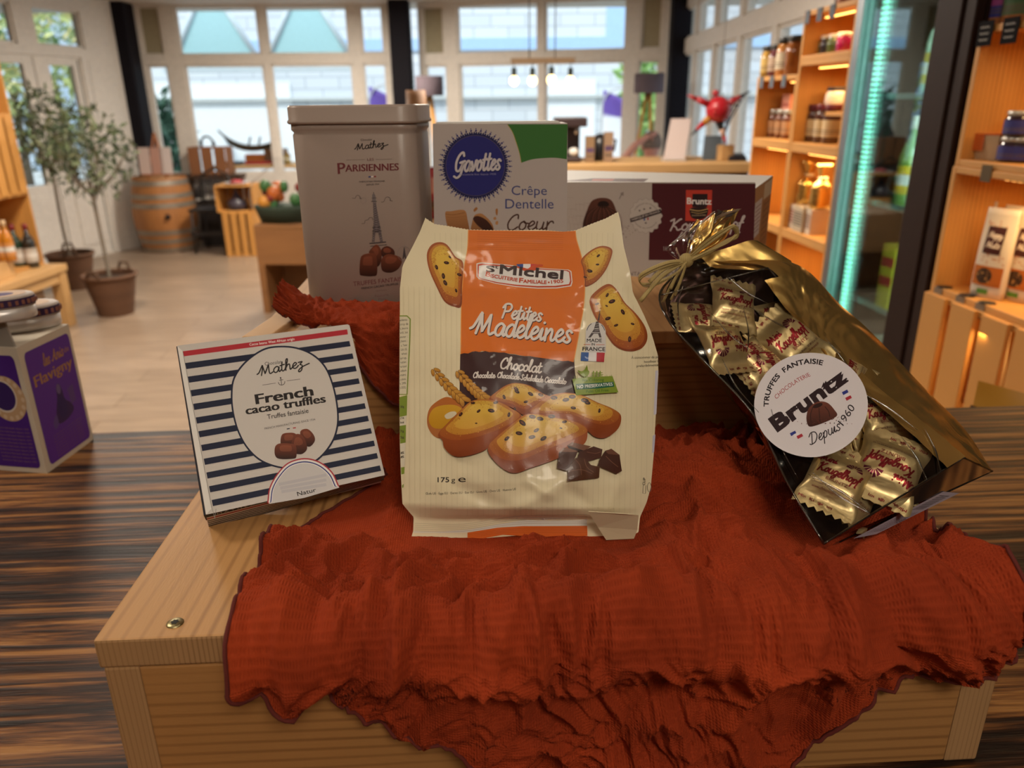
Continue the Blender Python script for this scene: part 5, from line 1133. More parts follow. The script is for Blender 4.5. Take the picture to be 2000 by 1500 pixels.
# glare streaks along edges and folds of the clear film, added as thin tubes
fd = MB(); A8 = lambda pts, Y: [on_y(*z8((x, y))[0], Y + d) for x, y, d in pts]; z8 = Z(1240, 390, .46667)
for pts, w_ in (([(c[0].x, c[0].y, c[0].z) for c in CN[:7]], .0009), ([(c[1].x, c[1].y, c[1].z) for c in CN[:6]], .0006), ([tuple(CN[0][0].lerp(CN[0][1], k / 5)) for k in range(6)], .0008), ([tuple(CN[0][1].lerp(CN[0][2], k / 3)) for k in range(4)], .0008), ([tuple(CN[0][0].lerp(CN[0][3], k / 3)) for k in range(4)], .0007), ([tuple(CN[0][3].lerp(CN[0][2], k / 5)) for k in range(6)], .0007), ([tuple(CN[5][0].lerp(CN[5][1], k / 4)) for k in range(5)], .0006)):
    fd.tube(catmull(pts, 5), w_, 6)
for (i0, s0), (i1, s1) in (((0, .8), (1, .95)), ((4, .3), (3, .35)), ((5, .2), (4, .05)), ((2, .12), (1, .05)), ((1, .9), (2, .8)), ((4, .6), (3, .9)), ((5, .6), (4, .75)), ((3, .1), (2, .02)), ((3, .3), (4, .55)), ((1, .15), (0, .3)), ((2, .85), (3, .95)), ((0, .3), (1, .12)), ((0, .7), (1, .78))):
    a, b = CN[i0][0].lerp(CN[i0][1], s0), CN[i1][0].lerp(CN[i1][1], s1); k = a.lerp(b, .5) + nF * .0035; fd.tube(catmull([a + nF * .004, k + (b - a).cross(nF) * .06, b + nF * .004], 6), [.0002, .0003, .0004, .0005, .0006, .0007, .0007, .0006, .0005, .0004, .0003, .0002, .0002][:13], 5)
M_GLARE_FOLD = clear('film_glare_fold', (.95, .95, .95), .5, .1, amount=1.6); fd.build('film_glare_folds', M_GLARE_FOLD, bag, world=True)
# label on the base
z8 = Z(1240, 390, .46667)
A = Art(); A.poly(z8((915, 1418), (1290, 1222), (1358, 1228), (1010, 1400)), '#a79ba6'); h = homog(z8((915, 1418), (1290, 1222), (1358, 1228), (1010, 1400)))
for k in range(26):
    a = .68 + k * .0105; A.poly(h((a, .18), (a + .003 + .004 * (k % 3 == 0), .18), (a + .003 + .004 * (k % 3 == 0), .75), (a, .75)), '#2a2428')
for r_ in range(6): A.text('ingrédients : sucre, beurre de cacao, poudre', *h((.12, .22 + r_ * .12), (.60, .22 + r_ * .12)), 1.6, '#5a4a54')
A.text('1 cont', *h((.32, .93), (.44, .93)), 3, '#3a2a30', bold=.02)
m = MB(); bn = (b4[1] - b4[0]).cross(b4[2] - b4[1]); A.lay(m, face(b4[0].lerp(b4[2], .5) + (EYE - b4[0]).normalized() * .0012, bn)); m.build('barcode_label', M_CARD, bag, world=True)
# round sticker
A = Art(); c = (1584, 791); rot = 0
e = [(c[0] + 111 * math.cos(a) , c[1] + 102 * math.sin(a)) for a in [2 * math.pi * k / 72 for k in range(72)]]
A.poly(e, '#cfc8cb'); BK = '#241a1e'
A.ring_text('TRUFFES  FANTAISIE', z8((735, 862))[0], 82, -91, 16, 10, BK, bold=.03)
A.text('CHOCOLATERIE', *z8((592, 836), (736, 738)), 8.5, '#9a3434', arc=4)
A.text('Bruntz', *z8((598, 968), (888, 758)), 30, '#2a1a1e', bold=.06)
A.blob(z8((718, 905), (730, 870), (765, 846), (805, 850), (835, 880), (845, 905), (800, 930), (740, 950), (722, 940)), grad('#6b3a2c', '#341812', 782, 833))
A.ellipse(*z8((765, 862))[0], 10, 4, '#2a120e', rot=-20)
for pts in ([(745, 868), (735, 900), (738, 940)], [(770, 872), (772, 900), (775, 935)], [(795, 866), (812, 890), (815, 920)]): A.stroke(z8(*pts), 1.4, '#2e1510', smooth=4)
rnd = random.Random(9)
for k in range(50): A.ellipse(*z8((rnd.gauss(790, 55), 925 - (rnd.random() - .5) * 30 - .45 * 0))[0], rnd.uniform(.5, 1.6), rnd.uniform(.4, 1.2), '#5a2a20', n=6)
A.script('Depuis', *z8((738, 1026), (862, 962)), 12, 2.0, BK, slant=.35); A.text('1960', *z8((872, 948), (922, 872)), 15, BK, shear=.1)
for (x, y) in ((866, 806), (648, 978)):
    for k, cc in enumerate(('#2c3580', '#d8d2d4', '#a02c38')):
        dx, dy = (k * 7, k * 12) if x > 800 else (k * 14, k * 6); A.poly(z8((x + dx, y + dy), (x + dx + 22, y + dy - 11), (x + dx + 28, y + dy), (x + dx + 6, y + dy + 12)), cc)
pS = on_y(c[0], c[1], on_plane(*c, CN[0][0], nF).y); front = sheet(0, 1, 24, .006, nF)
pS = max((p for r in front[6:30] for p in r), key=lambda p: (p - CN[0][0]).dot(nF))
m = MB(); A.lay(m, face(pS + nF * .0005, nF)); m.build('round_sticker', M_CARD, bag, world=True)
# raffia bow and the gathered top
M_RAF = wood('raffia', '#a8935c', '#7d6a3a', 0, 60, .7)
rf = MB()
def raffia(pts, w, y0=.612):
    q = catmull([on_y(*z8((x, y))[0], y0 - d) for x, y, d in pts], 6); rf.tube(q, w, 6, flat=.32)
for k in range(3):
    o = k * 7; raffia([(215 + o * .3, 252, 0), (290, 195 - o, .004), (375, 132 - o * .6, .006), (418, 108 + o, .002), (426, 140 + o, -.002), (385, 180 - o * .5, .002), (300, 218 + o * .4, .004), (222, 256, .002)], .0017)
for k in range(2):
    o = k * 9; raffia([(212, 256, 0), (140, 262 + o, .006), (55, 296 + o, .008), (18, 326 + o, .004), (38, 362 - o, 0), (100, 352 - o, .002), (175, 305, .006), (214, 260, .003)], .0017)
for pts in ([(214, 260), (165, 335), (118, 428)], [(216, 262), (195, 330), (168, 402)], [(208, 258), (110, 322), (22, 425)], [(212, 262), (175, 320), (150, 375)], [(206, 256), (120, 290), (60, 345)], [(218, 262), (185, 350), (150, 420)]): raffia([(x, y, .002 + .006 * i / 2) for i, (x, y) in enumerate(pts)], .0019)
rf.ball(on_y(*z8((215, 254))[0], .613), (.0062, .0055, .006), 12); rf.build('raffia_bow', M_RAF, bag, world=True)
def tuft(rows, mat, name, amp, seed):
    P = [catmull([on_y(x, y, Y) for x, y, Y in r], 6) for r in rows]; P = [catmull([P[j][i] for j in range(len(rows))], 6) for i in range(len(P[0]))]
    MB().grid([[p + V((0, -.8, .5)) * amp * nz(i * .35, j * .16, seed) for j, p in enumerate(c_)] for i, c_ in enumerate(P)]).build(name, mat, bag, world=True)
tuft([[(1338, 508, .636), (1346, 505, .634), (1354, 503, .636), (1362, 500, .640)], [(1352, 468, .640), (1378, 462, .634), (1400, 462, .640), (1416, 466, .648)], [(1366, 436, .652), (1392, 420, .644), (1420, 408, .650), (1443, 410, .656)]], M_GOLD, 'gathered_gold_top', .010, 3)
tuft([[(1326, 512, .634), (1334, 509, .630), (1342, 507, .630), (1352, 504, .634)], [(1302, 488, .640), (1330, 470, .632), (1362, 452, .634), (1404, 446, .640)], [(1318, 470, .648), (1350, 440, .640), (1390, 418, .644), (1448, 408, .652)]], M_FILM, 'gathered_clear_top', .012, 5)
# the wrapped cakes inside
def wrapper_mesh():
    m = MB(); w, l, th = .046, .062, .016; g = '#d3bd88'; rows = []; cols = []
    for j in range(37):
        v = j / 36; y = (v - .5) * l; edge = min(v, 1 - v); k = smooth01((edge - .13) / .22); r = []
        for sgn in (1, -1):
            for i in range(15):
                u = i / 14 * sgn if sgn > 0 else (14 - i) / 14; x = (u - .5) * w * (1 - .10 * k)
                z_ = sgn * th / 2 * k * max(0, 1 - abs(2 * u - 1) ** 3) ** .5 + (.0009 * math.sin(i * 2.9) if edge < .13 else .0011 * nz(u * 6, v * 7, 3) * k)
                yy = y + (.0011 if i % 2 else -.0011) * (1 if v in (0, 1) else 0)
                r.append(V((x, yy, z_ + sgn * .0002)))
        rows.append(r)
    m.grid(rows, 0, g, True, True)
    def surf(x, y, lift):   # millimetres, x right, y down
        u = x / 46 + .5; v = .5 - y / 62; edge = min(v, 1 - v); k = smooth01((edge - .13) / .22)
        return V((x / 1000 * (1 - .10 * k), -y / 1000, th / 2 * k * max(0, 1 - abs(2 * u - 1) ** 3) ** .5 + .0011 * nz(u * 6, v * 7, 3) * k + .0004 + lift))
    A = Art(); RD = '#8a1e26'; MR = '#6a1c34'
    A.script('Mini', (-18, -8), (-5, -8), 3.2, 1.2, RD, slant=.2); A.script('Kougelhopf', (-17, 2), (17, 2), 4.4, 1.3, RD, slant=.2); A.text('BRUNTZ', (-8, 8), (10, 8), 3.0, RD)
    for k in range(7):
        a = math.pi * (k + .5) / 7; A.poly([(10 + 2 * math.cos(a + .1), -9 - 2 * math.sin(a + .1)), (10 + 7 * math.cos(a + .17), -9 - 7 * math.sin(a + .17)), (10 + 7 * math.cos(a - .17), -9 - 7 * math.sin(a - .17)), (10 + 2 * math.cos(a - .1), -9 - 2 * math.sin(a - .1))], MR)
    A.text('Chocolaterie Bruntz - 03 89 52 61 52', (-17, 13), (17, 13), 1.6, MR); A.text('www.chocolaterie-bruntz.fr', (-15, 16), (15, 16), 1.8, RD)
    for y in (-26, 26): A.text('Mini Kougelhopf', (-20, y), (8, y), 2.4, RD, bold=.02)
    A.lay(m, surf, maxlen=3.0); return m
wm = wrapper_mesh().build('wrapper_source', M_FOIL); wmesh = wm.data; bpy.data.objects.remove(wm)
eu = (CN[0][1] - CN[0][0]).normalized(); ev = nF.cross(eu)
WR = [((1752, 900), 118, .013, 1.05, 'large gold wrapper right of centre at the bottom of the clear bag'), ((1650, 922), -62, .014, .95, 'gold wrapper on edge in the bottom left corner of the clear bag'), ((1692, 928), -60, .022, .95, 'second gold wrapper on edge, next to the one in the bottom left corner'),
      ((1556, 652), 12, .013, 1.0, 'gold wrapper showing the phone number just above the round sticker'), ((1424, 652), 165, .014, .9, 'gold wrapper upside down at the left edge of the clear bag'), ((1442, 578), -38, .012, .85, 'gold wrapper with ribbed crimp near the top of the clear bag'),
      ((1384, 596), 60, .018, .75, 'gold wrapper deep in the top left of the clear bag'), ((1494, 672), 100, .020, .8, 'gold wrapper with maroon fan left of the round sticker'), ((1524, 692), 80, .020, .8, 'gold wrapper tucked under the left of the round sticker'),
      ((1672, 708), 30, .018, .75, 'gold wrapper peeping out at the top right of the sticker'), ((1748, 790), -20, .022, .9, 'gold wrapper in the dark gap right of the sticker'), ((1545, 588), -8, .022, .75, 'gold wrapper below the gold shoulder at the top right'),
      ((1762, 895), 150, .024, .85, 'gold wrapper lying by the base at the lower right'), ((1642, 815), 40, .026, .9, 'gold wrapper behind the lower part of the round sticker')]
for k, (p, ang, ins, scl, lab) in enumerate(WR):
    c = on_plane(*p, CN[0][0], nF) - nF * ins; a = R(ang); X = eu * math.cos(a) + ev * math.sin(a); Y = nF.cross(X)
    tl_ = R(random.Random(k).uniform(-16, 16)); Nn = (nF * math.cos(tl_) + X * math.sin(tl_)).normalized(); X = Y.cross(Nn).normalized()
    o = thing('wrapped_cake', lab, 'sweet', c, 0, 'gold wrapped mini cakes in the clear bag')
    o.rotation_euler = Matrix(((X.x, Y.x, Nn.x), (X.y, Y.y, Nn.y), (X.z, Y.z, Nn.z))).to_euler(); o.scale = (scl,) * 3
    w = bpy.data.objects.new('wrapper', wmesh); COL.objects.link(w); w.parent = o
# ------------------------------------------------------------------ shelving along the right wall
ST = .07; SN = V((1, ST, 0)).normalized(); SRZ = math.atan2(-1, ST)
def S(yv, d, z): return V((1.2 - ST * yv + d, yv + ST * d, z))
def on_s(px, py, d=0.0): return on_plane(px, py, S(0, d, 0), SN)
M_CR = wood('crate_pine', '#d0974f', '#a06a30', 1, 7, .6, .25); M_CRV = wood('crate_pine_upright', '#cf954c', '#a06a30', 1, 7, .6, .25)
_cr = {}
def crate(loc, w, h, d, label, rz=SRZ, group='stacked wooden crates', slats=0, back=3, name='wooden_crate', mats=None):
    """open-fronted box crate; local x along the front, y into the depth"""
    key = (round(w, 3), round(h, 3), round(d, 3), slats, back, name)
    if key in _cr: return dup(_cr[key], loc, rz, label, group)
    t = thing(name, label, 'crate', loc, rz, group); b = .016; mh, mv = mats or (M_CR, M_CRV)
    MB().box((0, 0, 0), (b, d, h)).build('side_panel', mv, t, bevel=.002); MB().box((w - b, 0, 0), (w, d, h)).build('side_panel', mv, t, bevel=.002)
    MB().box((b, 0, 0), (w - b, d, b)).build('bottom_board', mh, t, bevel=.002); MB().box((b, 0, h - b), (w - b, d, h)).build('top_board', mh, t, bevel=.002)
    for k in range(back):
        a = b + (w - 2 * b) / back * k; MB().box((a + .004, d - .012, b), (a + (w - 2 * b) / back - .016, d - .001, h - b)).build('back_slat', mv, t)
    for k in range(slats):
        a = (w / slats) * k; MB().box((a + .006, -.012, 0.0), (a + w / slats - .02, -.0005, h)).build('front_slat', mv, t, bevel=.002)
    _cr[key] = t; return t
def led(loc, w, label, strength=6, c='#ffb45a', rz=SRZ, energy=.8):
    t = thing('light_strip', label, 'light', loc, rz, 'warm light strips under the shelves'); MB().box((0, 0, 0), (w, .012, .005)).build('channel', plain('#c9c2b8', .4), t)
    m = MB()
    for k in range(int(w / .022)): m.box((.004 + k * .022, -.0015, -.003), (.018 + k * .022, .010, -.0002))
    m.build('diodes', plain(c, .5, emis=strength), t)
    a = R(-90) if rz is None else rz; p = V(loc) + V((math.cos(a) * w / 2 - math.sin(a) * .03, math.sin(a) * w / 2 + math.cos(a) * .03, -.02))
    area_light('strip_light', p, (w * .8, .03), energy * .6, (1.0, .62, .25)); return t
FY, MY, NY = 3.215, 2.845, 2.475          # far end, joint and near end of the far shelving
for (ya, w, z0, h, lab) in ((FY, .37, .44, .30, 'lowest crate of the far shelf column by the window'), (FY, .37, .74, .30, 'crate of the far column just above the lowest, behind the cake carton'), (FY, .37, 1.04, .30, 'empty-looking crate of the far column at carton height'), (FY, .37, 1.34, .24, 'top crate of the far column holding jam jars and a pink box'),
                            (MY, .37, .44, .30, 'lowest crate of the shelf column beside the glass fridge'), (MY, .37, .74, .30, 'low crate beside the fridge, under the gold gift bags'), (MY, .37, 1.04, .30, 'crate beside the fridge holding gold gift bags and cartons'), (MY, .37, 1.34, .28, 'crate beside the fridge holding four tall cream-labelled jars'), (MY, .37, 1.62, .155, 'shallow top crate beside the fridge holding small bright jars')):
    crate(S(ya, 0, z0), w, h, .28, lab)
led(S(FY - .2, .05, 1.34 + .24 - .022), .15, 'warm light strip in the top crate of the far column'); led(S(MY - .05, .05, 1.62 - .022), .28, 'warm light strip above the four tall jars', energy=1.2)
led(S(MY - .05, .05, 1.34 - .022), .28, 'warm light strip above the gold gift bags', energy=1.4); led(S(FY - .05, .05, 1.34 - .022), .28, 'warm light strip in the crate at carton height', energy=1.0); led(S(MY - .05, .05, 1.775 - .022), .28, 'warm light strip above the small bright jars', energy=.8); led(S(MY - .05, .05, 1.04 - .022), .28, 'warm light strip in the low crate beside the fridge', energy=1.0)

_jr = {}
def jar(loc, r, h, glass, lid, lab_c, label, group, name='jar', cat='jar', lidh=.16, lab=(.2, .72), band=None):
    key = (r, h, glass, lid, lab_c, name, band)
    if key in _jr: return dup(_jr[key], loc, random.uniform(-.4, .4), label, group)
    t = thing(name, label, cat, loc, 0, group); b = h * (1 - lidh)
    MB().lathe([(r * .9, 0), (r, .004), (r, b * .84), (r * .86, b * .97), (r * .84, b)], 20).build('body', plain(glass, .15, coat=.5), t)
    MB().lathe([(r * .9, b), (r * .92, b + .001), (r * .92, h - .002), (r * .88, h)], 20).build('lid', plain(lid, .35, .6 if lid in ('#b9b6ae', '#c9b078') else 0), t)
    if lab_c:
        l = MB().lathe([(r * 1.012, b * lab[0]), (r * 1.012, b * lab[1])], 20, cap=False, col=lab_c)
        if band: l.lathe([(r * 1.016, b * lerp(*lab, .55)), (r * 1.016, b * lerp(*lab, .95))], 20, cap=False, col=band)
        for k in range(2): l.lathe([(r * 1.018, b * lerp(*lab, .2 + .16 * k)), (r * 1.018, b * lerp(*lab, .25 + .16 * k))], 20, cap=False, col='#6b5a50')
        l.build('label', M_CARD, t)
    _jr[key] = t; return t
def at_s(px, py, d, z):
    p = on_s(px, py, d); return V((p.x, p.y, z))
ORD = ('leftmost', 'second from left', 'third from left', 'rightmost')
for k, px in enumerate((1497, 1511, 1525, 1539)): jar(at_s(px, 285, .08, 1.3565), .030, .105, '#6a3a24', '#b9b6ae', '#b58a62', ORD[k] + ' of four jam jars under the light strip in the far column', 'jam jars in the far column')
for k, px in enumerate((1567, 1584, 1600, 1617)): jar(at_s(px, 303, .07, 1.3565), .029, .125, '#4a2c24', '#5a1c2a', '#c9b795', ORD[k] + ' of four tall cream-labelled jars beside the fridge', 'tall jars beside the fridge')
for k, (px, c, l) in enumerate(((1604, '#6a8a2a', '#d8d4cc'), (1617, '#3a3a44', '#c9c5bd'), (1631, '#4a5c34', '#c9c5bd'), (1649, '#8a1c5a', '#d8d4cc'))): jar(at_s(px, 78, .07, 1.6365), .024, .062, c, '#d9d6d0', None, ('green', 'black', 'olive', 'magenta')[k] + ' small jar in the shallow top crate beside the fridge', 'small bright jars in the top crate')
for k, (px, c, lc_) in enumerate(((1503, '#b58a3a', '#c9a860'), (1518, '#5a1c24', '#b9a08a'), (1533, '#b5783a', '#d0c3a8'), (1551, '#8a5020', None))): jar(at_s(px, 136, .07, 1.5815), .036, .115 + .02 * (k > 1), c, '#2a2622', lc_, ('yellow', 'dark red', 'amber labelled', 'large brown')[k] + ' jar standing on the top of the far column', 'jars on the far column')
def boxy(name, cat, loc, w, d, h, col, label, group=None, rz=SRZ, art=None, mat=None, bevel=.0015):
    t = thing(name, label, cat, loc, rz, group); m = MB().box((-w / 2, -d / 2, 0), (w / 2, d / 2, h), col=col)
    if art:
        A = Art(); art(A, w * 1000, h * 1000); A.lay(m, lambda x, y, l: V((x / 1000 - w / 2, -d / 2 - l, h - y / 1000)), step=.0003)
    m.build('carton', mat or M_CARD, t); return t
def stripes_art(c1, n):
    def f(A, w, h):
        for k in range(n): A.poly([(3, h * (.2 + .6 * k / n)), (w - 3, h * (.2 + .6 * k / n)), (w - 3, h * (.2 + .6 * k / n) + h * .3 / n), (3, h * (.2 + .6 * k / n) + h * .3 / n)], c1)
    return f
boxy('carton', 'box', at_s(1546, 232, .10, 1.3565), .07, .06, .16, '#c98a78', 'tall pinkish carton in the top crate of the far column', art=stripes_art('#a85a4c', 4))
boxy('carton', 'box', S(FY - .15, .17, 1.3565), .05, .05, .10, '#4a3a34', 'small dark carton beside the pinkish one in the far column', art=stripes_art('#7a6a60', 3))
jar(at_s(1632, 200, .10, 1.461), .035, .075, '#d9cdc0', '#2a1c1c', '#d8cabc', 'white pot with dark lid on the little inner shelf beside the fridge', None, 'pot', 'pot')
t = thing('inner_shelf', 'little inner shelf board above the tall jars beside the fridge', 'shelf', S(MY - .2, .02, 1.447), SRZ); MB().box((0, 0, 0), (.152, .24, .012)).build('board', M_CR, t); MB().box((0.0, .20, -.0905), (.012, .24, 0)).build('bracket', M_CR, t)
for k, (px, py, d) in enumerate(((1563, 466, .07), (1580, 472, .06), (1596, 478, .07))): boxy('carton', 'box', at_s(px, py - 10, d, 1.0565), .075, .10, .085, ('#cfc0ae', '#b9a890', '#c9bcab')[k], ('white carton with red stripe', 'white carton with grey stripes', 'pale carton nearest the fridge')[k] + ' under the gold gift bags', 'cartons under the gold gift bags', art=stripes_art(('#8a2a2a', '#5a5048', '#7a4a3a')[k], 5 + k))
def small_gift(loc, label, sc=1.0):
    t = thing('gift_bag', label, 'bag', loc, 0.3, 'gold gift bags beside the fridge'); m = MB(); rows = []
    for j in range(15):
        v = j / 14; w = interp(v, [(0, .035), (.1, .042), (.5, .040), (.68, .012), (.8, .020), (1, .034)]) * sc
        rows.append([V((w * math.cos(2 * math.pi * i / 16) * (1 + .12 * nz(i * 1.3, j * .8)), w * .7 * math.sin(2 * math.pi * i / 16) * (1 + .12 * nz(i, j, 4)), v * .15 * sc)) for i in range(16)])
    m.grid(rows, close_u=True, cap=True).build('foil', M_GOLD, t); MB().lathe([(.015 * sc, .097 * sc), (.018 * sc, .102 * sc), (.015 * sc, .107 * sc)], 16).build('ribbon', plain('#d8c9b0', .5), t)
small_gift(at_s(1572, 412, .07, 1.142), 'gold gift bag with pale ribbon on the left cartons beside the fridge'); small_gift(at_s(1600, 410, .06, 1.142), 'gold gift bag on the right-hand carton beside the fridge')
def cookie_bag(loc, label, c1, c2, seed, sc=1.0):
    t = thing('cookie_bag', label, 'bag', loc, random.Random(seed).uniform(-.5, .5), 'bags of biscuits on top of the shelf'); m = MB(); rows = []
    for j in range(15):
        v = j / 14; w = interp(v, [(0, .05), (.12, .065), (.6, .06), (.78, .02), (.86, .022), (1, .05)]) * sc
        rows.append([V((w * math.cos(2 * math.pi * i / 18) * (1 + .2 * nz(i * 1.1, j * .7, seed)), w * .75 * math.sin(2 * math.pi * i / 18) * (1 + .2 * nz(i, j, seed)), v * .2 * sc)) for i in range(18)])
    cols = [lin(c1) if nz(i * .9, j * .9, seed) > 0 else lin(c2) for j in range(15) for i in range(18)]
    m.grid(rows, col=cols, close_u=True, cap=True).build('contents', M_FILMP, t); MB().lathe([(.021 * sc, .156 * sc), (.026 * sc, .163 * sc), (.021 * sc, .17 * sc)], 14).build('ribbon', plain('#5a7a3a', .5), t)
for k, (px, z_, c1, c2, sc) in enumerate(((1560, 1.777, '#8a3a30', '#a87a58', .62), (1583, 1.777, '#9a7048', '#b98f62', .66), (1606, 1.777, '#8f643e', '#a87c50', .66), (1634, 1.777, '#b9622c', '#c9b090', .64))): cookie_bag(S(FY - .37 - .055 - .088 * k, .12 + .05 * (k % 2), z_), ('red-ribboned biscuit bag at the left end of the shelf top', 'bag of brown biscuits second along the shelf top', 'bag of brown biscuits third along the shelf top', 'orange and cream biscuit bag nearest the fridge on the shelf top')[k], c1, c2, k, sc)
M_TAG = printed('matt_card', .9, spec=.08)
def tag_card(p, w, h, label, c='#6a7078', scrib=None, group='grey price tags on the shelves', tilt=0.0):
    t = thing('price_tag', label, 'tag', p, SRZ, group); m = MB().box((-w / 2, -.002, -h / 2), (w / 2, 0, h / 2), col=c)
    if scrib:
        A = Art()
        for k in range(3): A.stroke([(x, h * 1000 * (.25 + .25 * k) + 2 * math.sin(x * .9 + k)) for x in range(int(w * 180), int(w * 820), 2)], 1.6, scrib)
        A.lay(m, lambda x, y, l: V((x / 1000 - w / 2, -.0025 - l, h / 2 - y / 1000)))
    m.build('card', M_TAG, t)
for k, (yv, z_) in enumerate(((MY - .03, 1.755), (MY - .12, 1.755), (MY - .21, 1.755), (FY - .05, 1.56), (FY - .15, 1.56), (FY - .26, 1.56))): tag_card(S(yv, -.001, z_), .035, .04, 'grey price tag ' + ('at the far end of the edge under the biscuit bags', 'in the middle of the edge under the biscuit bags', 'at the near end of the edge under the biscuit bags', 'under the yellow jar on the far column', 'under the dark red and amber jars', 'under the large brown jar')[k])

# ------------------------------------------------------------------ glass-door fridge
fr = thing('glass_fridge', 'dark brown drinks fridge with glass door and glowing light strip', 'fridge', S(NY - .02, .0, 0), SRZ)
M_DK = plain('#2c1c16', .6, spec=.15); FW, FH, FD = .545, 2.0, .55
MB().box((0, .02, 0), (.02, FD, FH)).box((FW - .11, .02, 0), (FW, FD, FH)).box((.02, FD - .02, 0), (FW - .11, FD, FH)).box((.02, .02, 0), (FW - .11, FD - .02, .12)).box((.02, .02, FH - .1), (FW - .11, FD - .02, FH)).build('cabinet', M_DK, fr)
MB().box((.022, FD - .03, .12), (FW - .112, FD - .021, FH - .1)).build('back_lining', plain('#8fa3a6', .5), fr)
d = MB().box((0, -.012, .06), (.035, .018, FH - .02)).build('door_frame', plain('#8d9094', .35, .8), fr); MB().box((FW - .145, -.012, .06), (FW - .045, .018, FH - .02)).build('door_frame', M_DK, fr, bevel=.003)
MB().box((FW - .040, -.006, 0), (FW, .018, FH)).build('side_frame', M_DK, fr, bevel=.003)
MB().box((.035, 0, .08), (FW - .145, .006, FH - .04)).build('door_glass', clear('fridge_glass', (.86, .95, .95), .14, .0, amount=.7), fr)
m = MB()
for k in range(74): m.box((.058, .030, .72 + k * .0145), (.084, .036, .72 + k * .0145 + .0085))
m.build('diode_strip', plain('#8ff5d0', .5, emis=4.5), fr); MB().box((.052, .036, .3), (.088, .044, FH - .12)).build('strip_channel', plain('#8d9aa0', .4, .6), fr)
for k, z_ in enumerate((.62, .90, 1.20, 1.50)):
    m = MB()
    m.box((.024, .06, z_ - .004), (FW - .115, FD - .035, z_))
    m.box((.024, .055, z_ - .004), (FW - .115, .06, z_ + .012)); m.build('shelf', plain('#a9b5b8', .3, .8), fr)
l = area_light('fridge_light', S(NY - .02 - .425, .07, 1.35), (.03, 1.0), 6.0, (.75, 1.0, .95), (.44, .84, 0))
_bt = {}
def bottle(loc, r, h, glass, lab_c, cap_c, label, group, rz=0.0):
    key = (r, h, glass, lab_c, cap_c)
    if key in _bt: return dup(_bt[key], loc, rz, label, group)
    t = thing('bottle', label, 'bottle', loc, rz, group)
    MB().lathe([(r * .9, 0), (r, .006), (r, h * .56), (r * .8, h * .66), (r * .36, h * .78), (r * .33, h * .93)], 20).build('body', plain(glass, .12, coat=.6), t)
    MB().lathe([(r * .40, h * .86), (r * .40, h), (r * .36, h + .001)], 16).build('cap', plain(cap_c, .4), t)
    MB().lathe([(r * 1.015, h * .14), (r * 1.015, h * .46)], 20, cap=False, col=lab_c).lathe([(r * 1.02, h * .24), (r * 1.02, h * .36)], 20, cap=False, col='#d8d4cc').build('label', M_CARD, t)
    _bt[key] = t; return t
MF = Matrix.Translation(fr.location) @ Matrix.Rotation(SRZ, 4, 'Z')
BL_ = 'bottles in the glass fridge'
for k, (x, y, z_, c, lc_) in enumerate(((.17, .12, 1.20, '#7a9a4a', '#c9a822'), (.25, .13, 1.20, '#7a9a4a', '#c9a822'), (.33, .12, 1.20, '#b9c9a0', '#d8c440'), (.18, .14, 1.50, '#a9c9b0', '#c9b040'), (.27, .13, 1.50, '#a9c9b0', '#c9b040'))):
    bottle(MF @ V((x, y, z_)), .030, .25, c, lc_, '#c9c4b0', ('far', 'middle', 'near')[k % 3] + ' yellow-labelled bottle on the ' + ('upper' if z_ > 1.4 else 'lower') + ' visible fridge shelf', BL_)
for k, (x, z_, c, st) in enumerate(((.20, .90, '#c9b32a', '#b9302c'), (.30, .90, '#c9b32a', '#2c4aa0'), (.22, .62, '#b9c4b8', '#5a8a5a'))): boxy('carton', 'carton', MF @ V((x, .12, z_)), .07, .07, .19, c, ('yellow drink carton with red print in the fridge', 'yellow drink carton with blue print in the fridge', 'pale drink carton on the bottom fridge shelf')[k], 'drink cartons in the fridge', art=stripes_art(st, 2))

# ------------------------------------------------------------------ near crates on the right
NC = 1.895
crate(S(NC, 0, 1.345), .56, .305, .30, 'near right upper crate holding blue-labelled jars', group='near crates at the right edge', back=4)
crate(S(NC, -.004, 1.04), .56, .305, .30, 'near right middle crate holding snack pouches', group='near crates at the right edge', back=4)
crate(S(NC, -.010, .735), .56, .305, .30, 'near right lower crate with upright slats across its front', group='near crates at the right edge', back=4, slats=5)
crate(S(NC, -.010, .43), .56, .305, .30, 'near right bottom crate hidden low behind the counter', group='near crates at the right edge', back=4)
led(S(NC - .1, .06, 1.345 - .022), .3, 'warm light strip above the snack pouches', energy=1.6); led(S(NC - .1, .06, 1.04 - .022), .3, 'warm light strip in the slatted crate at right', energy=.9); led(S(NC - .1, .06, 1.65 - .022), .3, 'warm light strip above the blue-labelled jars', energy=1.2)
for k, (px, lc_) in enumerate(((1962, '#3a3f8c'), (1996, '#5a6a4a'))): jar(at_s(px, 42, .07, 1.651), .042, .10, '#b5764a', '#c9c5bd', lc_, ('purple and pink', 'green and pink')[k] + ' jar on top of the near right crates', 'jars on the near right crates', band='#9a4a8c' if k == 0 else '#4a6a4a')
tag_card(S(on_s(1928, 66).y, -.004, 1.632), .050, .052, 'black handwritten tag at the corner of the near right crate', '#1c1a1c', '#b9b6b0', 'black handwritten tags'); tag_card(S(on_s(1978, 56).y, -.004, 1.632), .050, .052, 'black handwritten tag nearer the right edge of the frame', '#1c1a1c', '#b9b6b0', 'black handwritten tags')
t = thing('plastic_tub', 'square clear tub with orange film beside the blue-labelled jars', 'tub', at_s(1938, 306, .07, 1.3615), SRZ + .2)
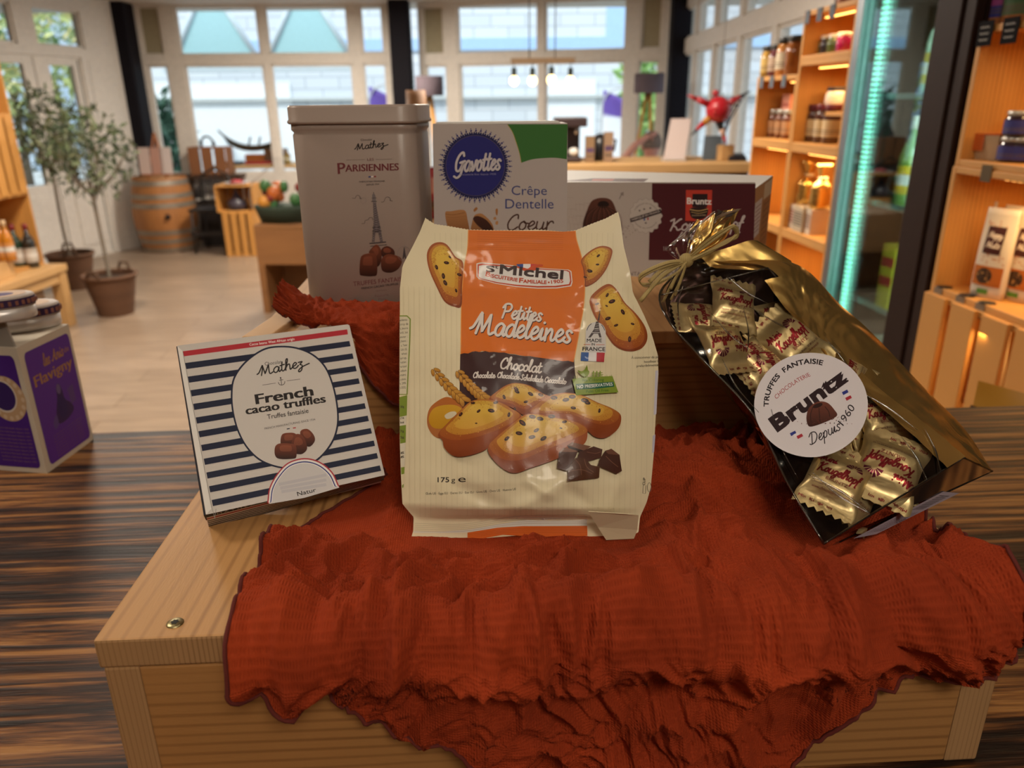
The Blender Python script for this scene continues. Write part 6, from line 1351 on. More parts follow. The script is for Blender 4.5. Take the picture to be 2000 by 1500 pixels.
MB().hexa([V(p) for p in ((-.038, -.03, 0), (.038, -.03, 0), (.038, .03, 0), (-.038, .03, 0))], [V(p) for p in ((-.046, -.038, .055), (.046, -.038, .055), (.046, .038, .055), (-.046, .038, .055))]).build('tub', plain('#c9b08f', .3, coat=.4), t)
MB().box((-.048, -.04, .055), (.048, .04, .058)).box((-.03, -.0405, .02), (.005, -.0385, .056)).build('film_lid', plain('#c9642c', .35), t)
for k, (px, py, z_) in enumerate(((1976, 318, 1.3615), (1978, 290, 1.4165), (1999, 325, 1.3615))): jar(at_s(px, py if k != 1 else 320, .06 + .012 * (k == 2), z_), .033, .054, '#2a1c2c', '#b9b6ae', '#3a3c80', ('lower blue-labelled jar of the stack of two', 'upper blue-labelled jar of the stack of two', 'blue-labelled jar cut by the right edge of the frame')[k], 'blue-labelled jars in the near right crate', lidh=.2, lab=(.15, .8))
def pouch(loc, w, h, label, group, body, panel, acc, rz=SRZ, name='snack_pouch', text=None, tilt=0):
    t = thing(name, label, 'pouch', loc, rz, group); m = MB(); d = w * .38; rows = []
    for j in range(13):
        v = j / 12; ww = w / 2 * interp(v, [(0, .96), (.1, 1), (.72, .98), (.9, .94), (1, .92)]); dd = d / 2 * interp(v, [(0, .9), (.15, 1), (.55, .8), (.86, .1), (1, .04)])
        rows.append([V((ww * math.cos(a) * (1 if abs(math.cos(a)) > .9 else 1), dd * (abs(math.sin(a)) ** .6) * (1 if math.sin(a) > 0 else -1), v * h)) for a in [2 * math.pi * i / 24 for i in range(24)]])
    m.grid(rows, col=body, close_u=True, cap=True)
    def sf(x, y, l):
        v = 1 - y / (h * 1000); u = (x / 1000 - w / 2) / (w / 2); dd = d / 2 * interp(v, [(0, .9), (.15, 1), (.55, .8), (.86, .1), (1, .04)]); return V((x / 1000 - w / 2, -dd * max(0, 1 - u * u) ** .3 - .0016 - l, v * h))
    A = Art(); W_, H_ = w * 1000, h * 1000
    A.poly([(W_ * .22, H_ * .20), (W_ * .74, H_ * .20), (W_ * .74, H_ * .50), (W_ * .22, H_ * .50)], panel)
    if text:
        for k, s_ in enumerate(text): A.script(s_, (W_ * .28, H_ * (.32 + .11 * k)), (W_ * .68, H_ * (.32 + .11 * k)), H_ * .035, H_ * .012, '#d8c9b8', slant=.15)
    rnd = random.Random(int(w * 9999) + len(label))
    for k in range(26): A.ellipse(W_ * rnd.uniform(.12, .88), H_ * rnd.choice((rnd.uniform(.12, .2), rnd.uniform(.5, .62))), 2.2, 1.3, acc, rot=rnd.uniform(0, 180), n=7)
    A.poly([(W_ * .08, H_ * .64), (W_ * .92, H_ * .64), (W_ * .92, H_ * .86), (W_ * .08, H_ * .86)], acc); A.ellipse(W_ * .42, H_ * .75, W_ * .24, H_ * .09, '#4a3424', n=20)
    for k in range(14): A.ellipse(W_ * (.42 + rnd.uniform(-.2, .2)), H_ * (.75 + rnd.uniform(-.07, .07)), 3, 2, rnd.choice(('#7a5a3a', '#2a2018', '#b98a50')), rot=rnd.uniform(0, 180), n=7)
    A.poly([(W_ * .3, H_ * .90), (W_ * .62, H_ * .90), (W_ * .62, H_ * .955), (W_ * .3, H_ * .955)], '#5f8f3a')
    A.lay(m, sf, maxlen=8, step=.0001); m.build('film', M_FILMP, t); t.rotation_euler = (tilt, 0, rz); return t
PG = 'snack pouches in the near right crate'
for k, (px, py, d, lab) in enumerate(((1889, 553, .10, 'snack pouch at the far left, half behind the front pouch'), (1928, 572, .045, 'front snack pouch with dark brown panel, nearest the crate edge'), (1958, 580, .11, 'snack pouch standing behind the front one'), (1985, 590, .09, 'snack pouch nearest the right edge of the frame'))):
    pouch(at_s(px, py, d, 1.0565), .082, .205, lab, PG, '#d8cbb8', '#43201c', '#b9682a', rz=SRZ + .35, text=('Happy', 'Nuts'))
for k, (px, py, c, lab) in enumerate(((1832, 790, '#b9a890', 'pale pouch behind the first slat of the lower right crate'), (1912, 800, '#c9b08a', 'pale pouch between the slats of the lower right crate'), (1990, 800, '#b5782c', 'orange pouch leaning in the lower right crate'))):
    pouch(at_s(px, py, .12, .7515), .11, .23, lab, 'pouches in the slatted crate', c, '#5a4a3c', ('#8a7a68', '#a86a3c', '#a83a2c')[k])
t = thing('snack_bag', 'red, black and orange snack bag leaning at the lower right edge', 'bag', on_y(1996, 800, 1.36).lerp(on_y(1996, 800, 1.36), 0), SRZ + .5); t.location.z = .93
m = MB().grid([[V((.09 * (u - .5) * 2, .03 * math.cos(math.pi * (u - .5)) * math.sin(math.pi * min(1, .1 + v * .9)) * s_, v * .2)) for u in [i / 10 for i in range(11)]] for s_ in (-1,) for v in [j / 12 for j in range(13)]], col='#b5822c')
m.grid([[V((.09 * (u - .5) * 2, .03 * math.cos(math.pi * (u - .5)) * math.sin(math.pi * min(1, .1 + v * .9)), v * .2)) for u in [1 - i / 10 for i in range(11)]] for v in [j / 12 for j in range(13)]], col='#b5822c')
A = Art(); A.poly([(10, 40), (170, 40), (170, 190), (10, 190)], '#26222c'); A.ellipse(90, 70, 60, 22, '#a8202c'); A.script('So', (60, 80), (120, 80), 16, 6, '#d8d0cc'); A.ellipse(100, 140, 34, 30, '#d0c8c4'); A.ellipse(100, 140, 24, 20, '#5a2430')
A.lay(m, lambda x, y, l: V(((x - 90) / 1000, -.032 - l, .2 - y / 1000)), maxlen=40); m.build('film', M_FILMP, t)
st = t; st.location = on_y(2002, 800, 1.30); st.location.z = CT - .12 if st.location.z < .5 else st.location.z - .17
shelf_top = thing('side_ledge', 'low wooden ledge behind the counter under the near right crates', 'ledge', (st.location.x, st.location.y, 0), SRZ); MB().box((-.22, -.05, 0), (.22, .13, st.location.z - .001)).build('block', M_CRV, shelf_top)
for k, (px, py) in enumerate(((1846, 556), (1890, 570), (1928, 590))):
    t = thing('tag_holder', ('far', 'middle', 'near')[k] + ' black oval tag holder clipped to the pouch crate edge', 'tag', at_s(px, py, .01, 1.0565), SRZ, 'black oval tag holders'); MB().lathe([(.001, .0015), (.018, .0015), (.019, 0)], 20).build('disc', plain('#2a2624', .4), t); MB().box((-.016, -.016, -.036), (.016, -.0145, -.002)).build('card', plain('#7d6a54', .6), t)
tag_card(S(on_s(1932, 330).y, -.004, 1.338), .034, .036, 'small grey tag below the clear tub', '#6a5c4a')
# ------------------------------------------------------------------ left side of the shop
M_OAK = wood('bench_pine', '#cba26c', '#a5793f', 1, 6, .55, .2)
# purple sweets display on the counter
def sweets_display():
    c0 = on_z(92, 925, CT); cR = on_z(183, 858, CT); cL = on_z(0, 918, CT); cL = c0 + (cL - c0) * 1.6
    H = on_y(15, 680, c0.y).z - CT; up = V((0, 0, H)); u1 = (cR - c0); u2 = (cL - c0); tb = V((-.012, -.004, 0)) * 0
    t = thing('sweets_display', 'purple cardboard sweets display at the left end of the counter', 'display', c0)
    q = [c0, cR, cR + u2, cL]; m = MB(); m.hexa(q, [p + up for p in q], 0, '#c9bfae')
    nR = u1.cross(V((0, 0, 1))); h = lambda u, v: c0 + u1 * u + up * (1 - v)
    A = Art(); rr = lambda x0, y0, x1, y1, r_: [(x + r_ * math.cos(a), y + r_ * math.sin(a)) for x, y, a0 in ((x1 - r_, y1 - r_, 0), (x0 + r_, y1 - r_, 90), (x0 + r_, y0 + r_, 180), (x1 - r_, y0 + r_, 270)) for a in [R(a0 + 90 * i / 5) for i in range(6)]]
    PU = '#5b2d92'; GO = '#a87a48'
    A.poly(rr(9, 6, 95, 96, 5), PU); A.script('les Anis', (38, 22), (78, 21), 4.6, 1.5, GO); A.text('de', (80, 20), (90, 19.5), 4.5, GO); A.text('Flavigny', (16, 34), (90, 33), 9, GO, didone=.05)
    A.blob([(40, 62), (48, 50), (50, 42), (56, 40), (60, 46), (62, 54), (72, 60), (74, 66), (60, 70), (42, 70)], '#3a2258'); A.ellipse(54, 44, 4, 4, '#6b5a86'); A.blob([(46, 56), (56, 50), (64, 58), (60, 66), (48, 66)], '#34205a'); A.poly([(70, 48), (82, 46), (82, 60), (72, 61)], '#5b4080'); A.blob([(32, 66), (40, 62), (40, 70), (32, 72)], '#5b4484')
    for k in range(8): A.text('les bonbons à l anis de l abbaye', (26, 77 + k * 2.4), (84, 76 + k * 2.4), 1.1, '#7a5a58')
    A.lay(m, lambda x, y, l: h(x / 100, y / 100) + nR.normalized() * (l + .0002) * (1 if nR.dot(EYE - c0) > 0 else -1))
    nL = u2.cross(V((0, 0, 1))); B = Art(); hl = lambda u, v: c0 + u2 * (1 - u) + up * (1 - v)
    B.poly(rr(5, 6, 94, 96, 5), '#44207a'); B.ellipse(72, 40, 24, 18, '#b99a78', n=40); B.ellipse(68, 38, 17, 13, '#d0c6bc', n=40); B.ellipse(68, 38, 15.5, 11.5, '#33205e', n=40)
    for k in range(16): B.ellipse(72 + 20.5 * math.cos(k * .393), 40 + 15.6 * math.sin(k * .393), 2.4, 1.9, '#c9b298', n=10)
    for k in range(10): B.text('bonbons fabriqués depuis 1591', (46, 64 + k * 3), (90, 64.5 + k * 3), 1.3, '#8a6a5c')
    B.lay(m, lambda x, y, l: hl(x / 100, y / 100) + nL.normalized() * (l + .0002) * (1 if nL.dot(EYE - c0) > 0 else -1))
    m.build('carton', M_CARD, t, world=True)
    f = MB(); a = c0 + up; f.hexa([a + V((-.004, .004, .0)), a + u2 * .5 + V((0, .004, 0)), a + u2 * .5 + V((0, .007, 0)), a + V((-.004, .007, 0))], [a + V((-.026, .02, .062)), a + u2 * .5 + V((-.02, .02, .062)), a + u2 * .5 + V((-.02, .023, .062)), a + V((-.026, .023, .062))], 0, '#8d857c')
    f.build('raised_flap', M_CARD, t, world=True)
    top = CT + H
    def tin_(px, py, z_, r_, h_, label, sq=.62):
        p = on_z(px, py, z_); q = thing('sweet_tin', label, 'tin', (p.x, p.y, z_), .5, 'oval sweet tins on the purple display'); S_ = Matrix.Diagonal((1, sq, 1, 1))
        MB().lathe([(r_ * .97, 0), (r_, .002), (r_, h_ * .58)], 36, S_).build('base', plain('#cfcac6', .3, .3), q)
        l = MB().lathe([(r_ * 1.02, h_ * .52), (r_ * 1.02, h_ * .95), (r_ * .97, h_)], 36, S_, col='#bdb3ac'); l.lathe([(r_ * 1.026, h_ * .58), (r_ * 1.026, h_ * .90)], 36, S_, cap=False, col='#3f2c50')
        for k in range(30): a = 2 * math.pi * k / 30; l.box((r_ * 1.03 * math.cos(a) - .001, r_ * 1.03 * sq * math.sin(a) - .001, h_ * .64), (r_ * 1.03 * math.cos(a) + .002, r_ * 1.03 * sq * math.sin(a) + .001, h_ * .82), col='#8a5a4c')
        A = Art(); A.ellipse(0, 0, r_ * 800, r_ * 800 * sq, '#c0a48c', n=30); A.ellipse(0, 0, r_ * 450, r_ * 450 * sq, '#4a3a68', n=24); A.lay(l, lambda x, y, L_: V((x / 1000, -y / 1000, h_ + .0004 + L_)))
        l.build('lid', M_CARD, q); return q
    tin_(42, 640, top + .001, .046, .030, 'oval sweet tin with patterned rim lying on the purple display'); tin_(6, 622, top + .032, .036, .028, 'smaller oval tin stacked on the left of the purple display')
sweets_display()

# bench with crates, bottles and a box
bz = on_y(130, 514, 5.45).z; br_ = on_y(130, 514, 5.45); bl_ = on_z(-20, 566, bz); u = (bl_ - br_).normalized(); ang = math.atan2(u.y, u.x)
bench = thing('display_bench', 'low pine bench by the left edge carrying crates and bottles', 'bench', (br_.x, br_.y, 0), ang + math.pi)
MB().box((-1.6, 0, bz - .05), (0, .55, bz)).build('top', M_OAK, bench, bevel=.004); MB().box((-1.55, .02, bz - .12), (-.05, .05, bz - .05)).build('apron', M_OAK, bench)
for x, y in ((-.09, .01), (-.09, .45), (-1.59, .01), (-1.59, .45)): MB().box((x, y, 0), (x + .08, y + .08, bz - .05)).build('leg', M_OAK, bench, bevel=.003)
BM = Matrix.Translation(bench.location) @ Matrix.Rotation(ang + math.pi, 4, 'Z'); BI = BM.inverted()
def on_bench(px, py): return on_z(px, py, bz)
qb = BI @ on_bench(87, 515)
cg = crate(BM @ V((qb.x - .40, qb.y, bz)), .40, .50, .36, 'open crate standing on the bench behind the bottles', ang + math.pi, 'crates on the pine bench', back=3)
crate(BM @ V((qb.x - .40, qb.y, bz + .5)), .40, .50, .36, 'slatted crate stacked above the open one at the left edge', ang + math.pi, 'crates on the pine bench', slats=4)
crate(BM @ V((qb.x - .40, qb.y, bz + 1.0)), .40, .50, .36, 'topmost orange crate at the left edge of the picture', ang + math.pi, 'crates on the pine bench', back=3)
for k, (px, py, g, c) in enumerate(((41, 521, '#24382a', '#7a1c24'), (66, 520, '#2a2620', '#7a1c24'))): bottle(on_bench(px, py + 2), .042, .30, g, '#b9b0a4', c, ('dark green wine bottle with red cap at the front of the bench', 'dark brown wine bottle with red cap beside the green one')[k], 'wine bottles on the bench')
bx = thing('wooden_tray', 'small pine box holding amber bottles at the left edge', 'box', on_bench(8, 546), ang + math.pi); MB().box((-.25, -.02, 0.001), (.1, .14, .11)).build('box', M_OAK, bx, bevel=.003)
for k, px in enumerate((-4, 8, 20)): p = on_bench(px, 546); bottle(V((p.x, p.y + .06, bz + .112)), .034, .26, '#c07820', '#c98a50', '#d8b890', ('leftmost amber bottle standing on the pine box', 'middle amber bottle standing on the pine box', 'right-hand amber bottle standing on the pine box')[k], 'amber bottles on the pine box')
bw = thing('bowl', 'small dark bowl at the back corner of the bench', 'bowl', BM @ V((-.12, .42, bz + .001)), 0); MB().lathe([(.03, 0), (.055, .02), (.065, .05), (.06, .05), (.05, .02), (.001, .01)], 24).build('bowl', plain('#3a322c', .5), bw); MB().lathe([(.055, .035), (.03, .042), (.001, .044)], 20).build('contents', plain('#a87a3a', .8), bw)
cb = thing('cardboard_box', 'plain cardboard box on the floor under the bench', 'box', BM @ V((-.34, .32, 0)), ang + math.pi); MB().box((-.32, -.2, 0), (.2, .2, bz - .16)).build('carton', plain('#a08468', .8), cb, bevel=.004); MB().box((-.07, -.2005, .02), (-.065, -.199, bz - .18)).build('seam', plain('#7d654c', .8), cb)

# potted olive trees
def olive(px, py, h, cr, label, seed, fork):
    p = on_z(px, py, 0); t = thing('olive_tree', label, 'tree', p, seed * .7, 'potted olive trees by the door'); r_ = .17
    b = MB(); rows = []
    for j in range(25):
        v = j / 24; rr = lerp(.125, .185, v); rows.append([V((rr * (1 + .03 * math.sin(i * math.pi + j * math.pi)) * math.cos(2 * math.pi * i / 40), rr * (1 + .03 * math.sin(i * math.pi + j * math.pi)) * math.sin(2 * math.pi * i / 40), v * .30)) for i in range(40)])
    b.grid(rows, close_u=True, cap=False); b.tube([(.185 * math.cos(a / 6.0), .185 * math.sin(a / 6.0), .30) for a in range(39)], .014, 8); b.lathe([(.001, .002), (.125, .002)], 40, cap=False)
    w = b.build('basket', wood('wicker', '#6a4a34', '#3a281c', 2, 18, .8, .4), t)
    for s_ in (-1, 1): MB().tube([(s_ * .18, -.05, .29), (s_ * .19, -.03, .36), (s_ * .19, .03, .36), (s_ * .18, .05, .29)], .011, 8).build('handle', plain('#5a4230', .8), w)
    MB().lathe([(.178, .27), (.001, .275)], 30, cap=False).build('soil', plain('#2c2018', .95), t)
    tr = MB().tube(catmull([(0, 0, .26), (.01, .01, h * .4), (-.01, 0, fork), (0, .01, fork + .12)], 6), .013, 8); rnd = random.Random(seed)
    for k in range(9):
        a = k * .7; l = rnd.uniform(.2, .4); tr.tube(catmull([(0, 0, fork - .02 + .01 * k), (l * .4 * math.cos(a), l * .4 * math.sin(a), fork + .15), (l * .8 * math.cos(a), l * .8 * math.sin(a), fork + .3 + .1 * rnd.random())], 4), [.008] * 4 + [.006] * 4 + [.004], 6)
    tr.build('trunk', plain('#7d7264', .85), t)
    leaf_crown((0, 0, fork + .32), cr, 620, .075, [lin(c) for c in ('#4f5f42', '#63704e', '#72785a', '#3f4c38')], seed).build('foliage', M_LEAF, t)
olive(228, 612, 1.2, (.36, .3, .34), 'potted olive tree in a wicker basket nearer the counter', 11, .86)
olive(150, 562, 1.35, (.34, .3, .36), 'potted olive tree in a wicker basket nearer the glazed door', 12, .98)

# wine barrel with an easel of pictures
c = V((-3.78, 8.50, 0)); ba = thing('wine_barrel', 'upright oak wine barrel with grey hoops left of the chairs', 'barrel', c); BH = on_y(305, 348, 8.25).z
prof = [(.27, 0), (.30, BH * .2), (.325, BH * .5), (.30, BH * .8), (.27, BH)]; pr = [(p.x, p.y) for p in catmull(prof, 5)]
MB().lathe([(r_, z_) for r_, z_ in pr], 36, cap=False).build('staves', wood('barrel_oak', '#a8703c', '#6a3f20', 0, 5, .6, .3), ba); MB().lathe([(.27, BH - .02), (.001, BH - .02)], 36, cap=False).build('head', M_OAK, ba)
for z_ in (.04, .16, .28, .64, .76, .93): k = z_ * BH; MB().lathe([(interp(k - .025, [(z2, r2) for r2, z2 in pr]) + .004, k - .025), (interp(k + .025, [(z2, r2) for r2, z2 in pr]) + .004, k + .025)], 36, cap=False).build('hoop', plain('#8d8274', .45, .5), ba)
p = on_y(328, 424, 8.19); MB().ball((p.x - c.x, p.y - c.y, p.z), (.03, .02, .03), 12).build('bung', plain('#2c1a14', .8), ba)
e = thing('tabletop_easel', 'small easel with leaning pale picture cards on the wine barrel', 'easel', c + V((.02, -.02, BH - .017))); w_ = .16
for x0, x1 in ((-.10, .0), (.10, .01)): MB().tube([(x0, -.06, .0), (x1, .02, .46)], .010, 6).build('leg', plain('#a86a44', .6), e)
MB().tube([(0, .14, 0), (0, .02, .42)], .010, 6).build('leg', plain('#a86a44', .6), e); MB().box((-.16, -.075, .03), (.16, -.045, .045)).build('ledge', plain('#a86a44', .6), e)
for k, (x, cc) in enumerate(((-.17, '#c9b4ac'), (-.04, '#b98f80'), (.06, '#d0c3bf'))):
    pc = thing('picture_card', ('left', 'middle', 'right')[k] + ' pale card leaning on the small easel', 'card', e.location + V((x, -.072, .046)), 0, 'cards on the easel'); MB().hexa([V((0, 0, 0)), V((.12, 0, 0)), V((.12, .004, 0)), V((0, .004, 0))], [V((0, .02, .27)), V((.12, .02, .27)), V((.12, .024, .27)), V((0, .024, .27))], 0, cc).build('card', M_CARD, pc)

# dark stacked chairs and an old record rack
def chair(px, py, label, dx=0.0):
    p = on_z(px, py, 0); t = thing('stacked_chair', label, 'chair', (p.x + dx, p.y, 0), .0, 'dark chairs folded together by the window'); M = plain('#26211f', .5)
    for x, y in ((-.16, -.18), (.16, -.18), (-.16, .18), (.16, .18)): MB().tube([(x, y, 0), (x * .95, y * .95, .45)], .013, 6).build('leg', M, t)
    MB().box((-.18, -.19, .44), (.18, .19, .47)).build('seat', M, t, bevel=.01)
    MB().tube([(-.16, .18, .45), (-.15, .22, .78), (0, .24, .86), (.15, .22, .78), (.16, .18, .45)], .013, 6).build('back_frame', M, t)
    for k in range(5): MB().tube([(-.14 + k * .07, .21, .46), (-.13 + k * .065, .27, .8)], .007, 6).build('back_bar', M, t)
    MB().box((-.19, -.19, .2), (.19, -.17, .23)).build('rung', M, t); return t
chair(412, 490, 'dark chair nearer the slatted crates', .07); 
p = on_z(392, 480, 0); rk = thing('wire_rack', 'round black wire rack with fanned discs behind the barrel', 'rack', (p.x + .18, p.y + .06, 0)); MB().box((-.14, -.08, 0), (.14, .08, .5)).build('stand', plain('#2a2422', .6), rk)
for k in range(8): MB().tube([((.06 + .02 * k) * math.cos(a / 8) , -.1 + .02 * k, .52 + (.06 + .02 * k) * math.sin(a / 8)) for a in range(26)], .006, 6).build('wire_ring', plain('#5a5a60', .3, .8), rk)
# crates and wares by the middle window
GW = 'pine crates under the middle window'
wt = thing('pine_table', 'pine table under the window carrying books and a model boat', 'table', on_z(530, 470, 0) + V((.05, .62, 0)), .05); zt_ = on_y(520, 322, wt.location.y - .25).z
MB().box((-.75, -.3, zt_ - .04), (.75, .3, zt_)).build('top', M_OAK, wt, bevel=.004)
for x, y in ((-.7, -.26), (.62, -.26), (-.7, .18), (.62, .18)): MB().box((x, y, 0), (x + .07, y + .07, zt_ - .04)).build('leg', M_OAK, wt)
p = on_z(512, 500, 0); cz = p.y; x0 = on_y(443, 495, cz).x; x1 = on_y(507, 495, cz).x; hh = on_y(470, 415, cz).z
crate(V((x0, cz, 0)), x1 - x0, hh, .36, 'lower slatted pine crate under the open one by the middle window', 0, GW, slats=4)
x0 = on_y(424, 415, cz).x; x1 = on_y(498, 415, cz).x; h2 = on_y(470, 362, cz).z - hh
crate(V((x0, cz, hh)), x1 - x0, h2, .34, 'open pine crate with dark wares stacked on the slatted one', 0, GW, back=2)
p = V(((x0 + x1) / 2 - .02, cz + .12, hh + .017)); nb = thing('gift_tin', 'dark pointed tin inside the open pine crate', 'tin', p); MB().lathe([(.10, 0), (.10, .08), (.05, .12), (.015, .19)], 20).build('body', plain('#3c3640', .4), nb); MB().ball((0, 0, .2), .018, 10).build('knob', plain('#6a5a50', .4), nb)
pl = thing('plate', 'red and white plate of sweets on the open pine crate', 'plate', V(((x0 + x1) / 2, cz + .14, hh + h2 + .001))); MB().lathe([(.06, 0), (.13, .018), (.125, .02), (.001, .008)], 28).build('dish', plain('#d8cfcc', .3), pl); MB().ball((0, 0, .022), (.07, .07, .025), 14).build('sweets', plain('#a83a3c', .6), pl)
p = on_y(372, 342, 8.95); cc = crate(V((p.x, 8.96, p.z)), .44, .30, .2, 'cardboard-brown crate with hand slots standing behind the dark chair', 0, None, slats=3, back=0, name='slotted_crate', mats=(plain('#8a5a38', .8), plain('#8a5a38', .8)))
sb = thing('side_bench', 'dark side bench under the slotted crate by the window', 'bench', V((p.x + .22, 9.06, 0))); MB().box((-.34, -.10, p.z - .04), (.34, .10, p.z - .001)).build('top', plain('#4a3424', .6), sb)
for x in (-.32, .27): MB().box((x, -.08, 0), (x + .05, .08, p.z - .04)).build('leg', plain('#4a3424', .6), sb)
p = on_y(407, 296, 9.05); hp = thing('headphones', 'dark headphones on a stand above the slotted crate', 'headphones', (p.x, 9.05, cc.location.z + .301)); MB().tube([(-.07 * math.cos(a / 6), 0, .02 + .09 * math.sin(a / 6)) for a in range(0, 20)], .012, 8).build('band', plain('#2a2628', .4), hp)
for s_ in (-1, 1): MB().ball((s_ * .07, 0, .032), (.02, .03, .032), 12).build('ear_cup', plain('#3a3434', .5), hp)
yy = wt.location.y
def on_tab(px, py): q = on_y(px, py, yy); return V((q.x, q.y, zt_ + .001))
bk = None
for k, (px, w2, h3, c_) in enumerate(((455, .30, .03, '#2c2c3a'), (520, .40, .025, '#a8302c'), (500, .26, .10, '#a8602c'), (535, .22, .16, '#8f6a4a'))):
    b_ = boxy('book_stack' if k < 2 else 'gift_carton', 'book' if k < 2 else 'box', on_tab(px, 320) + V((0, -.1 if k < 2 else .1, 0)), w2, .16, h3, c_, ('dark blue book lying at the left of the window table', 'flat red book lying on the window table', 'orange carton on the window table below the boat', 'brown carton at the right of the window table')[k], None, 0)
bo = thing('model_boat', 'carved dark wooden model boat with raised prow on the window table', 'boat', on_tab(480, 290) + V((.02, .1, .101))); m = MB(); rows = []
for j in range(13):
    v = j / 12; x = lerp(-.36, .3, v); zc = .03 + .20 * (1 - v) ** 4 + .06 * v ** 4; w2 = .075 * math.sin(math.pi * min(.97, max(.03, v))) + .004; rows.append([V((x, w2 * math.cos(a), zc + .06 - .07 * math.sin(a) * (1 if v > .12 else .4))) for a in [math.pi * i / 10 for i in range(11)]])
m.grid(rows, close_u=True, cap=True).build('hull', plain('#4a3a24', .5), bo)
for x in (-.02, .1): MB().tube([(x, 0, .08), (x + .04, 0, .2)], .012, 6).build('figure', plain('#2a3040', .6), bo)
for k, (px, r2, h3, g) in enumerate(((548, .04, .22, '#2c3c6a'), (560, .035, .18, '#8a6a3a'))): bottle(on_tab(px, 320) + V((.05, -.12, 0)), r2, h3, g, '#b9a04a', '#2a2a30', ('dark blue bottle', 'amber bottle')[k] + ' at the right end of the window table', None)

# brown shelf unit with a gift basket, left of the tin
p = on_z(516, 612, 0); sy = p.y; x0 = p.x; zt2 = on_y(520, 440, sy).z; M_BRN = wood('brown_crate', '#8f6238', '#5a3a1e', 2, 9, .6, .3)
su = thing('crate_unit', 'brown wooden crate unit on the floor left of the tall tin', 'shelf', (x0, sy, 0), -.05)
MB().box((0, 0, zt2 - .03), (1.0, .42, zt2)).build('top', M_BRN, su, bevel=.003); zm = on_y(515, 512, sy).z
MB().box((0, 0, zm - .02), (1.0, .42, zm + .02)).build('shelf', M_BRN, su, bevel=.003); MB().box((0.0, 0, zm + .02), (1.0, .02, zt2 - .03)).build('drawer_front', M_BRN, su)
for x in (0, .95): MB().box((x, 0, 0), (x + .05, .42, zm - .02)).build('leg', M_BRN, su, bevel=.003)
MB().box((.05, .38, 0), (.95, .40, zm - .02)).build('back_panel', M_BRN, su)
q = on_y(535, 436, sy + .12); gb = thing('gift_basket', 'cellophane-wrapped basket with green and orange goods on the brown unit', 'basket', (q.x + .08, sy + .2, zt2 + .001))
MB().lathe([(.17, 0), (.2, .1), (.21, .12)], 28, Matrix.Diagonal((1.15, .8, 1, 1))).build('basket', plain('#2f3d30', .8), gb)
rnd = random.Random(4); m = MB()
for k in range(16): m.ball((rnd.uniform(-.16, .16), rnd.uniform(-.1, .1), .12 + rnd.uniform(0, .14)), (rnd.uniform(.03, .06), .04, rnd.uniform(.03, .06)), 10, col=rnd.choice(('#b5602c', '#c98a3c', '#3f6a3c', '#7a2c24', '#c9b48a')))
m.build('goods', M_FILMP, gb)['kind'] = 'stuff'
MB().grid([[V((rr * 1.2 * math.cos(2 * math.pi * i / 22) * (1 + .1 * nz(i, j)), rr * .85 * math.sin(2 * math.pi * i / 22) * (1 + .1 * nz(i, j, 2)), z_)) for i in range(22)] for j, (rr, z_) in enumerate(((.21, .1), (.22, .2), (.19, .3), (.10, .38), (.03, .42), (.07, .47)))], close_u=True).build('cellophane', clear('thin_wrap', (.95, .95, .95), .06, .08, bump=.8, bscale=14, amount=.6), gb)

# wares glimpsed between the tin and the wafer carton
p = on_y(826, 440, 2.6); dt = thing('display_table', 'small side table hidden behind the tin holding wrapped wares', 'table', (p.x, 2.6, 0)); zz = on_y(826, 432, 2.6).z
MB().box((-.3, -.15, zz - .03), (.3, .15, zz)).build('top', M_OAK, dt); 
for x, y in ((-.28, -.13), (.24, -.13), (-.28, .09), (.24, .09)): MB().box((x, y, 0), (x + .04, y + .04, zz - .03)).build('leg', M_OAK, dt)
q = on_y(822, 432, 2.55); pouch(V((q.x - .02, 2.56, zz + .001)), .09, .20, 'pale wrapped packet between the tin and the wafer carton', None, '#b9a08c', '#8a7260', '#a88a70', rz=0, name='wrapped_packet')
q = on_y(846, 432, 2.6); pouch(V((q.x + .02, 2.66, zz + .001)), .09, .17, 'red patterned packet just left of the wafer carton', None, '#8a2a34', '#b98a80', '#6a3a2c', rz=0, name='wrapped_packet')
p = on_y(818, 300, 3.0); po = thing('wooden_post', 'pale turned wooden post rising behind the tall tin', 'post', (p.x, 3.0, 0)); zt3 = on_y(812, 176, 3.0).z
MB().lathe([(.06, 0), (.06, .02), (.035, .05), (.033, zt3 * .8), (.04, zt3 * .9), (.036, zt3)], 20).build('shaft', plain('#a87c58', .6), po); MB().lathe([(.14, 0.0), (.14, .02), (.05, .03)], 24).build('foot', plain('#8a6244', .6), po)

# ------------------------------------------------------------------ lamps, hanging light, far counter
def floor_lamp(px, py0, py1, w, Y, label):
    a, b = on_y(px, py0, Y), on_y(px, py1, Y); r_ = (on_y(px + w / 2, py0, Y).x - a.x); t = thing('floor_lamp', label, 'lamp', (a.x, Y, 0), .4, 'tripod floor lamps by the windows'); h = a.z - b.z
    MB().lathe([(r_, b.z), (r_, a.z), (r_ - .004, a.z), (r_ - .004, b.z)], 32, cap=False).build('lamp_shade', plain('#5c5058', .85), t)
    MB().lathe([(.02, b.z - .06), (.025, b.z + .05)], 14).build('socket', plain('#3a3230', .5), t)
    for k in range(3): an = 2 * math.pi * k / 3 + .5; MB().tube([(.02 * math.cos(an), .02 * math.sin(an), b.z), (.24 * math.cos(an), .24 * math.sin(an), 0.01)], .014, 8).build('leg', plain('#c08a3c', .5), t)
floor_lamp(838, 149, 187, 54, 8.0, 'tripod floor lamp with dark shade left of the wafer carton'); floor_lamp(1269, 143, 182, 58, 7.6, 'tripod floor lamp with dark shade right of the hanging bulbs')
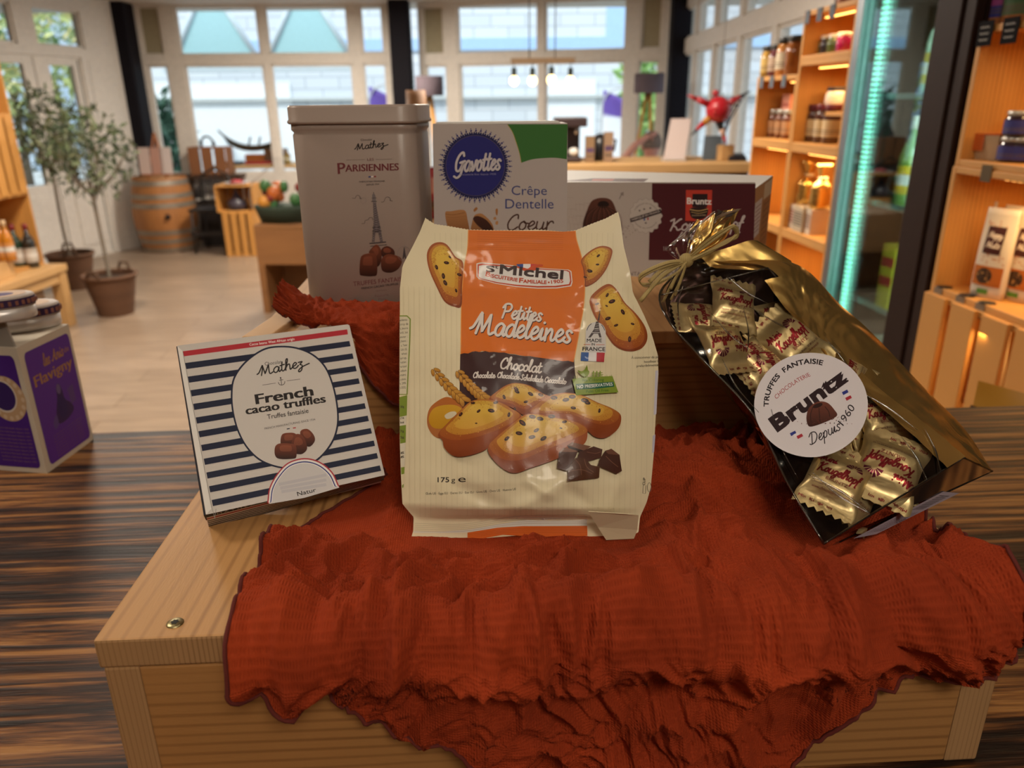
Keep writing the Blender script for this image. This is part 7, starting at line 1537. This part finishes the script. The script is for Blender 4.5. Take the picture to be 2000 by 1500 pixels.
Y = 5.6; a, b = on_y(998, 119, Y), on_y(1123, 119, Y); pe = thing('pendant_light', 'wooden beam pendant with four glowing bulbs hanging before the window', 'lamp', ((a.x + b.x) / 2, Y, a.z)); L = b.x - a.x
MB().box((-L / 2, -.03, -.016), (L / 2, .03, .016)).build('beam', plain('#a88a68', .6), pe)
for px in (1034, 1084): x = on_y(px, 119, Y).x - pe.location.x; MB().tube([(x, 0, .016), (x, 0, CZ - a.z)], .004, 6).build('cable', plain('#5a5048', .6), pe)
for px, py in ((1004, 158), (1040, 158), (1077, 156), (1114, 158)):
    q = on_y(px, py, Y); x = q.x - pe.location.x; z_ = q.z - a.z
    MB().tube([(x, 0, -.016), (x, 0, z_ + .07)], .003, 6).lathe([(.016, z_ + .03), (.018, z_ + .05), (.018, z_ + .08), (.006, z_ + .085)], 14, Matrix.Translation((x, 0, 0))).build('socket', plain('#2c3a38', .5), pe)
    MB().ball((x, 0, z_), (.030, .030, .032), 16).lathe([(.016, z_ + .022), (.014, z_ + .04)], 14, Matrix.Translation((x, 0, 0))).build('bulb', plain('#ffd890', .3, emis=5), pe)
CY = 4.6; zc = on_y(1330, 320, CY - .3).z; fc = thing('far_counter', 'long pine-topped counter in front of the middle window', 'counter', (on_y(1330, 320, CY).x, CY, 0))
xl = on_y(1080, 330, CY).x - fc.location.x; xr = on_y(1478, 320, CY).x - fc.location.x; xr = min(xr, 1.60 - fc.location.x - .25)
MB().box((xl, -.3, zc - .05), (xr, .3, zc)).build('worktop', M_OAK, fc, bevel=.004); MB().box((xl + .03, -.24, 0), (xr - .03, .25, zc - .05)).build('body', wood('counter_body', '#6a4630', '#3a2418', 2, 6), fc)
def on_c(px, Y=CY): q = on_y(px, 318, Y); return V((q.x, Y, zc + .001))
sg = thing('menu_stand', 'tilted white menu sheet on a stand beside the seated person', 'sign', on_c(1316, CY - .1)); w2 = on_y(1340, 318, CY - .1).x - on_y(1298, 318, CY - .1).x; h3 = on_y(1325, 232, CY).z - zc
MB().hexa([V((-w2 / 2, 0, .012)), V((w2 / 2, 0, .012)), V((w2 / 2, .004, .012)), V((-w2 / 2, .004, .012))], [V((-w2 / 2 + .05, .09, h3)), V((w2 / 2 + .04, .09, h3)), V((w2 / 2 + .04, .094, h3)), V((-w2 / 2 + .05, .094, h3))], 0, '#cdbdb8').build('sheet', M_CARD, sg); MB().box((-w2 / 2, -.03, 0), (w2 / 2, .1, .012)).build('foot', plain('#b9b0a8', .5), sg)
for k, (px, hpx, c_) in enumerate(((1151, 48, '#8f7458'), (1187, 55, '#9a8068'))):
    hh_ = hpx * CY * .95 / FPX; boxy('coffee_bag', 'bag', on_c(px, CY - .12), .05, .05, hh_, c_, ('shorter', 'taller')[k] + ' brown coffee packet on the far counter right of the wafer carton', 'coffee packets on the far counter', 0, art=lambda A, w, h: (A.poly([(4, h * .45), (w - 4, h * .45), (w - 4, h * .62), (4, h * .62)], '#5a4668'), A.poly([(4, h * .72), (w - 4, h * .72), (w - 4, h * .8), (4, h * .8)], '#6a5a50')))
cm = thing('coffee_machine', 'dark espresso machine with steel spouts at the left of the far counter', 'machine', on_c(1112, CY - .05)); MB().box((-.08, -.09, 0), (.06, .12, .03)).box((-.08, .03, .03), (.06, .12, .20)).box((-.09, -.10, .19), (.09, .12, .24)).build('body', plain('#3a2c2c', .35), cm, bevel=.006)
for x in (-.04, .03): MB().tube([(x, -.06, .19), (x, -.06, .15)], .01, 8).build('spout', plain('#c0bcb8', .2, 1), cm)
MB().ball((.02, -.06, .055), (.03, .03, .025), 12).build('cup', plain('#d8d4cc', .3), cm)
ke = thing('black_kettle', 'round black kettle between the coffee packets', 'kettle', on_c(1171, CY + .02)); MB().lathe([(.05, 0), (.06, .04), (.055, .1), (.03, .14), (.001, .15)], 20).build('body', plain('#1f1d20', .3), ke); MB().tube([(.04, 0, .12), (.09, 0, .11), (.08, 0, .05)], .008, 8).build('handle', plain('#1f1d20', .4), ke)
ta = thing('tablet', 'grey tablet screen leaning beside a brown block on the far counter', 'tablet', on_c(1388, CY - .05)); MB().hexa([V((-.05, 0, 0)), V((.05, 0, 0)), V((.05, .01, 0)), V((-.05, .01, 0))], [V((-.03, .06, .13)), V((.07, .06, .13)), V((.07, .07, .13)), V((-.03, .07, .13))]).build('screen', plain('#5a6268', .3), ta)
wb = thing('wooden_block', 'brown wooden block beside the tablet on the far counter', 'block', on_c(1415, CY - .1), .2); MB().box((-.04, -.03, 0), (.04, .03, .085)).build('block', M_OAK, wb, bevel=.004)
kb = thing('card_terminal', 'small black card terminal near the end of the far counter', 'terminal', on_c(1438, CY - .12)); MB().hexa([V((-.05, -.03, 0)), V((.05, -.03, 0)), V((.05, .05, 0)), V((-.05, .05, 0))], [V((-.048, -.03, .02)), V((.048, -.03, .02)), V((.048, .05, .04)), V((-.048, .05, .04))]).build('body', plain('#24222a', .4), kb, bevel=.004)
MB().box((-.03, 0.0, .033), (.03, .03, .035), Matrix.Rotation(.22, 4, 'X')).build('screen', plain('#6a7a8a', .2), kb)
q = on_c(1455, CY + .12); q.x = min(q.x, 1.26); tw = thing('twig_vase', 'slim vase of dark bare twigs against the bright window', 'plant', q); MB().lathe([(.025, 0), (.03, .05), (.015, .1), (.018, .12)], 16).build('vase', plain('#8a8f98', .2), tw)
m = MB(); rnd = random.Random(6)
for k in range(9):
    a = rnd.uniform(0, 6.28); m.tube(catmull([(0, 0, .1), (.03 * math.cos(a), .02 * math.sin(a), .2), (.09 * math.cos(a) + rnd.uniform(-.02, .02), .05 * math.sin(a), .28 + .1 * rnd.random())], 5), .003, 5)
    for j in range(5): m.ball((.09 * math.cos(a) * j / 5 + rnd.uniform(-.015, .015), .04 * math.sin(a) * j / 5, .2 + .03 * j + rnd.uniform(-.01, .02)), .008, 8)
m.build('twigs', plain('#3a3038', .8), tw)
# hanging red doll
Y = 4.4; C0 = on_y(1403, 214, Y); do = thing('hanging_doll', 'round red wooden doll with cone arms and legs hung before the window', 'doll', C0); k_ = Y * .95 / FPX
def dp(px, py): q = on_y(px, py, Y); return V((q.x - C0.x, 0, q.z - C0.z))
MB().ball((0, 0, 0), 24 * k_, 24, col='#b01c28').build('body', M_TINP, do); MB().ball(dp(1398, 182), 6.5 * k_, 14, col='#a81c26').tube([dp(1399, 188), dp(1400, 194)], 3 * k_, 8, col='#a81c26').build('head', M_TINP, do)
def limb(name, pts, rad, cols):
    m = MB()
    for (a, b), (r0, r1), c_ in zip(zip(pts, pts[1:]), zip(rad, rad[1:]), cols): m.tube([dp(*a), dp(*b)], [r0 * k_, r1 * k_], 10, col=c_)
    m.build(name, M_TINP, do)
limb('arm', [(1384, 204), (1360, 193), (1343, 186)], [7, 5, 1], ['#a81c26', '#b0242c']); limb('arm', [(1420, 204), (1446, 189), (1466, 177)], [7, 4, 1], ['#a81c26', '#24222a'])
limb('leg', [(1388, 228), (1374, 241), (1360, 254), (1350, 265)], [8, 6, 3, 1], ['#b5782c', '#b01c28', '#24222a']); limb('leg', [(1404, 236), (1409, 252), (1414, 266), (1417, 280)], [8, 6, 4, 2], ['#24242c', '#c9a08a', '#b01c28'])
for px, py in ((1393, 211), (1409, 211), (1391, 219)):
    q = dp(px, py); MB().ball((q.x, -21 * k_, q.z), 2.6 * k_, 10).build('knob', plain('#c0403a', .4), do)
MB().tube([(0, 0, 24 * k_), (.01, 0, CZ - C0.z)], .0015, 5).build('string', plain('#3a3434', .7), do)

# seated person with a hand at the back of the head
PY = 7.0; H0 = on_y(1271, 284, PY); pn = thing('person', 'person in a lavender shirt seated with a hand on the back of the head', 'person', (H0.x, PY, 0), .25)
hz = H0.z; hc = .105
def skin(name, nodes, edges, mat, parent, lv=2):
    me = bpy.data.meshes.new(name); me.from_pydata([n[0] for n in nodes], edges, []); o = bpy.data.objects.new(name, me); COL.objects.link(o); o.parent = parent; me.materials.append(mat)
    md = o.modifiers.new('skin', 'SKIN'); md.use_smooth_shade = True
    for v, n in zip(me.skin_vertices[0].data, nodes): v.radius = (n[1], n[2] if len(n) > 2 else n[1])
    me.skin_vertices[0].data[0].use_root = True
    s_ = o.modifiers.new('smooth', 'SUBSURF'); s_.levels = lv; s_.render_levels = lv; return o
M_SKIN = plain('#b98272', .55); M_SHIRT = plain('#8f86ae', .85); M_HAIR = plain('#6a5c54', .9)
sz = hz - .235
body = skin('body', [((0, 0, sz - .48), .15, .11), ((0, .01, sz - .25), .15, .10), ((0, .02, sz - .05), .14, .09), ((0, .01, sz + .06), .06, .06), ((0, 0, sz + .13), .052, .052), ((0, -.01, hz - .05), .07, .085), ((0, 0, hz + .03), .078, .095), ((0, 0, hz + .09), .05, .06),
    ((-.15, .02, sz - .02), .055, .055), ((-.34, -.02, sz + .02), .045, .045), ((-.20, -.10, hz + .0), .034, .034), ((-.10, -.10, hz + .07), .026, .026), ((-.06, -.105, hz + .085), .024, .03),
    ((.15, .02, sz - .02), .055, .055), ((.22, .0, sz - .26), .042, .042), ((.14, .2, sz - .30), .033, .033), ((.10, .28, sz - .29), .025, .028),
    ((-.09, .05, sz - .52), .085, .085), ((-.11, .45, sz - .54), .06, .06), ((-.11, .45, sz - .93), .045, .045), ((-.11, .53, sz - .97), .035, .035), ((.09, .05, sz - .52), .085, .085), ((.11, .45, sz - .54), .06, .06), ((.11, .45, sz - .93), .045, .045), ((.11, .53, sz - .97), .035, .035)],
    [(0, 1), (1, 2), (2, 3), (3, 4), (4, 5), (5, 6), (6, 7), (2, 8), (8, 9), (9, 10), (10, 11), (11, 12), (2, 13), (13, 14), (14, 15), (15, 16), (0, 17), (17, 18), (18, 19), (19, 20), (0, 21), (21, 22), (22, 23), (23, 24)], M_SKIN, pn)
for k in range(5):
    a = (-.5 + k * .28) if k < 4 else 1.35; l = (.062, .070, .066, .054, .045)[k]; o = V((-.055, -.107, hz + .088)); d_ = V((math.cos(a) * .9, -.02, -math.sin(a) * .6 + .25)).normalized()
    skin('finger', [(tuple(o), .010), (tuple(o + d_ * l * .5), .009), (tuple(o + d_ * l + V((0, .012, -.006))), .0075)], [(0, 1), (1, 2)], M_SKIN, body, 1)
skin('shirt', [((0, 0, sz - .50), .165, .125), ((0, .01, sz - .25), .165, .115), ((0, .02, sz - .05), .155, .102), ((0, .01, sz + .035), .075, .072), ((-.15, .02, sz - .02), .068, .068), ((-.30, -.01, sz + .01), .058, .058), ((.15, .02, sz - .02), .068, .068), ((.205, .005, sz - .2), .056, .056)], [(0, 1), (1, 2), (2, 3), (2, 4), (4, 5), (2, 6), (6, 7)], M_SHIRT, pn)
m = MB(); rows = []
for j in range(9):
    th = math.pi * .62 * j / 8; rows.append([V((.088 * math.sin(max(th, .02)) * math.cos(a), .105 * math.sin(max(th, .02)) * math.sin(a) - .008, hz + .02 + .105 * math.cos(th))) for a in [2 * math.pi * i / 20 for i in range(20)]])
m.grid(rows, close_u=True).build('hair', M_HAIR, pn)
for s_ in (-1, 1): MB().ball((s_ * .082, .0, hz - .01), (.012, .02, .03), 10).build('ear', M_SKIN, body)
for s_ in (-1, 1): MB().ball((s_ * .03, .086, hz + .01), (.012, .008, .009), 10).build('eye', plain('#d8d0c8', .3), body)
MB().ball((0, .10, hz - .02), (.014, .02, .024), 10).build('nose', M_SKIN, body); MB().ball((0, .088, hz - .06), (.024, .008, .007), 10).build('mouth', plain('#8a4a44', .5), body)
skin('trousers', [((0, .0, sz - .52), .155, .125), ((-.10, .1, sz - .53), .095), ((-.11, .45, sz - .54), .072), ((-.11, .45, sz - .90), .058), ((.10, .1, sz - .53), .095), ((.11, .45, sz - .54), .072), ((.11, .45, sz - .90), .058)], [(0, 1), (1, 2), (2, 3), (0, 4), (4, 5), (5, 6)], plain('#2c3040', .9), pn)
so = thing('stool', 'wooden stool under the seated person', 'stool', (H0.x, PY, 0)); MB().lathe([(.17, sz - .70), (.18, sz - .69), (.18, sz - .665), (.17, sz - .66)], 28).build('seat', M_OAK, so)
for k in range(4): a = k * math.pi / 2 + .78; MB().tube([(.13 * math.cos(a), .13 * math.sin(a), sz - .70), (.17 * math.cos(a), .17 * math.sin(a), 0)], .016, 8).build('leg', M_OAK, so)
